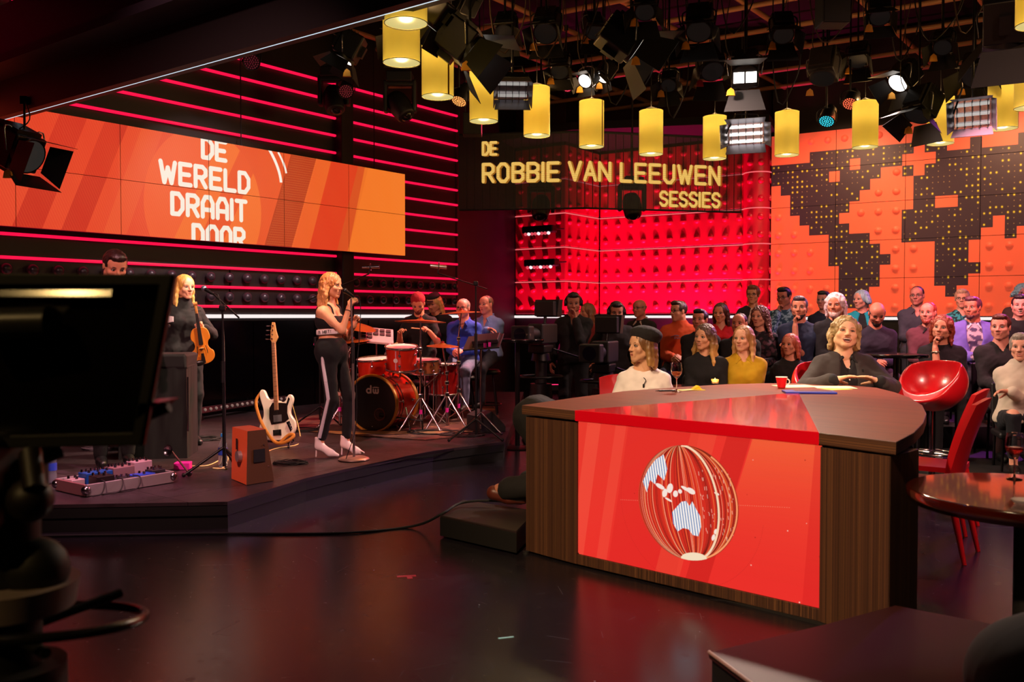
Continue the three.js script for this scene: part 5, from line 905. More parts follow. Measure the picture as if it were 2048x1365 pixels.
// ---------------------------------------------------------------- at the desk
const host = { label: 'laughing presenter in a dark blazer and black shirt seated behind the desk', sex: 'm', yaw: -4, look: -6, nod: -14, roll: R(9) * 0 - 6, lean: -6, scale: 1.13, wide: 1.13, floor: 0, fine: 0.0105, head: [1690, 668, 7.68], skin: 0xe3b18a, cheek: 0xd08a66, mouth: 'laugh', squint: 1, hair: { style: 'shag', len: 0.13, color: 0x9c8356, tip: 0xb8a070 }, top: { color: 0x121012, neck: 'open', collar: 0x131113 }, jacket: { color: 0x2e2725, open: 0.062, label: 'dark blazer' }, bottom: { color: 0x101012 }, handl: [0.15, 0.86, 0.3], handr: [-0.17, 0.87, 0.3], dirl: [-0.88, 0.3, 0.1], dirr: [0.88, 0.24, 0.1], palml: [0, -1, 0.2], palmr: [0, -1, 0.2], curll: 0.18, curlr: 0.2, elbowl: [0.8, -0.6, -0.1], elbowr: [-0.8, -0.6, -0.1], spread: 0.5,
  extra: (g, q) => { for (let i = 0; i < 4; i++) part(g, 'button', ball(0.0065, ...q.chest.clone().addScaledVector(q.front, 0.135).addScaledVector(q.spine, 0.075 - i * 0.085).toArray(), 8), mat(0xd8d0c4, 0.4)); part(g, 'lapel_microphone', rbox(0.012, 0.024, 0.012, 0.004, ...q.chest.clone().addScaledVector(q.front, 0.128).addScaledVector(q.right, 0.1).addScaledVector(q.spine, 0.06).toArray()), mat(0x0a0a0a, 0.5)); } };
person(host);
const guest = { label: 'smiling woman in a black beret and white T-shirt seated at the desk', sex: 'f', yaw: -8, look: -62, nod: -3, scale: 1.1, floor: 0, fine: 0.0105, head: [1283, 694, 7.3], skin: 0xdda680, mouth: 'smile', lip: 0xb0524a, hair: { style: 'bob', len: 0.165, color: 0x6a4626, tip: 0xb98b4e }, top: { color: 0xece0dc, sleeve: 'half', neck: 'wide', label: 'white T-shirt' }, bottom: { color: 0x14161c }, handl: [0.2, 0.74, 0.26], handr: [-0.2, 0.74, 0.26],
  extra: (g, q) => { part(g, 'beret', paint(puff(skin([ELL(V(0, 0.1, -0.022), [0.118, 0.062, 0.118]), ELL(V(0, 0.06, -0.018), [0.092, 0.05, 0.106], 0.03), CUT(V(0, -1, 0.3), -0.036, 0.006)], 0.005), 0.002, 40), tint(0x1b1718, 0.2)).applyMatrix4(q.hm.clone().multiply(new THREE.Matrix4().makeRotationX(-0.16))), clothMat, 'black felt beret'); part(g, 'lapel_microphone', [rbox(0.014, 0.028, 0.014, 0.005, ...q.chest.clone().addScaledVector(q.front, 0.12).addScaledVector(q.spine, 0.05).toArray()), tube([q.chest.clone().addScaledVector(q.front, 0.123).addScaledVector(q.spine, 0.06), q.chest.clone().addScaledVector(q.front, 0.12).addScaledVector(q.spine, 0.09).addScaledVector(q.right, 0.015), q.chest.clone().addScaledVector(q.front, 0.105).addScaledVector(q.spine, 0.11)], 0.003, 12, 5)], mat(0x141010, 0.5)); part(g, 'chest_pocket', rbox(0.085, 0.1, 0.006, 0.003, ...q.chest.clone().addScaledVector(q.front, 0.139).addScaledVector(q.right, 0.075).addScaledVector(q.spine, -0.01).toArray()), mat(0xe6dad6, 0.9)); } };
person(guest);

// ---------------------------------------------------------------- crew and audience
const busy = (a, b, f = 34) => { const A = lin(a), B = lin(b); return (x, y, z) => (nz(x * f, y * f, z * f) > 0.06 ? B : A); };
const crowd = [
  { label: 'standing camera operator with headset, hand held to his mouth', sex: 'm', pose: 'stand', yaw: -10, look: -4, nod: 12, scale: 1.06, head: [1147, 606, 11.3], skin: 0xb4735a, mouth: 'neutral', hair: { style: 'short', color: 0x1c1210 }, top: { color: 0x0d0b0c, neck: 'open' }, bottom: { color: 0x0b0a0b }, handl: 'chin', elbowl: [0.3, -1, 0], headset: 1 },
  { label: 'woman with long light hair standing behind the operator with the raised hand', sex: 'f', pose: 'stand', yaw: -60, look: -70, head: [1174, 625, 12.2], skin: 0xc08060, hair: { style: 'long', len: 0.24, color: 0x7c5034 }, top: { color: 0x7a2420 }, bottom: { color: 0x14100f } },
  { label: 'camera operator with headset looking down into his viewfinder', sex: 'm', pose: 'stand', yaw: 6, look: -2, nod: 16, lean: 14, scale: 1, head: [1233, 624, 10.6], skin: 0xb97860, mouth: 'neutral', hair: { style: 'short', color: 0x1a1110 }, top: { color: 0x141112, neck: 'high' }, bottom: { color: 0x0b0a0b }, handl: [0.34, 1.02, 0.3], handr: [-0.42, 1.06, 0.3], curll: 1.2, curlr: 1.2, headset: 1 },
  { label: 'bald man with glasses in dark sweater and white collar before the red wall', sex: 'm', yaw: -40, look: -46, head: [1279, 617, 12.2], skin: 0xb46a58, mouth: 'neutral', hair: { style: 'ring', color: 0x7a5a50 }, top: { color: 0x0e0b0c, collar: 0xb8a49c }, bottom: { color: 0x0c0b0c }, glasses: 0x3a2a28 },
  { label: 'young man with glasses in an orange hooded sweatshirt', sex: 'm', yaw: -18, look: -62, head: [1357, 623, 10.7], skin: 0xc98a68, mouth: 'smile', hair: { style: 'short', color: 0x3a241a }, top: { color: 0xc2491a, neck: 'high', ease: 0.026, label: 'orange hooded sweatshirt' }, bottom: { color: 0x1e2436 }, glasses: 0x241a16, hood: 0xbb4418 },
  { label: 'dark-haired man in black half hidden behind the wavy-haired woman', sex: 'm', yaw: -12, look: -36, scale: 0.96, head: [1400, 640, 9.95], skin: 0xc4785c, mouth: 'neutral', hair: { style: 'short', color: 0x1a100e }, top: { color: 0x0c0a0b }, bottom: { color: 0x0c0b0c } },
  { label: 'brown-haired woman in a bright red wrap top', sex: 'f', yaw: -8, look: -34, nod: 8, head: [1441, 626, 11.2], skin: 0xcf8f6a, mouth: 'smile', hair: { style: 'long', len: 0.2, color: 0x4c2a1c }, top: { color: 0xc0101c, neck: 'v' }, bottom: { color: 0x1a1012 } },
  { label: 'dark-haired man with a beard in a black coat behind the yellow blouse', sex: 'm', yaw: -14, look: -34, scale: 0.96, head: [1479, 648, 9.8], skin: 0xc87a5e, mouth: 'neutral', hair: { style: 'crop', color: 0x24140f }, beard: 0x2a1610, top: { color: 0x0d0b0d }, bottom: { color: 0x101012 } },
  { label: 'woman with dark roots and long wavy blond hair in a black top', sex: 'f', yaw: -14, look: -46, roll: -4, scale: 1.04, head: [1409, 675, 8.6], skin: 0xd39a78, mouth: 'grin', hair: { style: 'wavy', len: 0.36, color: 0x4a3024, tip: 0xcb9c58 }, top: { color: 0x0b0b10 }, bottom: { color: 0x10131c } },
  { label: 'blonde woman in a mustard yellow blouse', sex: 'f', yaw: -14, look: -40, scale: 1.04, head: [1486, 678, 8.6], skin: 0xd79f80, mouth: 'smile', hair: { style: 'long', len: 0.25, color: 0x94663a, tip: 0xd8aa6c }, top: { color: 0xb9940f, neck: 'v', collar: 0xb9940f, ease: 0.024, label: 'mustard yellow blouse' }, bottom: { color: 0x14161c }, handl: [-0.02, 0.7, 0.26], handr: [0.04, 0.69, 0.28] },
  { label: 'woman with glasses and short brown hair in a floral jacket, back row', sex: 'f', yaw: -18, look: -30, head: [1506, 590, 11.6], skin: 0xc98c62, mouth: 'smile', hair: { style: 'pixie', color: 0x6a4020 }, top: { color: 0xcdb9a8 }, jacket: { color: 0x231a20, open: 0.05 }, bottom: { color: 0x1a1618 }, glasses: 0x2a1612 },
  { label: 'woman with long curly brown hair in an embroidered black jacket', sex: 'f', yaw: -20, look: -44, head: [1519, 634, 10.2], skin: 0xd29478, mouth: 'smile', hair: { style: 'curly', len: 0.26, color: 0x5a3430, tip: 0x7c4c44 }, top: { paint: busy(0x0d0a0e, 0x51303c, 26) }, bottom: { color: 0x18141a } },
  { label: 'man with glasses in a blue patterned shirt, fist against his chin', sex: 'm', yaw: -16, look: -44, nod: 10, head: [1568, 594, 11.4], skin: 0xb9735c, mouth: 'neutral', hair: { style: 'short', color: 0x15101a }, top: { paint: busy(0x2a4c66, 0x8fb6cc, 40) }, bottom: { color: 0x14161c }, handr: 'chin', curlr: 1.3, elbowr: [-0.4, -1, 0.1], glasses: 0x1c1412 },
  { label: 'bearded man in a dark blue T-shirt covering his mouth with a fist', sex: 'm', yaw: -8, look: -24, scale: 1.03, bulk: 1.12, head: [1599, 616, 10.0], skin: 0xd18468, mouth: 'neutral', hair: { style: 'short', color: 0x473a48 }, beard: 0x2a1a16, top: { color: 0x1b2440, sleeve: 'half' }, bottom: { color: 0x12131a }, handr: 'chin', curlr: 1.3, elbowr: [0.1, -1, 0.3], handl: [-0.12, 0.78, 0.24] },
  { label: 'dark-haired woman with glasses half hidden behind the white-haired man', sex: 'f', yaw: -14, look: -44, head: [1647, 601, 11.6], skin: 0xc48070, mouth: 'neutral', hair: { style: 'tied', color: 0x141a1c }, top: { color: 0x121a30 }, bottom: { color: 0x14141a }, glasses: 0x8fa0a4 },
  { label: 'white-haired bearded man in a black sweater laughing', sex: 'm', yaw: -6, look: -34, scale: 1.04, head: [1671, 611, 9.9], skin: 0xd07c5e, mouth: 'grin', hair: { style: 'shag', len: 0.15, color: 0xe6c6cc }, beard: 0xd8b4b0, beardLen: 0.012, top: { color: 0x130d14 }, bottom: { color: 0x14121a } },
  { label: 'red-haired girl in a black top looking left beside the red bucket chair', sex: 'c', yaw: -16, look: -46, head: [1580, 690, 9.3], skin: 0xd98e70, mouth: 'neutral', hair: { style: 'long', len: 0.18, color: 0xb4573c }, top: { color: 0x120c0e }, bottom: { color: 0x3a3c60 } },
  { label: 'older woman with grey hair and a turquoise shawl, back row', sex: 'f', yaw: -20, look: -62, head: [1722, 600, 11.4], skin: 0xd38e78, mouth: 'grin', hair: { style: 'bob', len: 0.06, color: 0x8fa8b4 }, top: { color: 0x14161a }, jacket: { color: 0x1593a8, open: 0.05, label: 'turquoise shawl' }, bottom: { color: 0x1a1a20 } },
  { label: 'bald bearded man in a dark sweater looking down at his hands', sex: 'm', yaw: -10, look: -12, nod: 34, lean: 10, bulk: 1.08, head: [1754, 627, 9.8], skin: 0xd07c66, mouth: 'neutral', hair: { style: 'ring', color: 0x3a2420 }, beard: 0x241512, top: { color: 0x2c2034 }, bottom: { color: 0x3a2430 }, handl: [0.05, 0.66, 0.32], handr: [-0.06, 0.66, 0.34] },
  { label: 'man with glasses in a buttoned grey shirt, back row before the map', sex: 'm', yaw: -22, look: -36, head: [1834, 592, 11.4], skin: 0xb46a5c, mouth: 'smile', hair: { style: 'crop', color: 0x30201c }, top: { color: 0x33303c, collar: 0x33303c, neck: 'open' }, bottom: { color: 0x1a1a20 }, glasses: 0x141012 },
  { label: 'red-bearded man in a two-tone black and plum shirt', sex: 'm', yaw: -16, look: -44, head: [1856, 626, 10.2], skin: 0xd98070, mouth: 'smile', hair: { style: 'receding', color: 0xa4382c }, beard: 0x8a3026, top: { color: 0x5a2834, collar: 0x0f0c0e, sleeve: 'rolled' }, bottom: { color: 0x18161c } },
  { label: 'long-haired man in a black T-shirt with a wristwatch, chin on his hand', sex: 'm', yaw: -14, look: -40, nod: -4, roll: -6, scale: 1.03, head: [1884, 657, 9.2], skin: 0xd28a6c, mouth: 'smile', hair: { style: 'shag', len: 0.19, color: 0x8c3a28 }, beard: 0x5a2c20, beardLen: 0.004, top: { color: 0x0e0b0d, sleeve: 'half' }, bottom: { color: 0x101014 }, shoe: 0xb8b0b0, handr: 'chin', curlr: 1.2, elbowr: [0.1, -1, 0.3], watch: 1 },
  { label: 'woman with glasses and short blond hair in a teal patterned top', sex: 'f', yaw: -10, look: -30, head: [1924, 598, 11.4], skin: 0xd48a72, mouth: 'smile', hair: { style: 'pixie', color: 0xb88a72 }, top: { paint: busy(0x0f1c22, 0x2f8a90, 44), neck: 'v' }, bottom: { color: 0x1a1418 }, glasses: 0x0c0a0c },
  { label: 'man with a moustache in a purple blazer over a printed T-shirt', sex: 'm', yaw: -14, look: -52, head: [1945, 616, 10.0], skin: 0xcc7058, mouth: 'neutral', hair: { style: 'short', color: 0x6a3448 }, beard: 0x54242a, beardLen: 0.003, top: { paint: busy(0xb9a0b0, 0x4c3c60, 18), collar: 0xc8bcd0 }, jacket: { color: 0x6a5ab4, open: 0.09, label: 'purple blazer' }, bottom: { color: 0x16141c } },
  { label: 'young man with short cropped hair in a dark V-neck sweater', sex: 'm', yaw: -10, look: -42, scale: 1.05, head: [2001, 655, 9.0], skin: 0xd88e78, mouth: 'neutral', hair: { style: 'short', color: 0x5a2c24 }, top: { color: 0x171214, neck: 'v' }, bottom: { color: 0x3a1a1e } },
  { label: 'laughing dark-haired man cut by the right picture edge', sex: 'm', yaw: -10, look: -26, head: [2040, 612, 10.2], skin: 0xe08c80, mouth: 'laugh', squint: 0.8, hair: { style: 'short', color: 0x2a1822 }, top: { color: 0x0f0c0e }, bottom: { color: 0x14121a } },
  { label: 'person with teal lit curly hair at the right picture edge, back row', sex: 'm', yaw: -10, look: -20, head: [2046, 588, 11.6], skin: 0x9a5a50, mouth: 'neutral', hair: { style: 'curly', len: 0.05, color: 0x6f9aa4 }, top: { color: 0x3a2420 }, bottom: { color: 0x14121a } },
  { label: 'grey-haired woman in a cream sweater with folded arms at the right edge', sex: 'f', yaw: -18, look: -34, scale: 1.06, head: [2041, 695, 8.2], skin: 0xd99a80, mouth: 'grin', hair: { style: 'pixie', color: 0x8e8478 }, top: { color: 0xbcae9c, neck: 'high', ease: 0.022 }, bottom: { color: 0x14161e, to: 0.8 }, shoe: 0x1a1414, handl: [-0.1, 0.8, 0.2], handr: [0.12, 0.82, 0.22], dirl: [-1, 0, 0], dirr: [1, 0, 0] },
];
const RISER = [0.1, 0.33, 0.56], seats = [];
for (const o of crowd) {
  if (o.headset || o.watch || o.hood) o.extra = (g, q) => {
    if (o.headset) part(g, 'headset', [place(new THREE.TorusGeometry(0.094, 0.007, 6, 24, Math.PI), 0, 0.012, -0.012).applyMatrix4(q.hm), ...[-1, 1].map((s) => cyl(0.036, 0.036, 0.03, 0, 0, 0, 18).rotateZ(Math.PI / 2).translate(s * 0.09, -0.004, -0.004).applyMatrix4(q.hm)), tube([V(0.09, -0.02, 0.02), V(0.08, -0.06, 0.07), V(0.03, -0.075, 0.105)], 0.004, 12, 5).applyMatrix4(q.hm)], blackPlastic);
    if (o.watch) part(g, 'wristwatch', [new THREE.TorusGeometry(0.034, 0.008, 6, 20).applyQuaternion(new THREE.Quaternion().setFromUnitVectors(V(0, 0, 1), q.armR.end.clone().sub(q.armR.joint).normalize())).translate(...q.armR.joint.clone().lerp(q.armR.end, 0.86).toArray()), ball(0.018, ...q.armR.joint.clone().lerp(q.armR.end, 0.86).add(V(0, 0, 0.032)).toArray())], mat(0xb8a890, 0.3, 0.8));
    if (o.hood) { part(g, 'hood', paint(skin([CONE(q.neck.clone().addScaledVector(q.right, 0.06).addScaledVector(q.spine, -0.005), q.neck.clone().addScaledVector(q.front, -0.09).addScaledVector(q.spine, -0.03), 0.035, 0.045, 0.04), CONE(q.neck.clone().addScaledVector(q.right, -0.06).addScaledVector(q.spine, -0.005), q.neck.clone().addScaledVector(q.front, -0.09).addScaledVector(q.spine, -0.03), 0.035, 0.045, 0.04)], 0.009), tint(o.hood, 0.1)), clothMat);
      const pts = [[-.9, .4], [-.5, .75], [-.1, .8], [.1, .6], [-.35, .75], [-.45, 0], [-.2, .25], [-.05, .05], [.05, .25], [.2, .05], [.3, .25], [.4, .05], [.5, .25], [.6, .05], [.75, .25], [.85, -.25], [.7, -.35]].map(([x, y]) => q.chest.clone().addScaledVector(q.front, 0.152 - x * x * 0.03).addScaledVector(q.right, x * 0.1).addScaledVector(q.spine, 0.02 + y * 0.05)); part(g, 'script_print', tube(pts, 0.0035, 60, 5), mat(0x6a6488, 0.7)); }
  };
  if (o.pose !== 'stand') { const h = at(...o.head).y - (o.sex === 'f' ? 1.17 : o.sex === 'c' ? 1.1 : 1.2) * (o.scale || 1); o.floor = h < 0.2 ? RISER[0] : h < 0.47 ? RISER[1] : RISER[2]; }
  const d = person(o);
  if (o.pose !== 'stand') seats.push([d.g.position.clone(), o.yaw || 0, d.seat, o.floor, o.label]);
}
// ---------------------------------------------------------------- band equipment
const chrome = mat(0xc9c4c8, 0.14, 1), chromeDark = mat(0x8a858a, 0.22, 1), brass = mat(0xb0642a, 0.3, 0.75), drumRed = mat(0xd02c16, 0.14, 0, { clearcoat: 1, clearcoatRoughness: 0.05 }), drumHead = mat(0xd9d2c8, 0.5), magenta = mat(0xe01aa8, 0.55), rubber = mat(0x0c0b0b, 0.8);
const steel = mat(0x4b4648, 0.35, 0.8);
function tripod(t, h, spread, name = 'leg', m = chromeDark, braces = true) {   // legs under a pole standing at the origin
  for (let k = 0; k < 3; k++) { const a = k * 2.094 + 0.5, f = V(Math.cos(a) * spread, 0.015, Math.sin(a) * spread); part(t, name, [bar(V(0, h, 0), f, 0.011, 0.011, 8), ...(braces ? [bar(V(0, h * 0.3, 0), f.clone().lerp(V(0, h, 0), 0.5), 0.007, 0.007, 6)] : []), ball(0.018, f.x, 0.018, f.z, 8)], m); }
}
function drum(name, label, c, r, h, axis, o = {}) {   // c: centre of the shell, axis: direction of the top head
  const t = thing(name, label, 'drum', 'drum kit', c), q = new THREE.Quaternion().setFromUnitVectors(up, axis.clone().normalize()), A = (g) => g.applyQuaternion(q);
  const shell = part(t, 'shell', A(new THREE.CylinderGeometry(r, r, h, 48, 1, true)), o.shell || drumRed);
  if (o.bands) part(t, 'shell_band', [A(new THREE.CylinderGeometry(r + 0.002, r + 0.002, 0.02, 48, 1, true).translate(0, h * 0.16, 0)), A(new THREE.CylinderGeometry(r + 0.002, r + 0.002, 0.012, 48, 1, true).translate(0, h * 0.3, 0))], mat(0x2a0a06, 0.3));
  for (const s of [-1, 1]) {
    part(t, s > 0 ? 'batter_head' : 'bottom_head', A(new THREE.CylinderGeometry(r - 0.004, r - 0.004, 0.004, 48).translate(0, s * (h / 2 + 0.004), 0)), s > 0 && o.front ? o.front : drumHead);
    part(t, 'hoop', A(new THREE.TorusGeometry(r + 0.008, o.hoopR || 0.009, 8, 56).rotateX(Math.PI / 2).scale(1, o.hoopR ? 1.6 : 1.4, 1).translate(0, s * (h / 2 + 0.004), 0)), o.hoop || chrome);
  }
  const n = o.lugs || 6;
  for (let k = 0; k < n; k++) for (const s of o.oneRow ? [1] : [-1, 1]) { const a = (k + 0.5) / n * 6.283, L = V(Math.cos(a) * (r + 0.014), 0, Math.sin(a) * (r + 0.014)); part(shell, 'lug', A(join([ball(0.018, L.x, s * h * 0.24, L.z, 8), bar(V(L.x, s * h * 0.24, L.z), V(L.x, s * (h / 2 + 0.01), L.z), 0.004, 0.004, 6)])), chrome); }
  return { t, A };
}
const BD = R(-23), bdAxis = V(Math.sin(BD), 0, Math.cos(BD)), bdFront = at(744, 808, 10.2), bdC = bdFront.clone().addScaledVector(bdAxis, -0.24);
{
  const headTex = canvasTex(512, 512, (c, w, h) => {
    c.fillStyle = '#050404'; c.fillRect(0, 0, w, h); c.strokeStyle = c.fillStyle = '#d8d4d6'; c.lineWidth = 17; c.lineCap = 'round'; c.lineJoin = 'round';
    c.save(); c.translate(256, 118); c.beginPath(); c.ellipse(-38, 14, 22, 20, 0, 0, 7); c.stroke(); c.beginPath(); c.moveTo(-14, -34); c.lineTo(-14, 32); c.stroke(); c.beginPath(); c.moveTo(14, -2); c.lineTo(14, 18); c.quadraticCurveTo(16, 34, 30, 34); c.quadraticCurveTo(40, 34, 40, 18); c.lineTo(40, 2); c.moveTo(40, 18); c.quadraticCurveTo(42, 34, 54, 34); c.quadraticCurveTo(68, 34, 68, 18); c.lineTo(68, -2); c.stroke(); c.lineWidth = 8; c.beginPath(); c.moveTo(8, -20); c.lineTo(74, -20); c.stroke(); c.restore();
    c.font = '15px sans-serif'; c.textAlign = 'center'; c.fillText('drums', 298, 96); c.beginPath(); c.arc(256, 478, 5, 0, 7); c.fill();
  });
  const { t, A } = drum('bass_drum', 'red bass drum with a white logo on its black front head', bdC, 0.315, 0.46, bdAxis, { hoop: mat(0xb9822c, 0.3, 0.2), hoopR: 0.016, lugs: 10, bands: true, front: mat(0x060505, 0.3) });
  const q = new THREE.Quaternion().setFromUnitVectors(V(0, 0, 1), bdAxis);
  part(t, 'front_print', new THREE.CircleGeometry(0.3, 48).applyQuaternion(q).translate(...bdAxis.clone().multiplyScalar(0.2375).toArray()), new THREE.MeshStandardMaterial({ map: headTex, roughness: 0.3 }), 'black head with a white printed logo');
  part(t, 'sound_hole_ring', new THREE.TorusGeometry(0.066, 0.008, 8, 28).translate(0.1, -0.12, 0.24).applyQuaternion(q), mat(0x5a2a1c, 0.4)); part(t, 'sound_hole', new THREE.CircleGeometry(0.062, 24).translate(0.1, -0.12, 0.239).applyQuaternion(q), mat(0x2a0f0a, 0.6));
  for (const s of [-1, 1]) part(t, 'spur', bar(V(s * 0.33, -0.05, 0.05).applyQuaternion(q), V(s * 0.44, STAGE - bdC.y + 0.01, 0.14).applyQuaternion(q).setY(STAGE - bdC.y + 0.012), 0.011), chrome);
  const hole = V(0.1, -0.12, 0.24).applyQuaternion(q).add(bdC), ft = st(845, 864).setY(STAGE);
  const m = thing('kick_drum_microphone', 'microphone on a short stand at the hole of the bass drum', 'microphone', null, V(ft.x, STAGE, ft.z));
  const tip = hole.clone().sub(m.position); part(m, 'microphone_body', bar(tip, tip.clone().lerp(V(0.02, 0.1, 0.05), 0.32), 0.026, 0.022, 14), blackMetal); part(m, 'boom', bar(tip.clone().lerp(V(0.02, 0.12, 0), 0.3), V(0, 0.12, 0), 0.008), blackMetal); part(m, 'base', [cyl(0.09, 0.1, 0.02, 0, 0.01, 0, 24), bar(V(0, 0.01, 0), V(0, 0.13, 0), 0.011)], blackMetal);
}
const tilt = (x, z) => V(x, 1, z).normalize();
const tomBadge = ({ t, A }, r, a) => { part(t, 'badge', A(new THREE.CircleGeometry(0.026, 20).rotateY(a).translate(Math.sin(a) * (r + 0.005), 0, Math.cos(a) * (r + 0.005))), mat(0xe8dcd4, 0.4)); part(t, 'badge_stripe', A(box(0.006, 0.22, 0.003, Math.sin(a) * (r + 0.001), 0, Math.cos(a) * (r + 0.001), 0, a, 0)), mat(0xcdc6e0, 0.4)); };
{
  const a = at(803, 716, 10.35), r1 = drum('rack_tom', 'upper red rack tom with a white round badge', a, 0.178, 0.25, tilt(0.02, 0.16)); tomBadge(r1, 0.178, -0.25);
  part(r1.t, 'mount_arm', [bar(V(-0.02, -0.05, -0.18), V(-0.05, -0.35, -0.1), 0.012), rbox(0.06, 0.05, 0.05, 0.01, -0.02, -0.05, -0.19)], chrome);
  const b = at(750, 737, 10.62), r2 = drum('rack_tom', 'lower red rack tom behind the bass drum and the microphone stand', b, 0.2, 0.22, tilt(-0.05, 0.1));
  part(r2.t, 'mount_arm', [bar(V(0.1, -0.05, -0.18), V(0.12, -0.35, -0.1), 0.012)], chrome);
  const c = at(850, 733, 10.9), r3 = drum('snare_drum', 'shallow snare drum with a wooden shell and chrome hoops', c, 0.178, 0.15, tilt(0, 0.08), { shell: mat(0x9a6238, 0.25), lugs: 10 });
  part(r3.t, 'stand', [bar(V(0, -0.09, 0), V(0, STAGE - c.y + 0.12, 0), 0.013), ...[0, 1, 2].map((k) => bar(V(0, -0.25, 0), V(Math.cos(k * 2.09) * 0.17, -0.085, Math.sin(k * 2.09) * 0.17), 0.008)), ...[0, 1, 2].map((k) => bar(V(0, STAGE - c.y + 0.25, 0), V(Math.cos(k * 2.09) * 0.24, STAGE - c.y + 0.012, Math.sin(k * 2.09) * 0.24), 0.01))], chrome);
  const d = at(888, 758, 11.1), r4 = drum('floor_tom', 'dark red floor tom behind the cymbal stands', d, 0.185, 0.36, tilt(0, 0.03), { shell: mat(0x8a1410, 0.16, 0, { clearcoat: 1, clearcoatRoughness: 0.05 }) });
  for (let k = 0; k < 3; k++) part(r4.t, 'leg', bar(V(Math.cos(k * 2.09) * 0.215, 0.05, Math.sin(k * 2.09) * 0.215), V(Math.cos(k * 2.09) * 0.235, STAGE - d.y, Math.sin(k * 2.09) * 0.235), 0.009), chrome);
}
function cymbalStand(label, px, py, depth, r, tx, tz, o = {}) {
  const top = at(px, py, depth), foot = V(top.x + (o.dx || 0), STAGE, top.z + (o.dz || 0)), t = thing('cymbal_stand', label, 'cymbal', 'drum kit', foot), c = top.clone().sub(foot), n = tilt(tx, tz), q = new THREE.Quaternion().setFromUnitVectors(up, n);
  const prof = [[0, 0.028], [0.02, 0.028], [0.035, 0.02], [0.05, 0.012], [r * 0.55, 0.004], [r, -0.012], [r, -0.0135], [r * 0.55, 0.002], [0.05, 0.01], [0, 0.02]];
  part(t, 'cymbal', lathe(prof, 56).applyQuaternion(q).translate(c.x, c.y, c.z), o.metal || brass);
  if (o.hat) part(t, 'cymbal', lathe(prof, 48).scale(1, -1, 1).applyQuaternion(q).translate(c.x, c.y - 0.045, c.z), brass);
  part(t, 'wing_nut', bar(c, c.clone().addScaledVector(n, 0.06), 0.009, 0.007), chrome); part(t, 'felt', cyl(0.02, 0.02, 0.018, c.x, c.y + 0.035, c.z, 12), mat(0xa01a14, 0.9));
  const k = V(0, c.y - 0.32, 0); part(t, 'upper_tube', bar(c.clone().addScaledVector(n, -0.01), k, 0.009), chrome); part(t, 'tilter', rbox(0.045, 0.05, 0.045, 0.012, k.x, k.y, k.z), chrome);
  part(t, 'middle_tube', bar(k, V(0, 0.42, 0), 0.012), chrome); part(t, 'height_clamp', rbox(0.05, 0.05, 0.05, 0.012, 0, c.y * 0.55, 0), chrome); const lower = part(t, 'lower_tube', bar(V(0, 0.46, 0), V(0, 0.05, 0), 0.015), chrome); part(lower, 'leg_clamp', rbox(0.05, 0.06, 0.05, 0.012, 0, 0.4, 0), chrome);
  part(lower, 'tape', cyl(0.018, 0.018, 0.05, 0, 0.22, 0, 10), magenta);
  tripod(t, 0.4, 0.27, 'leg', chrome);
  return t;
}
cymbalStand('large crash cymbal on a chrome stand in front of the drummer', 841, 642, 10.2, 0.29, 0.02, -0.05);
cymbalStand('crash cymbal tilted up beside the hands of the singer', 706, 650, 10.7, 0.28, 0.24, 0.14, { dx: -0.05 });
cymbalStand('hi-hat pair of cymbals low behind the singer', 706, 682, 10.5, 0.2, -0.1, 0.06, { hat: true, dx: -0.16 });
cymbalStand('small low cymbal right of the rack tom', 885, 691, 10.4, 0.185, 0.03, 0.06, { dx: 0.05 });
cymbalStand('ride cymbal high in front of the man in the bright blue shirt', 922, 625, 10.9, 0.26, -0.06, 0.0, { dx: -0.03 });
// pads, boom microphones, stands
function boomStand(name, label, foot, poleTop, boomA, boomB, mic, o = {}) {
  const t = thing(name, label, 'microphone stand', o.group, V(foot.x, STAGE, foot.z)), L = (p) => p.clone().sub(t.position);
  part(t, 'pole', bar(V(0, 0.06, 0), V(0, L(poleTop).y, 0), 0.012, 0.009), o.m || blackMetal); part(t, 'boom', bar(L(boomA), L(boomB), 0.008), o.m || blackMetal); part(t, 'boom_clamp', rbox(0.05, 0.05, 0.05, 0.012, 0, L(poleTop).y, 0), blackMetal); part(t, 'grip', bar(V(0, L(poleTop).y * 0.55, 0), V(0, L(poleTop).y * 0.68, 0), 0.018), blackPlastic);
  if (o.round) part(t, 'base', lathe([[0, 0.03], [0.1, 0.028], [0.125, 0.016], [0.13, 0.0], [0, 0]], 36), o.m || blackMetal); else tripod(t, 0.22, 0.32, 'leg', blackMetal, false);
  return { t, L, mic };
}
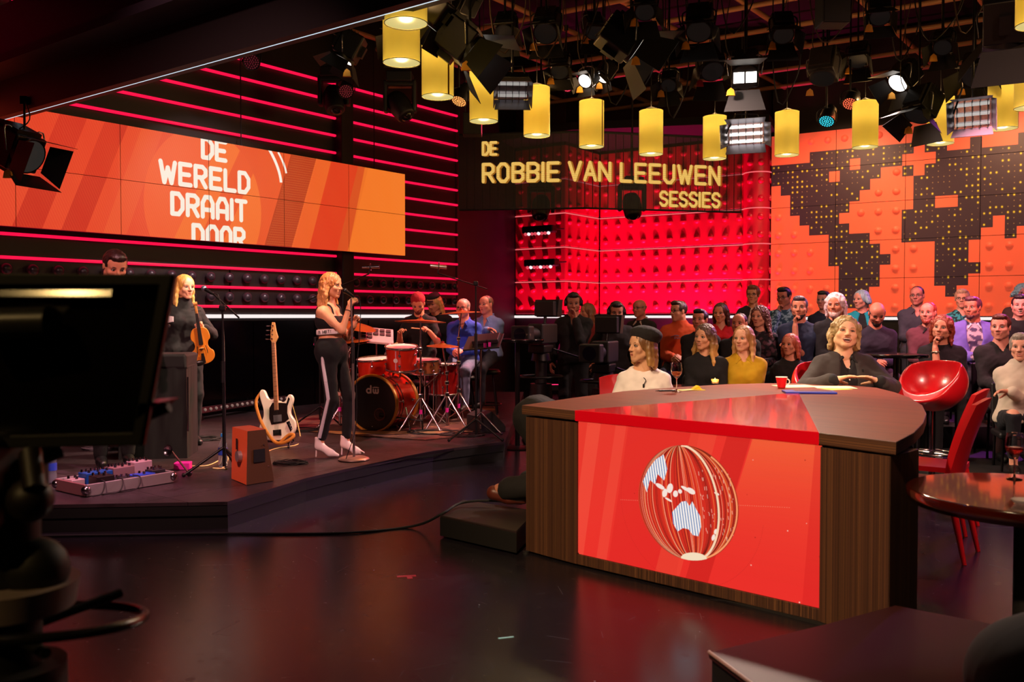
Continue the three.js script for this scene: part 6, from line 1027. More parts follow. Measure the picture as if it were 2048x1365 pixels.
{
  const s1 = boomStand('microphone_stand', 'black boom stand with a vocal microphone in front of the violinist', st(448, 948), at(449, 618, 8.2), at(478, 636, 8.15), at(425, 587, 8.3));
  const a = s1.L(at(425, 588, 8.3)), b = s1.L(at(408, 577, 8.33)); part(s1.t, 'microphone_body', bar(a, b, 0.013, 0.019, 14), blackMetal); part(s1.t, 'microphone_grille', ball(0.027, b.x, b.y, b.z, 14), mat(0x7d8aa0, 0.4, 0.7)); part(s1.t, 'microphone_cable', tube([a, s1.L(at(436, 590, 8.2)), s1.L(at(445, 640, 8.2)), V(0.015, 0.6, 0), V(0.03, 0.05, 0.05)], 0.004, 30, 5), rubber);
  const s2 = boomStand('microphone_stand', 'tall black boom stand with an overhead microphone right of the drums', st(952, 880), at(950, 573, 10.4), at(975, 579, 10.4), at(876, 547, 10.7));
  const c2 = s2.L(at(878, 532, 10.7)); part(s2.t, 'overhead_microphone', [bar(c2.clone().add(V(-0.1, 0, 0)), c2.clone().add(V(0.09, -0.02, 0)), 0.022, 0.026, 14)], chromeDark); part(s2.t, 'shock_mount', [place(new THREE.TorusGeometry(0.045, 0.005, 6, 20).rotateY(1.57), c2.x, c2.y, c2.z), bar(c2, s2.L(at(876, 547, 10.7)), 0.008)], blackMetal);
  const s3 = boomStand('microphone_stand', 'boom stand with an overhead microphone behind the head of the singer', st(640, 850), at(640, 590, 11.2), at(612, 602, 11.2), at(738, 548, 10.9));
  const c3 = s3.L(at(741, 535, 10.9)); part(s3.t, 'overhead_microphone', bar(c3.clone().add(V(-0.1, 0, 0)), c3.clone().add(V(0.11, 0.005, 0)), 0.018, 0.027, 14), chromeDark); part(s3.t, 'shock_mount', [place(new THREE.TorusGeometry(0.045, 0.005, 6, 20).rotateY(1.57), c3.x, c3.y, c3.z), bar(c3, s3.L(at(738, 548, 10.9)), 0.008)], blackMetal);
  // singer's straight stand
  const t = thing('microphone_stand', 'straight grey microphone stand with a round base held by the singer', 'microphone stand', null, V(micBase.x, STAGE, micBase.z)), h = at(703, 598, 8.25).y - STAGE;
  part(t, 'base', lathe([[0, 0.032], [0.11, 0.03], [0.137, 0.018], [0.142, 0], [0, 0]], 44), mat(0x8d7468, 0.4, 0.4)); part(t, 'lower_tube', bar(V(0, 0.03, 0), V(-0.006, h * 0.62, 0), 0.012), mat(0x8a7a76, 0.35, 0.6)); part(t, 'grip', bar(V(-0.006, h * 0.6, 0), V(-0.008, h * 0.73, 0), 0.017), blackPlastic); part(t, 'upper_tube', bar(V(-0.008, h * 0.7, 0), V(-0.02, h, 0), 0.009), mat(0x8a7a76, 0.35, 0.6));
  const tip = at(690, 582, 8.3).sub(t.position), tail = at(707, 594, 8.22).sub(t.position);
  part(t, 'microphone_body', bar(tail, tip, 0.012, 0.019, 14), blackMetal); part(t, 'microphone_grille', ball(0.025, tip.x, tip.y, tip.z, 14), mat(0x2b292c, 0.35, 0.8)); part(t, 'microphone_cable', tube([tail, tail.clone().add(V(0.05, -0.02, 0)), tail.clone().add(V(0.06, -0.3, 0.02)), V(0.03, 0.8, 0.02), V(0.02, 0.3, 0.02), V(-0.05, 0.03, 0.12)], 0.004, 40, 5), rubber);
  // electronic drum pad and laptop stand
  const p = thing('drum_pad', 'white electronic drum pad on a stand left of the drummer', 'drum pad', 'drum kit', at(752, 672, 10.9).setY(STAGE)), ph = at(752, 672, 10.9).y - STAGE;
  part(p, 'pad_body', rbox(0.42, 0.03, 0.3, 0.01, 0, ph, 0, 0.6, 0.15, -0.12), mat(0xb9a3a3, 0.5)); const pads = []; for (let i = 0; i < 12; i++) pads.push(box(0.055, 0.012, 0.05, -0.15 + (i % 5) * 0.075, 0.02, -0.09 + (i / 5 | 0) * 0.075)); part(p, 'pad_keys', join(pads).applyMatrix4(new THREE.Matrix4().makeRotationFromEuler(new THREE.Euler(0.6, 0.15, -0.12, 'YXZ')).setPosition(0, ph, 0)), mat(0x2a1214, 0.6)).userData.kind = 'stuff';
  part(p, 'stand_pole', bar(V(0, 0.1, -0.02), V(0, ph - 0.02, -0.02), 0.013), chrome); tripod(p, 0.35, 0.25, 'leg', chrome);
  const l = thing('music_stand', 'black music stand with a controller right of the drums', 'music stand', null, st(962, 868).setY(STAGE)), lh = at(968, 682, 10.6).y - STAGE;
  part(l, 'desk', rbox(0.42, 0.02, 0.3, 0.006, 0.03, lh, 0, 0.5, -0.2, 0.1), mat(0x171214, 0.5)); part(l, 'controller', rbox(0.3, 0.05, 0.16, 0.01, 0.06, lh + 0.04, 0.02, 0.5, -0.2, 0.1), mat(0x2c2226, 0.5)); part(l, 'tape', [box(0.03, 0.05, 0.004, 0.1, lh - 0.02, 0.15), box(0.03, 0.05, 0.004, 0.05, lh - 0.03, 0.15)], magenta); part(l, 'pole', bar(V(0, 0.06, 0), V(0, lh, 0), 0.013), chromeDark); tripod(l, 0.24, 0.26, 'leg', chromeDark, false);
  const th = thing('drum_throne', 'round drum stool under the drummer', 'stool', 'drum kit', V(at(836, 607, 11.5).x, STAGE, -11.45)); part(th, 'seat', lathe([[0, 0.49], [0.15, 0.49], [0.17, 0.46], [0.16, 0.42], [0, 0.42]], 28), mat(0x100e10, 0.5)); part(th, 'post', bar(V(0, 0.2, 0), V(0, 0.42, 0), 0.02), chrome); tripod(th, 0.3, 0.24, 'leg', chrome, false);
  const w = thing('floor_monitor', 'black wedge floor monitor with coloured tape at the right stage edge', 'speaker', null, st(972, 862).setY(STAGE), 0.5);
  part(w, 'cabinet', extrude([[-0.16, 0], [0.16, 0], [0.16, 0.06], [-0.02, 0.24], [-0.16, 0.18]], 0.36, 0.01).translate(0, 0, -0.18), black); part(w, 'grille', box(0.22, 0.004, 0.32, 0.075, 0.155, 0, 0, 0, -0.78), mat(0x191617, 0.7)); part(w, 'tape', box(0.09, 0.004, 0.03, 0.075, 0.162, 0.1, 0, 0, -0.78), mat(0x3a6ad0, 0.5)); part(w, 'tape', box(0.05, 0.004, 0.03, 0.12, 0.125, 0.1, 0, 0, -0.78), mat(0xd02a5a, 0.5));
}
// rugs under the drums, cable coils and cables
{
  const rugTex = canvasTex(512, 512, (c, w, h) => { c.fillStyle = '#4a2c20'; c.fillRect(0, 0, w, h); for (let i = 0; i < 900; i++) { c.fillStyle = ['#6a4028', '#2c1812', '#8a6038', '#3a1410'][i % 4]; c.globalAlpha = 0.5; c.fillRect(rnd() * w, rnd() * h, rr(3, 18), rr(3, 18)); } c.globalAlpha = 1; c.strokeStyle = '#b08a58'; c.lineWidth = 14; c.strokeRect(12, 12, w - 24, h - 24); c.strokeStyle = '#2a100c'; c.lineWidth = 6; c.strokeRect(40, 40, w - 80, h - 80); });
  rugTex.repeat.set(0.33, 0.4);
  const o = [[585, 862], [700, 872], [850, 882], [930, 874], [1000, 838], [985, 812], [700, 820], [600, 838]].map(([x, y]) => { const p = st(x, y); return [p.x, p.z]; });
  single('rug', 'worn brown patterned rug under the drum kit', 'rug', slab(o, STAGE + 0.001, STAGE + 0.012, 0.002), new THREE.MeshStandardMaterial({ map: rugTex, roughness: 0.95 }));
  const coil = (label, c, r, n, m, wid = 0.005, cat = 'cable') => { const pts = []; for (let i = 0; i <= n * 10; i++) { const a = i / 10 * 6.283, q = r * (0.55 + 0.45 * Math.abs(Math.sin(i * 0.37 + n))); pts.push(V(c.x + Math.cos(a) * q * 1.3 + rr(-0.02, 0.02), STAGE + wid + (i % 7) * 0.003, c.z + Math.sin(a) * q * 0.8 + rr(-0.02, 0.02))); } return single('cable_coil', label, cat, tube(pts, wid, n * 40, 5), m, 'cables on the stage'); };
  coil('black cable coil on the stage beside the wooden box', st(582, 928), 0.12, 5, rubber); coil('tangle of black cable behind the tall covered case', st(410, 880), 0.16, 5, rubber); coil('tangle of black cable under the drum hardware', st(870, 868), 0.24, 6, rubber); coil('tangle of grey cable behind the pedalboard rack', st(195, 900), 0.12, 5, mat(0x6f6a72, 0.6)); coil('dark cable heap between the bass guitar and the singer', st(600, 862), 0.2, 5, rubber); coil('cable heap right of the bass drum stands', st(925, 872), 0.2, 5, rubber);
  single('instrument_cable', 'pale yellow instrument cable running from the bass guitar to the wooden box', 'cable', tube([st(585, 862).setY(0.5), st(600, 872), st(588, 893), st(560, 897), st(535, 905), st(520, 918)].map((p) => p.setY(Math.max(p.y, STAGE + 0.006))), 0.006, 50, 6), mat(0xd8c27c, 0.55));
  single('instrument_cable', 'pale yellow cable running behind the water bottle to the magenta box', 'cable', tube([st(380, 934), st(410, 934), st(440, 922), st(455, 915), st(440, 940), st(425, 938), st(455, 940)].map((p) => p.setY(STAGE + 0.006)), 0.006, 50, 6), mat(0xd6c890, 0.55));
}
// ---------------------------------------------------------------- guitar, violin and the rest of the stage
{
  const p = st(560, 893), t = thing('bass_guitar', 'white electric bass guitar with tortoise pickguard leaning on a stand', 'bass guitar', null, V(p.x, STAGE, p.z), R(-12));
  const G = new THREE.Matrix4().makeRotationFromEuler(new THREE.Euler(-0.16, 0, 0.12)).setPosition(0, 0.06, 0), A = (g) => g.applyMatrix4(G);
  const s = new THREE.Shape(); s.moveTo(0, 0.0); s.bezierCurveTo(0.13, -0.01, 0.2, 0.06, 0.19, 0.15); s.bezierCurveTo(0.185, 0.21, 0.135, 0.22, 0.14, 0.28); s.bezierCurveTo(0.145, 0.33, 0.2, 0.38, 0.17, 0.43); s.bezierCurveTo(0.15, 0.465, 0.12, 0.44, 0.105, 0.4); s.bezierCurveTo(0.09, 0.37, 0.06, 0.37, 0.04, 0.39); s.lineTo(-0.035, 0.42); s.bezierCurveTo(-0.08, 0.4, -0.1, 0.44, -0.12, 0.5); s.bezierCurveTo(-0.14, 0.545, -0.185, 0.53, -0.18, 0.47); s.bezierCurveTo(-0.17, 0.38, -0.13, 0.33, -0.15, 0.25); s.bezierCurveTo(-0.165, 0.2, -0.21, 0.17, -0.2, 0.1); s.bezierCurveTo(-0.18, 0.02, -0.1, 0.0, 0, 0);
  part(t, 'body', A(extrude(s, 0.044, 0.008, 3, 14)), mat(0xe4d6c0, 0.2, 0, { clearcoat: 0.8, clearcoatRoughness: 0.1 }));
  part(t, 'pickguard', A(extrude([[0.055, 0.37], [0.11, 0.36], [0.135, 0.42], [0.15, 0.4], [0.12, 0.33], [0.115, 0.26], [0.13, 0.2], [0.08, 0.17], [-0.06, 0.16], [-0.08, 0.22], [-0.075, 0.33], [-0.04, 0.38]], 0.003).translate(0, 0, 0.045)), mat(0x1c1212, 0.25));
  part(t, 'pickup', [A(box(0.085, 0.034, 0.012, 0.01, 0.235, 0.05)), A(box(0.085, 0.034, 0.012, 0.01, 0.2, 0.05))], mat(0x8a8688, 0.3, 0.6)); part(t, 'bridge', A(rbox(0.09, 0.06, 0.016, 0.004, 0, 0.075, 0.05)), chrome); part(t, 'control_plate', A(extrude([[0.1, 0.17], [0.135, 0.18], [0.165, 0.1], [0.14, 0.07]], 0.003).translate(0, 0, 0.045)), chrome);
  for (let i = 0; i < 3; i++) part(t, 'knob', A(cyl(0.011, 0.011, 0.016, 0, 0, 0, 12).rotateX(1.57).translate(0.122 + i * 0.012, 0.155 - i * 0.028, 0.056)), chrome);
  const nk = (y) => 0.024 - (y - 0.36) * 0.006, neckB = part(t, 'neck', A(extrude([[-nk(0.3), 0.3], [nk(0.3), 0.3], [nk(1.0), 1.0], [-nk(1.0), 1.0]], 0.026, 0.006).translate(0, 0, 0.03)), mat(0xa8744a, 0.4));
  for (let i = 1; i < 18; i++) part(neckB, 'fret', A(box(0.05, 0.002, 0.002, 0, 0.33 + 0.67 * (1 - Math.pow(0.9439, 18 - i) * 1.0) / 0.645, 0.058)), chrome);
  const hs = part(t, 'headstock', A(extrude([[-0.02, 0.995], [0.022, 0.995], [0.05, 1.04], [0.03, 1.12], [0.02, 1.2], [-0.01, 1.205], [-0.03, 1.1], [-0.034, 1.02]], 0.016, 0.003).translate(0, 0, 0.028)), mat(0xc08a52, 0.4));
  for (let i = 0; i < 4; i++) part(hs, 'tuning_peg', A(join([bar(V(-0.03 + i * 0.006, 1.03 + i * 0.045, 0.036), V(-0.065 + i * 0.006, 1.035 + i * 0.045, 0.036), 0.004), cyl(0.018, 0.018, 0.006, -0.075 + i * 0.006, 1.036 + i * 0.045, 0.036, 14), cyl(0.008, 0.008, 0.02, 0, 0, 0, 10).rotateX(1.57).translate(-0.012 + i * 0.006, 1.03 + i * 0.045, 0.05)])), chrome);
  for (let i = 0; i < 4; i++) part(t, 'string', A(bar(V(-0.018 + i * 0.012, 0.07, 0.062), V(-0.012 + i * 0.008, 1.0, 0.061), 0.0011, 0.0011, 4)), steel);
  part(t, 'strap', A(tube([V(-0.175, 0.5, 0.03), V(-0.225, 0.42, 0.05), V(-0.19, 0.25, 0.075), V(-0.12, 0.1, 0.08), V(-0.02, -0.02, 0.1), V(0.07, -0.035, 0.14), V(0.15, -0.01, 0.15), V(0.19, 0.03, 0.12), V(0.13, 0.04, 0.1), V(0.02, -0.035, 0.1)], 0.017, 60, 8).scale(1, 1, 0.6)), mat(0xc47a24, 0.7), 'tan leather strap');
  const k = thing('guitar_stand', 'black folding guitar stand under the white bass guitar', 'guitar stand', null, V(p.x, STAGE, p.z), R(-12)); part(k, 'leg', bar(V(-0.1, 0.2, -0.12), V(-0.16, 0.01, 0.14), 0.011), blackMetal); part(k, 'leg', bar(V(0.1, 0.2, -0.12), V(0.16, 0.01, 0.14), 0.011), blackMetal); part(k, 'back_leg', bar(V(0, 0.42, -0.09), V(0, 0.01, -0.3), 0.011), blackMetal); part(k, 'rest', [bar(V(-0.12, 0.045, -0.02), V(-0.12, 0.05, 0.07), 0.013), bar(V(0.12, 0.045, -0.02), V(0.12, 0.05, 0.07), 0.013), bar(V(-0.12, 0.04, -0.03), V(0.12, 0.04, -0.03), 0.011), bar(V(0, 0.04, -0.03), V(0, 0.43, -0.09), 0.012)], blackMetal);
}
{
  const q = violinist.done, hand = q.world(q.handL), t = thing('violin', 'honey coloured violin held upright by its neck', 'violin', null, V(0, 0, 0)); t.position.copy(hand); t.rotation.y = R(16); t.rotation.z = 0.13;
  const half = [[0, -0.36], [0.06, -0.358], [0.098, -0.33], [0.105, -0.285], [0.095, -0.25], [0.078, -0.235], [0.062, -0.21], [0.06, -0.175], [0.07, -0.15], [0.088, -0.14], [0.085, -0.1], [0.062, -0.045], [0.02, -0.028], [0, -0.028]];
  const sh = new THREE.Shape(); sh.moveTo(0, -0.372); sh.bezierCurveTo(0.07, -0.372, 0.108, -0.33, 0.104, -0.285); sh.bezierCurveTo(0.102, -0.255, 0.09, -0.245, 0.08, -0.24); sh.bezierCurveTo(0.05, -0.215, 0.05, -0.17, 0.076, -0.148); sh.bezierCurveTo(0.092, -0.138, 0.086, -0.08, 0.066, -0.052); sh.bezierCurveTo(0.045, -0.024, 0.015, -0.026, 0, -0.026); sh.bezierCurveTo(-0.015, -0.026, -0.045, -0.024, -0.066, -0.052); sh.bezierCurveTo(-0.086, -0.08, -0.092, -0.138, -0.076, -0.148); sh.bezierCurveTo(-0.05, -0.17, -0.05, -0.215, -0.08, -0.24); sh.bezierCurveTo(-0.09, -0.245, -0.102, -0.255, -0.104, -0.285); sh.bezierCurveTo(-0.108, -0.33, -0.07, -0.372, 0, -0.372);
  const K = 1.08, wood = mat(0xc4701c, 0.28, 0, { clearcoat: 0.7, clearcoatRoughness: 0.15 }); part(t, 'body', extrude(sh, 0.042, 0.006, 3, 14).translate(0, 0, -0.03).scale(K, K, K), wood); part(t, 'belly', ell(0.04, 0.14, 0.01, 0, -0.2, 0.009, 24).scale(K, K, K), wood);
  part(t, 'fingerboard', extrude([[-0.02, -0.19], [0.02, -0.19], [0.012, 0.1], [-0.012, 0.1]], 0.008, 0.002).translate(0, 0, 0.026).scale(K, K, K), mat(0x15100f, 0.35)); part(t, 'neck', bar(V(0, -0.03, 0.012), V(0, 0.11, 0.014), 0.014), mat(0xa8642a, 0.4)); const scr = part(t, 'scroll', [rbox(0.026, 0.09, 0.026, 0.008, 0, 0.15, 0.01), cyl(0.02, 0.02, 0.036, 0, 0, 0, 18).rotateZ(1.57).translate(0, 0.205, 0.012)], mat(0xb87838, 0.35));
  for (let i = 0; i < 4; i++) part(scr, 'tuning_peg', bar(V(i % 2 ? -0.045 : 0.045, 0.13 + i * 0.016, 0.012), V(0, 0.13 + i * 0.016, 0.012), 0.004, 0.004), mat(0x120c0a, 0.4));
  part(t, 'bridge', rbox(0.045, 0.004, 0.034, 0.001, 0, -0.24, 0.035), mat(0xe0b47a, 0.5)); part(t, 'tailpiece', extrude([[-0.012, -0.27], [0.012, -0.27], [0.02, -0.36], [-0.02, -0.36]].map(([x, y]) => [x * K, y * K]), 0.01, 0.002).translate(0, 0, 0.03), mat(0x120d0c, 0.3)); part(t, 'chin_rest', ell(0.055, 0.03, 0.016, -0.045, -0.385, 0.03), mat(0x100c0b, 0.3)); for (const s of [-1, 1]) part(t, 'sound_hole', tube([V(s * 0.035, -0.2, 0.028), V(s * 0.043, -0.23, 0.026), V(s * 0.046, -0.275, 0.024)], 0.003, 12, 5).scale(K, K, K), mat(0x120806, 0.6));
  for (let i = 0; i < 4; i++) part(t, 'string', bar(V(-0.012 + i * 0.008, -0.3, 0.052), V(-0.008 + i * 0.005, 0.13, 0.036), 0.0008, 0.0008, 4), steel);
}
{ // tall case draped in black cloth, with the guitar head behind it
  const a = st(392, 918), t = thing('covered_case', 'tall equipment case draped in black cloth in front of the violinist', 'equipment case', null, V(a.x - 0.42, STAGE, a.z - 0.22), R(8));
  part(t, 'case_body', rbox(0.58, 0.92, 0.46, 0.02, 0, 0.46, 0), mat(0x0a0909, 0.8)); part(t, 'cloth', puff(new RoundedBoxGeometry(0.61, 0.14, 0.49, 6, 0.03).translate(0, 0.89, 0), 0.008, 16), mat(0x0f0d0e, 0.9)); part(t, 'cloth', puff(new THREE.BoxGeometry(0.6, 0.84, 0.48, 30, 10, 20).translate(0, 0.42, 0), 0.01, 12, 1.5), mat(0x0b0a0a, 0.92)); part(t, 'metal_edge', box(0.012, 0.5, 0.012, 0.312, 0.5, 0.245), chromeDark);
  const k = thing('acoustic_guitar', 'guitar held by the bending musician, only its pale headstock in view', 'guitar', null, at(326, 640, 8.3)); part(k, 'headstock', extrude([[-0.06, -0.04], [0.1, -0.02], [0.1, 0.03], [-0.06, 0.045]], 0.02, 0.004), mat(0xd8cfd2, 0.3)); for (let i = 0; i < 6; i++) part(k, 'tuning_peg', ball(0.014, -0.04 + (i % 3) * 0.05, i < 3 ? 0.06 : -0.055, 0.01, 8), chrome); part(k, 'neck', bar(V(-0.06, 0, 0.01), V(-0.5, -0.1, 0.05), 0.024), mat(0x8a5a34, 0.4)); part(k, 'body', ell(0.22, 0.18, 0.05, -0.68, -0.16, 0.06, 24), mat(0x9a6230, 0.35)); part(k, 'strap', bar(V(0.06, 0.02, 0.01), V(-0.05, 0.17, -0.03), 0.008), mat(0x8a8084, 0.6));
  const r = st(285, 902), rk = thing('rack_case', 'open equipment rack with metal edges and teal lit units beside the covered case', 'rack case', null, V(r.x - 0.25, STAGE, r.z - 0.25), R(14));
  part(rk, 'case_body', rbox(0.5, 0.4, 0.42, 0.012, 0, 0.32, 0), mat(0x0e0d0f, 0.5)); for (const [x, y] of [[-1, -1], [1, -1], [-1, 1], [1, 1]]) part(rk, 'corner_profile', box(0.022, 0.42, 0.022, x * 0.245, 0.32, y * 0.205), chromeDark); part(rk, 'front_profile', [box(0.5, 0.02, 0.02, 0, 0.12, 0.21), box(0.5, 0.02, 0.02, 0, 0.52, 0.21)], chromeDark); for (let i = 0; i < 3; i++) part(rk, 'rack_unit', box(0.44, 0.088, 0.01, 0, 0.2 + i * 0.11, 0.213), mat([0x15181c, 0x0f2a30, 0x1a1416][i], 0.35, 0.3)); for (let i = 0; i < 6; i++) part(rk, 'unit_knob', ball(0.012, -0.18 + i * 0.07, 0.42, 0.225, 8), chromeDark); for (const [x, z] of [[-0.2, -0.16], [0.2, -0.16], [-0.2, 0.16], [0.2, 0.16]]) part(rk, 'caster', cyl(0.045, 0.045, 0.03, 0, 0, 0, 16).rotateZ(1.57).translate(x, 0.05, z), rubber); for (const [x, z] of [[-0.2, -0.16], [0.2, -0.16], [-0.2, 0.16], [0.2, 0.16]]) part(rk, 'caster_plate', box(0.06, 0.05, 0.06, x, 0.1, z), chromeDark);
}
{ // wooden stomp box with a foot dial
  const a = st(493, 972), b = st(453, 955), c = st(536, 965), d1 = b.clone().sub(a), d2 = c.clone().sub(a), t = thing('wooden_box', 'orange wooden box with a metal dial and a square sound hole on the stage corner', 'wooden box', null, V(a.x, STAGE, a.z));
  d1.y = d2.y = 0; const u = d1.clone().setLength(0.34), w = d2.clone().setLength(0.25), H = 0.42, F = mat(0xf0683a, 0.42), S = mat(0x5a3a20, 0.5);
  const quad = (p) => { const g = new THREE.BufferGeometry(); g.setAttribute('position', new THREE.Float32BufferAttribute(p.flatMap((q) => [q.x, q.y, q.z]), 3)); g.setIndex([0, 1, 2, 0, 2, 3]); g.computeVertexNormals(); return g; };
  const O = V(0, 0.005, 0), slope = 0.3, tw = (k) => w.clone().multiplyScalar(k);
  const P = [O, O.clone().add(u), O.clone().add(u).add(w), O.clone().add(w)], Q = [V(0, H, 0).add(tw(0.05)), u.clone().setY(H).add(tw(0.05)), u.clone().setY(H).add(tw(1 - slope)), tw(1 - slope).setY(H)];
  part(t, 'front_board', quad([P[1], P[0], Q[0], Q[1]]), F, 'orange lacquered board'); part(t, 'side_board', quad([P[0], P[3], Q[3], Q[0]]), S); part(t, 'back_board', quad([P[3], P[2], Q[2], Q[3]]), S); part(t, 'side_board', quad([P[2], P[1], Q[1], Q[2]]), S); part(t, 'top_board', quad([Q[0], Q[3], Q[2], Q[1]]), mat(0xb8502c, 0.45)); part(t, 'bottom_board', quad(P), S);
  const nF = V(-d1.z, 0, d1.x).normalize(); if (nF.dot(w) > 0) nF.negate(); const cF = u.clone().multiplyScalar(0.4).setY(0.21);
  part(t, 'dial', aim(cyl(0.042, 0.045, 0.03, 0, 0, 0, 28).rotateX(1.57).translate(0, 0, 0.012), cF, cF.clone().add(nF)), mat(0xa89a98, 0.35, 0.6)); part(t, 'slot', aim(box(0.026, 0.085, 0.006, 0, 0, 0.002), u.clone().multiplyScalar(0.6).setY(0.3), u.clone().multiplyScalar(0.6).setY(0.3).add(nF)), mat(0x2a0d08, 0.6)); const nS = V(-d2.z, 0, d2.x).normalize(); if (nS.dot(u) > 0) nS.negate(); const cS = w.clone().multiplyScalar(0.45).setY(0.22); part(t, 'sound_hole', aim(box(0.1, 0.1, 0.006, 0, 0, 0.004), cS, cS.clone().add(nS)), mat(0x060404, 0.7)); for (const [x, y] of [[0.62, 0.3], [0.78, 0.13]]) part(t, 'screw', ball(0.006, ...w.clone().multiplyScalar(x).setY(y).addScaledVector(nS, 0.004).toArray(), 6), chrome);
}
{ // pedalboard in a flight-case tray
  const a = st(172, 995), b = st(346, 966), d = b.clone().sub(a), L = d.length(), t = thing('pedalboard', 'metal edged pedalboard tray full of effect pedals at the front of the stage', 'pedalboard', null, V(a.x, STAGE, a.z), Math.atan2(-d.z, d.x)), W = 0.42;
  part(t, 'tray_floor', box(L, 0.03, W, L / 2, 0.02, -W / 2), mat(0x161316, 0.7)); part(t, 'tray_rim', rbox(L, 0.085, 0.022, 0.004, L / 2, 0.047, 0), mat(0x9a9396, 0.4, 0.4)); part(t, 'tray_rim', rbox(L, 0.085, 0.022, 0.004, L / 2, 0.047, -W), mat(0x9a9396, 0.4, 0.4)); part(t, 'tray_rim', rbox(0.022, 0.085, W, 0.004, 0, 0.047, -W / 2), mat(0x9a6a6e, 0.4, 0.4)); part(t, 'tray_rim', rbox(0.022, 0.085, W, 0.004, L, 0.047, -W / 2), mat(0x9a9396, 0.4, 0.4)); for (const [x, z] of [[0, 0], [L, 0], [0, -W], [L, -W]]) part(t, 'corner', ball(0.034, x, 0.05, z, 12), chromeDark);
  const pedal = (x, z, w, h, dd, col, knobs, k = 0.3) => { const p = part(t, 'pedal', rbox(w, h, dd, 0.006, x, 0.035 + h / 2, z), mat(col, 0.35, k)); for (let i = 0; i < knobs; i++) part(p, 'pedal_knob', cyl(0.009, 0.011, 0.02, x - w / 2 + (i + 0.5) * w / knobs, 0.045 + h, z - dd * 0.3, 10), chrome); for (let i = 0; i < Math.max(1, knobs >> 1); i++) part(p, 'foot_switch', cyl(0.011, 0.011, 0.022, x - w / 2 + (i + 0.5) * w / Math.max(1, knobs >> 1), 0.045 + h, z + dd * 0.28, 10), chromeDark); };
  pedal(L * 0.34, -0.3, L * 0.3, 0.09, 0.12, 0x1a4fa0, 6); pedal(L * 0.63, -0.31, L * 0.25, 0.1, 0.12, 0x8a6a6c, 6); pedal(L * 0.87, -0.32, L * 0.22, 0.12, 0.12, 0xb89aa6, 5); pedal(L * 0.09, -0.28, 0.1, 0.06, 0.12, 0xb8a0a4, 2); pedal(L * 0.25, -0.1, L * 0.2, 0.09, 0.12, 0x1a1012, 3, 0); pedal(L * 0.47, -0.1, 0.16, 0.05, 0.1, 0x1d1b1f, 4, 0); pedal(L * 0.71, -0.1, 0.17, 0.055, 0.11, 0x1b3fb4, 1, 0); pedal(L * 0.9, -0.13, 0.12, 0.07, 0.1, 0x232025, 4, 0);
  for (let i = 0; i < 3; i++) part(t, 'patch_cable', tube([V(L * (0.2 + i * 0.18), 0.1, -0.05), V(L * (0.18 + i * 0.2), 0.09, 0.03), V(L * (0.1 + i * 0.2), 0.02, 0.08), V(L * (0.02 + i * 0.1), 0.01, 0.06)], 0.005, 24, 5), rubber);
  const m = st(378, 952), bs = thing('stage_mirror_stand', 'short round based stand with a small round reflector beside the pedalboard', 'small stand', null, V(m.x - 0.05, STAGE, m.z)); part(bs, 'base', ball(0.024, 0.06, 0.022, 0.02, 12), mat(0x2a1216, 0.4)); part(bs, 'pole', bar(V(0.06, 0.02, 0.02), V(-0.12, 0.2, -0.06), 0.008), mat(0x3a1518, 0.4)); part(bs, 'reflector', aim(lathe([[0, 0.01], [0.03, 0.014], [0.045, 0.03], [0.048, 0.034]], 20).rotateX(1.57), V(-0.12, 0.2, -0.06), V(-0.3, 0.25, 0.4)), chromeDark);
  const g = st(350, 941); single('direct_box', 'small magenta box lying on the stage beside the pedalboard', 'box', rbox(0.13, 0.06, 0.1, 0.006, g.x + 0.05, STAGE + 0.031, g.z - 0.05, 0, 0.1, 0), magenta);
}
function bottle(label, p) { const t = thing('water_bottle', label, 'bottle', 'water bottles on the stage', V(p.x, STAGE, p.z)); const bb = part(t, 'bottle_body', lathe([[0, 0.004], [0.03, 0], [0.034, 0.01], [0.034, 0.06], [0.031, 0.07], [0.034, 0.08], [0.034, 0.14], [0.028, 0.165], [0.014, 0.195], [0.013, 0.21], [0, 0.21]], 24).scale(1.15, 1.25, 1.15), mat(0xcfe4f4, 0.08, 0, { transmission: 0.9, ior: 1.33, thickness: 0.05 })); part(bb, 'bottle_label', cyl(0.0405, 0.0405, 0.06, 0, 0.135, 0, 24, true), mat(0x1c3fae, 0.5)); part(bb, 'bottle_cap', cyl(0.018, 0.018, 0.026, 0, 0.275, 0, 16), mat(0x2a8fe0, 0.4)); }
bottle('clear water bottle with a blue label behind the wooden box', st(446, 934)); bottle('clear water bottle with a blue label at the left end of the pedalboard', st(103, 968));
function ledBar(label, a, b, n) { const d = b.clone().sub(a), L = d.length(), t = thing('led_floor_bar', label, 'stage light', 'LED bars along the foot of the stage wall', V(a.x, STAGE, a.z), Math.atan2(-d.z, d.x)); part(t, 'housing', rbox(L, 0.09, 0.12, 0.01, L / 2, 0.1, 0, -0.5), mat(0x2a2426, 0.4, 0.4)); for (const x of [0.1, L - 0.1]) part(t, 'foot', box(0.05, 0.06, 0.12, x, 0.03, 0), blackMetal); for (let i = 0; i < n; i++) part(t, 'led_lens', new THREE.SphereGeometry(0.022, 10, 6).translate((i + 0.5) * L / n, 0.128, 0.055), glow(0xf0c8b8, 0.16, 0x6a5a54)); }
ledBar('long row of clear LED lenses in a floor bar behind the covered case', st(386, 843), st(512, 822), 12); ledBar('short floor bar of clear LED lenses seen right of the bass guitar', st(584, 811), st(626, 804), 5); ledBar('floor bar of clear LED lenses behind the body of the bass guitar', st(518, 822), st(582, 812), 6);
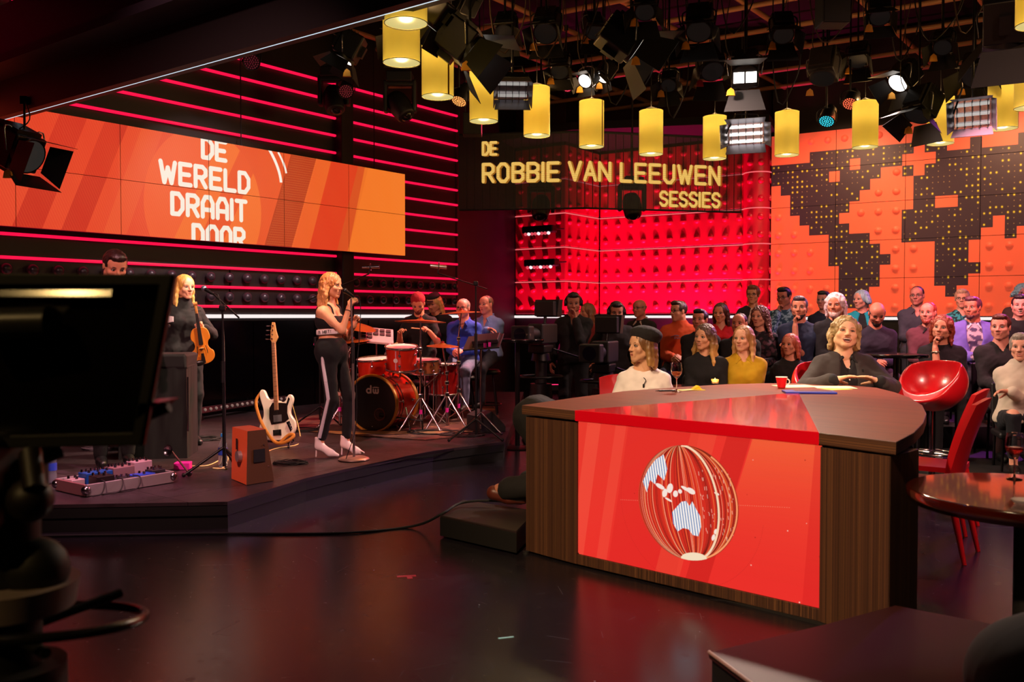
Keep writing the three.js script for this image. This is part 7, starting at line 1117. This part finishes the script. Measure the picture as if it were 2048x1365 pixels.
// ---------------------------------------------------------------- audience steps, chairs and tables
const riserMat = mat(0x120e10, 0.6);
const step = (name, pts, y0, y1) => struct(name, slab(pts.map(([x, d]) => [x, -d]), y0, y1, 0.004), riserMat);
step('riser_floor', [[1.4, 8.15], [3.7, 8.15], [4.0, 7.7], [9, 7.7], [9, 12.9], [1.4, 12.9]], 0, RISER[0]);
step('riser_floor', [[1.35, 9.5], [9, 9.5], [9, 12.9], [1.35, 12.9]], RISER[0], RISER[1]);
step('riser_floor', [[2.85, 10.95], [9, 10.95], [9, 12.9], [2.85, 12.9]], RISER[1], RISER[2]);
const padMat = mat(0x131013, 0.45), legMat = mat(0x2a2628, 0.3, 0.8);
for (const [p, yaw, seatY, floorY, who] of seats) {
  const t = thing('audience_chair', 'black chair of the ' + who.split(',')[0].split(' ').slice(0, 11).join(' ').replace(/( (in|a|and|with|his|of|the|at|on|over|before|behind|beside|against|looking|down|covering|mouth|red|printed|yellow))+$/, ''), 'chair', 'black audience chairs', V(p.x, floorY, p.z), R(yaw)), h = seatY - floorY - 0.012;
  part(t, 'seat', rbox(0.42, 0.06, 0.42, 0.025, 0, h - 0.03, 0.06), padMat); part(t, 'backrest', rbox(0.4, 0.36, 0.05, 0.02, 0, h + 0.24, -0.19, -0.12), padMat);
  for (const [x, z] of [[-1, 0.24], [1, 0.24], [-1, -0.14], [1, -0.14]]) part(t, 'leg', bar(V(x * 0.18, 0, z), V(x * 0.17, h - 0.05, z), 0.012), legMat);
  part(t, 'back_frame', [bar(V(-0.18, h - 0.04, -0.15), V(-0.18, h + 0.36, -0.21), 0.011), bar(V(0.18, h - 0.04, -0.15), V(0.18, h + 0.36, -0.21), 0.011)], legMat);
}
for (const [o, lab] of [[926, 'tall black bar stool under the man in the bright blue shirt'], [972, 'tall black bar stool under the man with folded arms']]) {
  const p = o === 926 ? at(926, 617, 11.5) : at(972, 610, 11.9), sy = p.y - 0.86, t = thing('bar_stool', lab, 'stool', 'black bar stools', V(p.x, 0, p.z - 0.06)); part(t, 'seat', lathe([[0, sy], [0.17, sy], [0.19, sy - 0.03], [0.18, sy - 0.06], [0, sy - 0.06]], 28), padMat); for (let k = 0; k < 4; k++) part(t, 'leg', bar(V(Math.cos(k * 1.57 + 0.8) * 0.13, sy - 0.05, Math.sin(k * 1.57 + 0.8) * 0.13), V(Math.cos(k * 1.57 + 0.8) * 0.24, 0, Math.sin(k * 1.57 + 0.8) * 0.24), 0.013), legMat); part(t, 'foot_ring', new THREE.TorusGeometry(0.2, 0.01, 6, 28).rotateX(1.57).translate(0, sy * 0.42, 0), legMat);
}
function barTable(label, p, r, o = {}) { const t = thing('bar_table', label, 'table', 'black bar tables', V(p.x, o.floor || 0, p.z)), h = p.y - (o.floor || 0); part(t, 'table_top', lathe([[0, h], [r - 0.008, h], [r, h - 0.008], [r, h - 0.03], [r - 0.01, h - 0.036], [0, h - 0.036]], 44), blackGloss); part(t, 'pedestal', bar(V(0, 0.02, 0), V(0, h - 0.03, 0), 0.028), legMat); part(t, 'base', lathe([[0, 0.03], [0.05, 0.03], [0.2, 0.012], [0.21, 0], [0, 0]], 32), legMat); return t; }
barTable('round black bar table in front of the man looking down at his hands', at(1792, 708, 8.9), 0.3, { floor: RISER[0] });
barTable('round black bar table with a candle by the left camera', at(1035, 678, 10.2), 0.3);
barTable('round black bar table with a candle left of the orange sweatshirt', at(1318, 668, 11.4), 0.28);
{ const p = at(1420, 772, 8.05), t = thing('side_table', 'low black rectangular table with a candle in front of the two blonde women', 'table', null, V(p.x, 0, p.z), R(8)); part(t, 'table_top', rbox(1.0, 0.035, 0.4, 0.008, 0, p.y - 0.018, 0), blackGloss); for (const [x, z] of [[-1, -1], [1, -1], [-1, 1], [1, 1]]) part(t, 'leg', box(0.04, p.y - 0.04, 0.04, x * 0.46, (p.y - 0.04) / 2, z * 0.17), blackMetal); }
function candle(label, p, k = 1) { const t = thing('candle', label, 'candle', 'tea lights on the tables', p); part(t, 'glass_cup', lathe([[0.022, 0], [0.03, 0.002], [0.034, 0.04], [0.031, 0.04], [0.026, 0.006], [0, 0.006]], 20), mat(0xffe9c8, 0.1, 0, { transmission: 0.85, thickness: 0 })); part(t, 'wax', cyl(0.024, 0.022, 0.014, 0, 0.014, 0, 16), mat(0xf0e4d0, 0.6)); part(t, 'flame', lathe([[0, 0], [0.006, 0.006], [0.005, 0.016], [0, 0.03]], 10).translate(0, 0.024, 0), glow(0xffc860, 9)); const l = new THREE.PointLight(0xffb050, 0.12); l.position.set(0, 0.036, 0); l.castShadow = true; t.add(l); }
candle('lit tea light in front of the two blonde women', at(1430, 768, 8.0)); candle('lit tea light on the table by the left camera', at(1056, 675, 10.25)); candle('lit tea light on the table left of the orange sweatshirt', at(1328, 665, 11.45));
// red moulded chairs
const chairRed = mat(0xb9101a, 0.32, 0, { clearcoat: 0.5, clearcoatRoughness: 0.2 });
function redChair(label, x, d, ry, y = 0) {
  const t = thing('red_chair', label, 'chair', 'red moulded chairs', V(x, y, -d), R(ry));
  const seat = new THREE.BoxGeometry(0.46, 0.035, 0.46, 14, 1, 14), sp = seat.attributes.position; for (let i = 0; i < sp.count; i++) { const X = sp.getX(i), Z = sp.getZ(i); sp.setXYZ(i, X * (1 - 0.12 * (0.23 - Z) / 0.46), sp.getY(i) + 0.44 - 0.02 * Math.cos(X * 6.8) - (Z > 0.16 ? (Z - 0.16) * 0.35 : 0), Z); } seat.computeVertexNormals(); part(t, 'seat', seat, chairRed);
  const back = new THREE.BoxGeometry(0.42, 0.54, 0.03, 14, 16, 1), bp = back.attributes.position; for (let i = 0; i < bp.count; i++) { const X = bp.getX(i), Y = bp.getY(i) + 0.27, s = 1 - 0.12 * Math.abs(Y / 0.54 - 0.7); bp.setXYZ(i, X * s, Y + 0.43 + 0.03 * (1 - (X / 0.21) ** 2) * (Y / 0.54), bp.getZ(i) - 0.21 - 0.16 * Math.max(0, Y / 0.54) ** 1.4 + X * X * 0.9); } back.computeVertexNormals(); part(t, 'backrest', back, chairRed);
  for (const [lx, lz, sx, sz] of [[-0.2, 0.19, -0.21, 0.22], [0.2, 0.19, 0.21, 0.22], [-0.18, -0.2, -0.2, -0.29], [0.18, -0.2, 0.2, -0.29]]) part(t, 'leg', bar(V(sx, 0, sz), V(lx, 0.43, lz), 0.014, 0.026, 10), chairRed);
  return t;
}
redChair('red moulded chair nearest the camera between the desk and the round table', 2.62, 5.72, 232);
redChair('red moulded chair behind the nearest red one, right of the desk', 2.98, 6.42, 232);
redChair('red moulded chair behind the woman in the beret', guest.done.g.position.x - 0.09, 7.42, 6);
function bucketChair(label, p, ry, s = 1) {
  const t = thing('bucket_chair', label, 'chair', 'red bucket chairs', V(p.x, 0, p.z), R(ry)), h = p.y;
  const g = skin([ELL(V(0, 0.02, 0), [0.27, 0.25, 0.26]), ELL(V(0, -0.06, 0.16), [0.2, 0.1, 0.16], 0.08), ELL(V(0, 0.11, 0.05), [0.23, 0.24, 0.24], 0.02, 1), CUT(V(0, 0.68, 0.73).normalize(), 0.1, 0.02)], 0.009);
  part(t, 'shell', g.scale(s, s, s).translate(0, h, 0), chairRed); part(t, 'cushion', ell(0.17 * s, 0.05 * s, 0.17 * s, 0, h - 0.12 * s, 0.02), chairRed);
  part(t, 'stem', bar(V(0, 0.03, 0), V(0, h - 0.2 * s, 0), 0.026), chrome); part(t, 'foot_ring', [new THREE.TorusGeometry(0.17, 0.01, 8, 32).rotateX(1.57).translate(0, h * 0.4, 0), bar(V(-0.17, h * 0.4, 0), V(0.17, h * 0.4, 0), 0.009)], chrome); part(t, 'base', lathe([[0, 0.05], [0.03, 0.05], [0.06, 0.025], [0.21, 0.012], [0.22, 0], [0, 0]], 40), chrome);
  return t;
}
bucketChair('empty red bucket chair on a chrome stem right of the presenter', at(1866, 768, 7.35), -58, 0.98);
bucketChair('red bucket chair behind the presenter', V(host.done.g.position.x - 0.12, 0.9, host.done.g.position.z - 0.12), -10, 1.08);
// round table at the right edge
const woodGloss = new THREE.MeshPhysicalMaterial({ map: zebraTop, color: 0x8a5a48, roughness: 0.16, clearcoat: 1, clearcoatRoughness: 0.06 });
{ const t = thing('round_table', 'round dark wood table cut by the right picture edge', 'table', null, V(2.21, 0, -3.82)); part(t, 'table_top', lathe([[0, 0.75], [0.475, 0.75], [0.485, 0.745], [0.487, 0.72], [0.475, 0.69], [0, 0.69]], 64), woodGloss); part(t, 'pedestal', bar(V(0, 0.02, 0), V(0, 0.7, 0), 0.06, 0.06, 20), black); part(t, 'base', lathe([[0, 0.03], [0.1, 0.03], [0.24, 0.012], [0.25, 0], [0, 0]], 36), black); }
function wineGlass(label, p, wine, s = 1) { const t = thing('wine_glass', label, 'glass', 'wine glasses', p); t.scale.setScalar(s); part(t, 'glass', lathe([[0.036, 0], [0.034, 0.004], [0.006, 0.01], [0.004, 0.03], [0.004, 0.1], [0.02, 0.115], [0.038, 0.14], [0.042, 0.165], [0.039, 0.2], [0.035, 0.225], [0.0335, 0.225], [0.0375, 0.2], [0.0405, 0.165], [0.0365, 0.141], [0.018, 0.117], [0, 0.113]], 36), mat(0xffffff, 0.02, 0, { transmission: 1, ior: 1.45, thickness: 0.002 })); part(t, 'wine', lathe([[0, 0.115], [0.018, 0.119], [0.036, 0.1425], [0.0385, 0.155], [0, 0.155]], 32), mat(wine, 0.05, 0, { transmission: 0.75, ior: 1.33, thickness: 0.05 })); }
const td = (px, py) => { const q = onY(px, py, TABLE); return V(q.x, TABLE, q.z); };
wineGlass('tall wine glass with rose wine in front of the woman in the beret', td(1353, 785), 0xe08a5a, 0.98); wineGlass('wine glass with red drink at the back of the round table', V(2.31, 0.75, -4.12), 0xc8302a, 0.95);
{ const q = onY(2046, 1010, 0.75); const t = thing('glass_dish', 'small sparkling glass dish on the round table', 'dish', null, V(q.x, 0.75, q.z)); part(t, 'dish', lathe([[0, 0.004], [0.03, 0.002], [0.045, 0.02], [0.042, 0.022], [0.028, 0.008], [0, 0.008]], 24), mat(0xf4eef0, 0.05, 0.2, { transmission: 0.6, thickness: 0 })); }
// things on the desk
{ const p = td(1563, 777), t = thing('coffee_cup', 'red and white coffee cup beside the blue book', 'cup', null, p); part(t, 'cup', lathe([[0, 0.002], [0.026, 0], [0.03, 0.01], [0.045, 0.088], [0.042, 0.088], [0.027, 0.014], [0, 0.012]], 32), mat(0xc8101c, 0.25)); part(t, 'rim', new THREE.TorusGeometry(0.0435, 0.003, 8, 32).rotateX(1.57).translate(0, 0.087, 0), mat(0xf0e6e2, 0.3)); part(t, 'handle', place(new THREE.TorusGeometry(0.022, 0.005, 8, 20, Math.PI * 1.2), 0.04, 0.05, 0, 0, 0, -1.6), mat(0xf0e6e2, 0.3)); }
const sheet = (label, px, py, w, d, ry, m, th = 0.002, y = 0) => { const p = td(px, py); return single('paper', label, 'paper', rbox(w, th, d, 0.0008, p.x, TABLE + th / 2 + y, p.z, 0, R(ry), 0), m, 'papers on the desk'); };
const cream = mat(0xece2b0, 0.8), white_ = mat(0xefe7da, 0.8); sheet('left cream sheet of notes between the cup and the presenter', 1592, 773, 0.3, 0.24, 12, cream, 0.002); sheet('right cream sheet of notes in front of the presenter', 1668, 775.5, 0.3, 0.24, -8, cream, 0.003, 0.0008); sheet('yellow sheet sticking out behind the blue book', 1672, 779, 0.2, 0.14, 20, mat(0xcfc04a, 0.8), 0.0015);
{ const p = td(1618, 786.5), t = thing('book', 'thin blue book lying at the tip of the red wedge', 'book', null, p, R(-8)); part(t, 'cover', rbox(0.36, 0.012, 0.19, 0.002, 0, 0.008, 0), mat(0x2436a8, 0.4)); part(t, 'pages', box(0.35, 0.008, 0.186, 0.004, 0.008, -0.003), white_); part(t, 'cover_picture', box(0.26, 0.001, 0.1, 0.03, 0.0146, -0.03), mat(0x5a1a22, 0.5)); }
{ const p = td(1382, 781), t = thing('notepad', 'small pile of bright yellow notes beside the wine glass', 'notes', null, p, R(15)); part(t, 'sheet', rbox(0.2, 0.003, 0.09, 0.001, 0, 0.002, 0), mat(0xf0d020, 0.7)); part(t, 'sheet', rbox(0.17, 0.003, 0.08, 0.001, -0.02, 0.0055, 0.01, 0, 0.2, 0.03), mat(0xf6e890, 0.7)); part(t, 'folded_sheet', extrude([[-0.04, 0], [0.04, 0], [0.01, 0.03]], 0.05, 0.001).translate(0.04, 0.006, -0.02), mat(0xf2d418, 0.7)); }
{ const p = td(1318, 784), t = thing('pen', 'black pen lying in front of the woman in the beret', 'pen', null, V(p.x, TABLE + 0.007, p.z), R(14)); part(t, 'barrel', bar(V(0, 0, 0), V(0.13, 0, 0), 0.006, 0.0055, 10), mat(0x0e0d10, 0.3)); part(t, 'tip', bar(V(-0.03, 0, 0), V(0, 0, 0), 0.0015, 0.006, 10), chromeDark); }
// pouffe at the lower right corner
{ const t = thing('pouffe', 'dark grey rounded pouffe in the lower right corner', 'stool', null, V(1.63, 0.186, -2.62)); part(t, 'seat', puff(new THREE.SphereGeometry(1, 40, 24).scale(0.27, 0.2, 0.27).translate(0, 0.23, 0), 0.006, 8), mat(0x2a2426, 0.85)); part(t, 'base', cyl(0.19, 0.2, 0.1, 0, 0.05, 0, 32), black); }
// technician bending under the left end of the desk
person({ label: 'person in black crouching behind the left end of the desk, one boot sole showing', sex: 'm', pose: 'stand', hip: 0.57, lean: 104, yaw: 78, look: 78, nod: 60, scale: 1.14, at: V(0.16, 0.155, -6.3), skin: 0xb4745c, hair: { style: 'short', color: 0x1a1210 }, top: { color: 0x161314 }, bottom: { color: 0x0e0c0c, ease: 0.03, to: 0.86 }, shoe: 0x5a2416, footl: [0.12, 0.12, -0.12], footr: [-0.1, 0.12, -0.2], handl: [0.15, 0.15, 0.5], handr: [-0.15, 0.15, 0.5], mouth: 'neutral' });
single('floor_cable', 'thin black cable running from the stage foot over the step box to the desk', 'cable', tube([onY(80, 1073, 0.01), onY(400, 1068, 0.01), onY(700, 1066, 0.01), onY(830, 1052, 0.02), onY(885, 1028, 0.165), onY(925, 1006, 0.185), onY(985, 1002, 0.2), onY(1044, 1008, 0.17)].map((p, i) => p), 0.009, 90, 6), rubber);
{ const c = onY(813, 1153, 0.001); single('floor_tape', 'small red tape mark on the studio floor', 'tape', [box(0.11, 0.0016, 0.03, c.x, 0.001, c.z, 0, 0.2, 0), box(0.03, 0.0017, 0.06, c.x + 0.02, 0.001, c.z + 0.02, 0, 0.2, 0)], mat(0xa81e1e, 0.7)); const d = onY(1012, 1276, 0.001); single('floor_scrap', 'small pale scrap of tape on the floor before the desk', 'tape', box(0.075, 0.0016, 0.012, d.x, 0.001, d.z, 0, 0.3, 0), mat(0x8fc0b8, 0.7)); }
// ---------------------------------------------------------------- studio cameras
function studioCamera(label, p, ry, h) {   // p on the floor, h: height of the lens axis
  const t = thing('studio_camera', label, 'camera', 'studio cameras', V(p.x, 0, p.z), R(ry));
  part(t, 'camera_body', rbox(0.2, 0.24, 0.42, 0.02, 0, h, -0.05), blackPlastic); part(t, 'lens', [cyl(0.085, 0.075, 0.3, 0, 0, 0, 28).rotateX(1.57).translate(0, h, 0.3), rbox(0.24, 0.2, 0.14, 0.02, 0, h, 0.48)], blackPlastic); part(t, 'lens_glass', new THREE.CircleGeometry(0.075, 24).translate(0, h, 0.556), mat(0x14101c, 0.05)); 
  part(t, 'viewfinder', [rbox(0.26, 0.18, 0.09, 0.012, 0, h + 0.3, -0.12), extrude([[-0.14, -0.1], [0.14, -0.1], [0.16, 0.11], [-0.16, 0.11]], 0.12, 0.004).translate(0, h + 0.3, -0.28)], mat(0x151113, 0.5)); part(t, 'viewfinder_arm', bar(V(0, h + 0.12, -0.1), V(0, h + 0.22, -0.12), 0.02), blackMetal);
  part(t, 'pan_head', [rbox(0.22, 0.1, 0.26, 0.02, 0, h - 0.18, 0), cyl(0.1, 0.12, 0.1, 0, h - 0.27, 0, 24)], blackMetal); for (const s of [-1, 1]) part(t, 'pan_handle', [bar(V(s * 0.12, h - 0.18, -0.08), V(s * 0.3, h - 0.3, -0.5), 0.012), bar(V(s * 0.28, h - 0.287, -0.45), V(s * 0.32, h - 0.313, -0.55), 0.02)], blackMetal);
  part(t, 'column', [cyl(0.07, 0.07, h - 0.9, 0, (h - 0.9) / 2 + 0.58, 0, 24), cyl(0.13, 0.16, 0.55, 0, 0.42, 0, 28)], mat(0x1a1718, 0.4, 0.3)); part(t, 'steering_ring', new THREE.TorusGeometry(0.26, 0.014, 8, 40).rotateX(1.57).translate(0, 0.78, 0), blackMetal); for (let k = 0; k < 3; k++) part(t, 'ring_spoke', bar(V(0, 0.74, 0), V(Math.cos(k * 2.09) * 0.26, 0.78, Math.sin(k * 2.09) * 0.26), 0.009), blackMetal); part(t, 'skirt', cyl(0.34, 0.42, 0.18, 0, 0.13, 0, 3), mat(0x161415, 0.5)); for (let k = 0; k < 3; k++) part(t, 'wheel', cyl(0.05, 0.05, 0.04, 0, 0, 0, 16).rotateX(1.57).translate(Math.sin(k * 2.09) * 0.34, 0.05, Math.cos(k * 2.09) * 0.34), rubber);
  return t;
}
studioCamera('studio camera with a square hooded monitor left of the standing operator', at(1082, 640, 10.75).setY(0), -28, at(1082, 668, 10.75).y);
studioCamera('studio camera whose viewfinder hides the chin of the bending operator', at(1208, 640, 10.0).setY(0), -22, at(1208, 704, 10.0).y);
{ // the big camera at the left edge, out of focus
  const t = thing('studio_camera', 'large black studio camera with hooded prompter at the left edge, out of focus', 'camera', 'studio cameras', V(-1.12, 0, -2.05));
  const L = (px, py, d) => at(px, py, d).sub(t.position), o = (pts, d) => pts.map(([x, y]) => { const q = L(x, y, d); return [q.x, q.y]; }), z = (d) => -d - t.position.z;
  const gl = mat(0x070506, 0.22), mt = mat(0x080607, 0.6);
  const hole = o([[-260, 566], [322, 566], [268, 872], [-260, 884]], 2.0), sh = new THREE.Shape(o([[-330, 546], [346, 549], [283, 892], [-330, 905]], 2.0).map(([x, y]) => new THREE.Vector2(x, y))); sh.holes.push(new THREE.Path(hole.map(([x, y]) => new THREE.Vector2(x, y))));
  part(t, 'hood_frame', extrude(sh, 0.03, 0.003).translate(0, 0, z(2.0) - 0.03), mt);
  part(t, 'hood_edge', [bar(L(346, 552, 1.995), L(284, 890, 1.995), 0.0055)], mat(0x0a0809, 0.12));
  part(t, 'prompter_glass', extrude(o([[-300, 556], [334, 558], [278, 886], [-300, 896]], 2.03), 0.01).translate(0, 0, z(2.045)), gl);
  part(t, 'hood_roof', box(0.9, 0.006, 0.035, L(0, 575, 2.1).x - 0.15, L(0, 582, 2.1).y, z(2.016), 1.2), mat(0x100e0e, 0.14));
  part(t, 'lens_barrel', [bar(L(-60, 650, 1.96), L(96, 646, 1.98), 0.036, 0.036, 24)], mat(0x2a2827, 0.35)); part(t, 'lens_ring', aim(new THREE.CircleGeometry(0.036, 24).translate(0, 0, 0.001), L(96, 646, 1.98), L(300, 640, 1.85)), mat(0x2e2c2a, 0.3));
  part(t, 'prompter_tray', extrude([L(290, 835, 2.05), L(338, 801, 2.05), L(296, 803, 2.05)].map((q) => [q.x, q.y]), 0.12).translate(0, 0, z(2.12)), mat(0x0c0a0a, 0.1)); part(t, 'tray_arm', bar(L(180, 880, 2.1), L(338, 815, 2.08), 0.012), mt);
  part(t, 'camera_body', rbox(0.5, 0.3, 0.3, 0.03, L(30, 800, 2.3).x - 0.25, L(0, 760, 2.3).y, z(2.25)), mt); part(t, 'control_arm', [bar(L(120, 900, 2.1), L(-20, 960, 2.0), 0.02), bar(L(60, 905, 2.0), L(70, 980, 1.95), 0.024), ball(0.05, ...L(60, 1000, 1.98).toArray())], mat(0x1c1414, 0.5)); part(t, 'pan_head', [rbox(0.3, 0.22, 0.3, 0.03, L(-90, 980, 2.05).x, L(20, 960, 2.05).y, z(2.05)), ball(0.075, ...L(70, 1140, 2.05).toArray())], mt);
  const rc = L(70, 1243, 2.05); part(t, 'steering_ring', new THREE.TorusGeometry(0.235, 0.0115, 10, 64).rotateX(1.57 - 0.16).translate(rc.x, rc.y, rc.z), mat(0x4a4644, 0.22, 0.8)); part(t, 'column', [cyl(0.12, 0.13, 0.5, rc.x - 0.06, 0.45, rc.z, 28), cyl(0.07, 0.07, 0.6, rc.x - 0.06, 0.85, rc.z, 20)], mt); part(t, 'column_collar', [cyl(0.15, 0.14, 0.06, rc.x - 0.06, L(0, 1190, 2.05).y, rc.z, 36)], mat(0x8a7a78, 0.5)); for (let k = 0; k < 3; k++) part(t, 'ring_spoke', bar(V(rc.x - 0.06, rc.y - 0.03, rc.z), V(rc.x + Math.cos(k * 2.09 + 1) * 0.235, rc.y, rc.z + Math.sin(k * 2.09 + 1) * 0.235), 0.012), mt); part(t, 'pedestal_skirt', lathe([[0, 0.3], [0.2, 0.3], [0.42, 0.12], [0.44, 0.04], [0, 0.04]], 36).translate(rc.x - 0.06, 0, rc.z), mt); for (let k = 0; k < 3; k++) part(t, 'wheel', cyl(0.06, 0.06, 0.05, 0, 0, 0, 16).rotateX(1.57).translate(rc.x - 0.06 + Math.sin(k * 2.09) * 0.34, 0.06, rc.z + Math.cos(k * 2.09) * 0.34), rubber);
}
renderer.render(scene, camera);
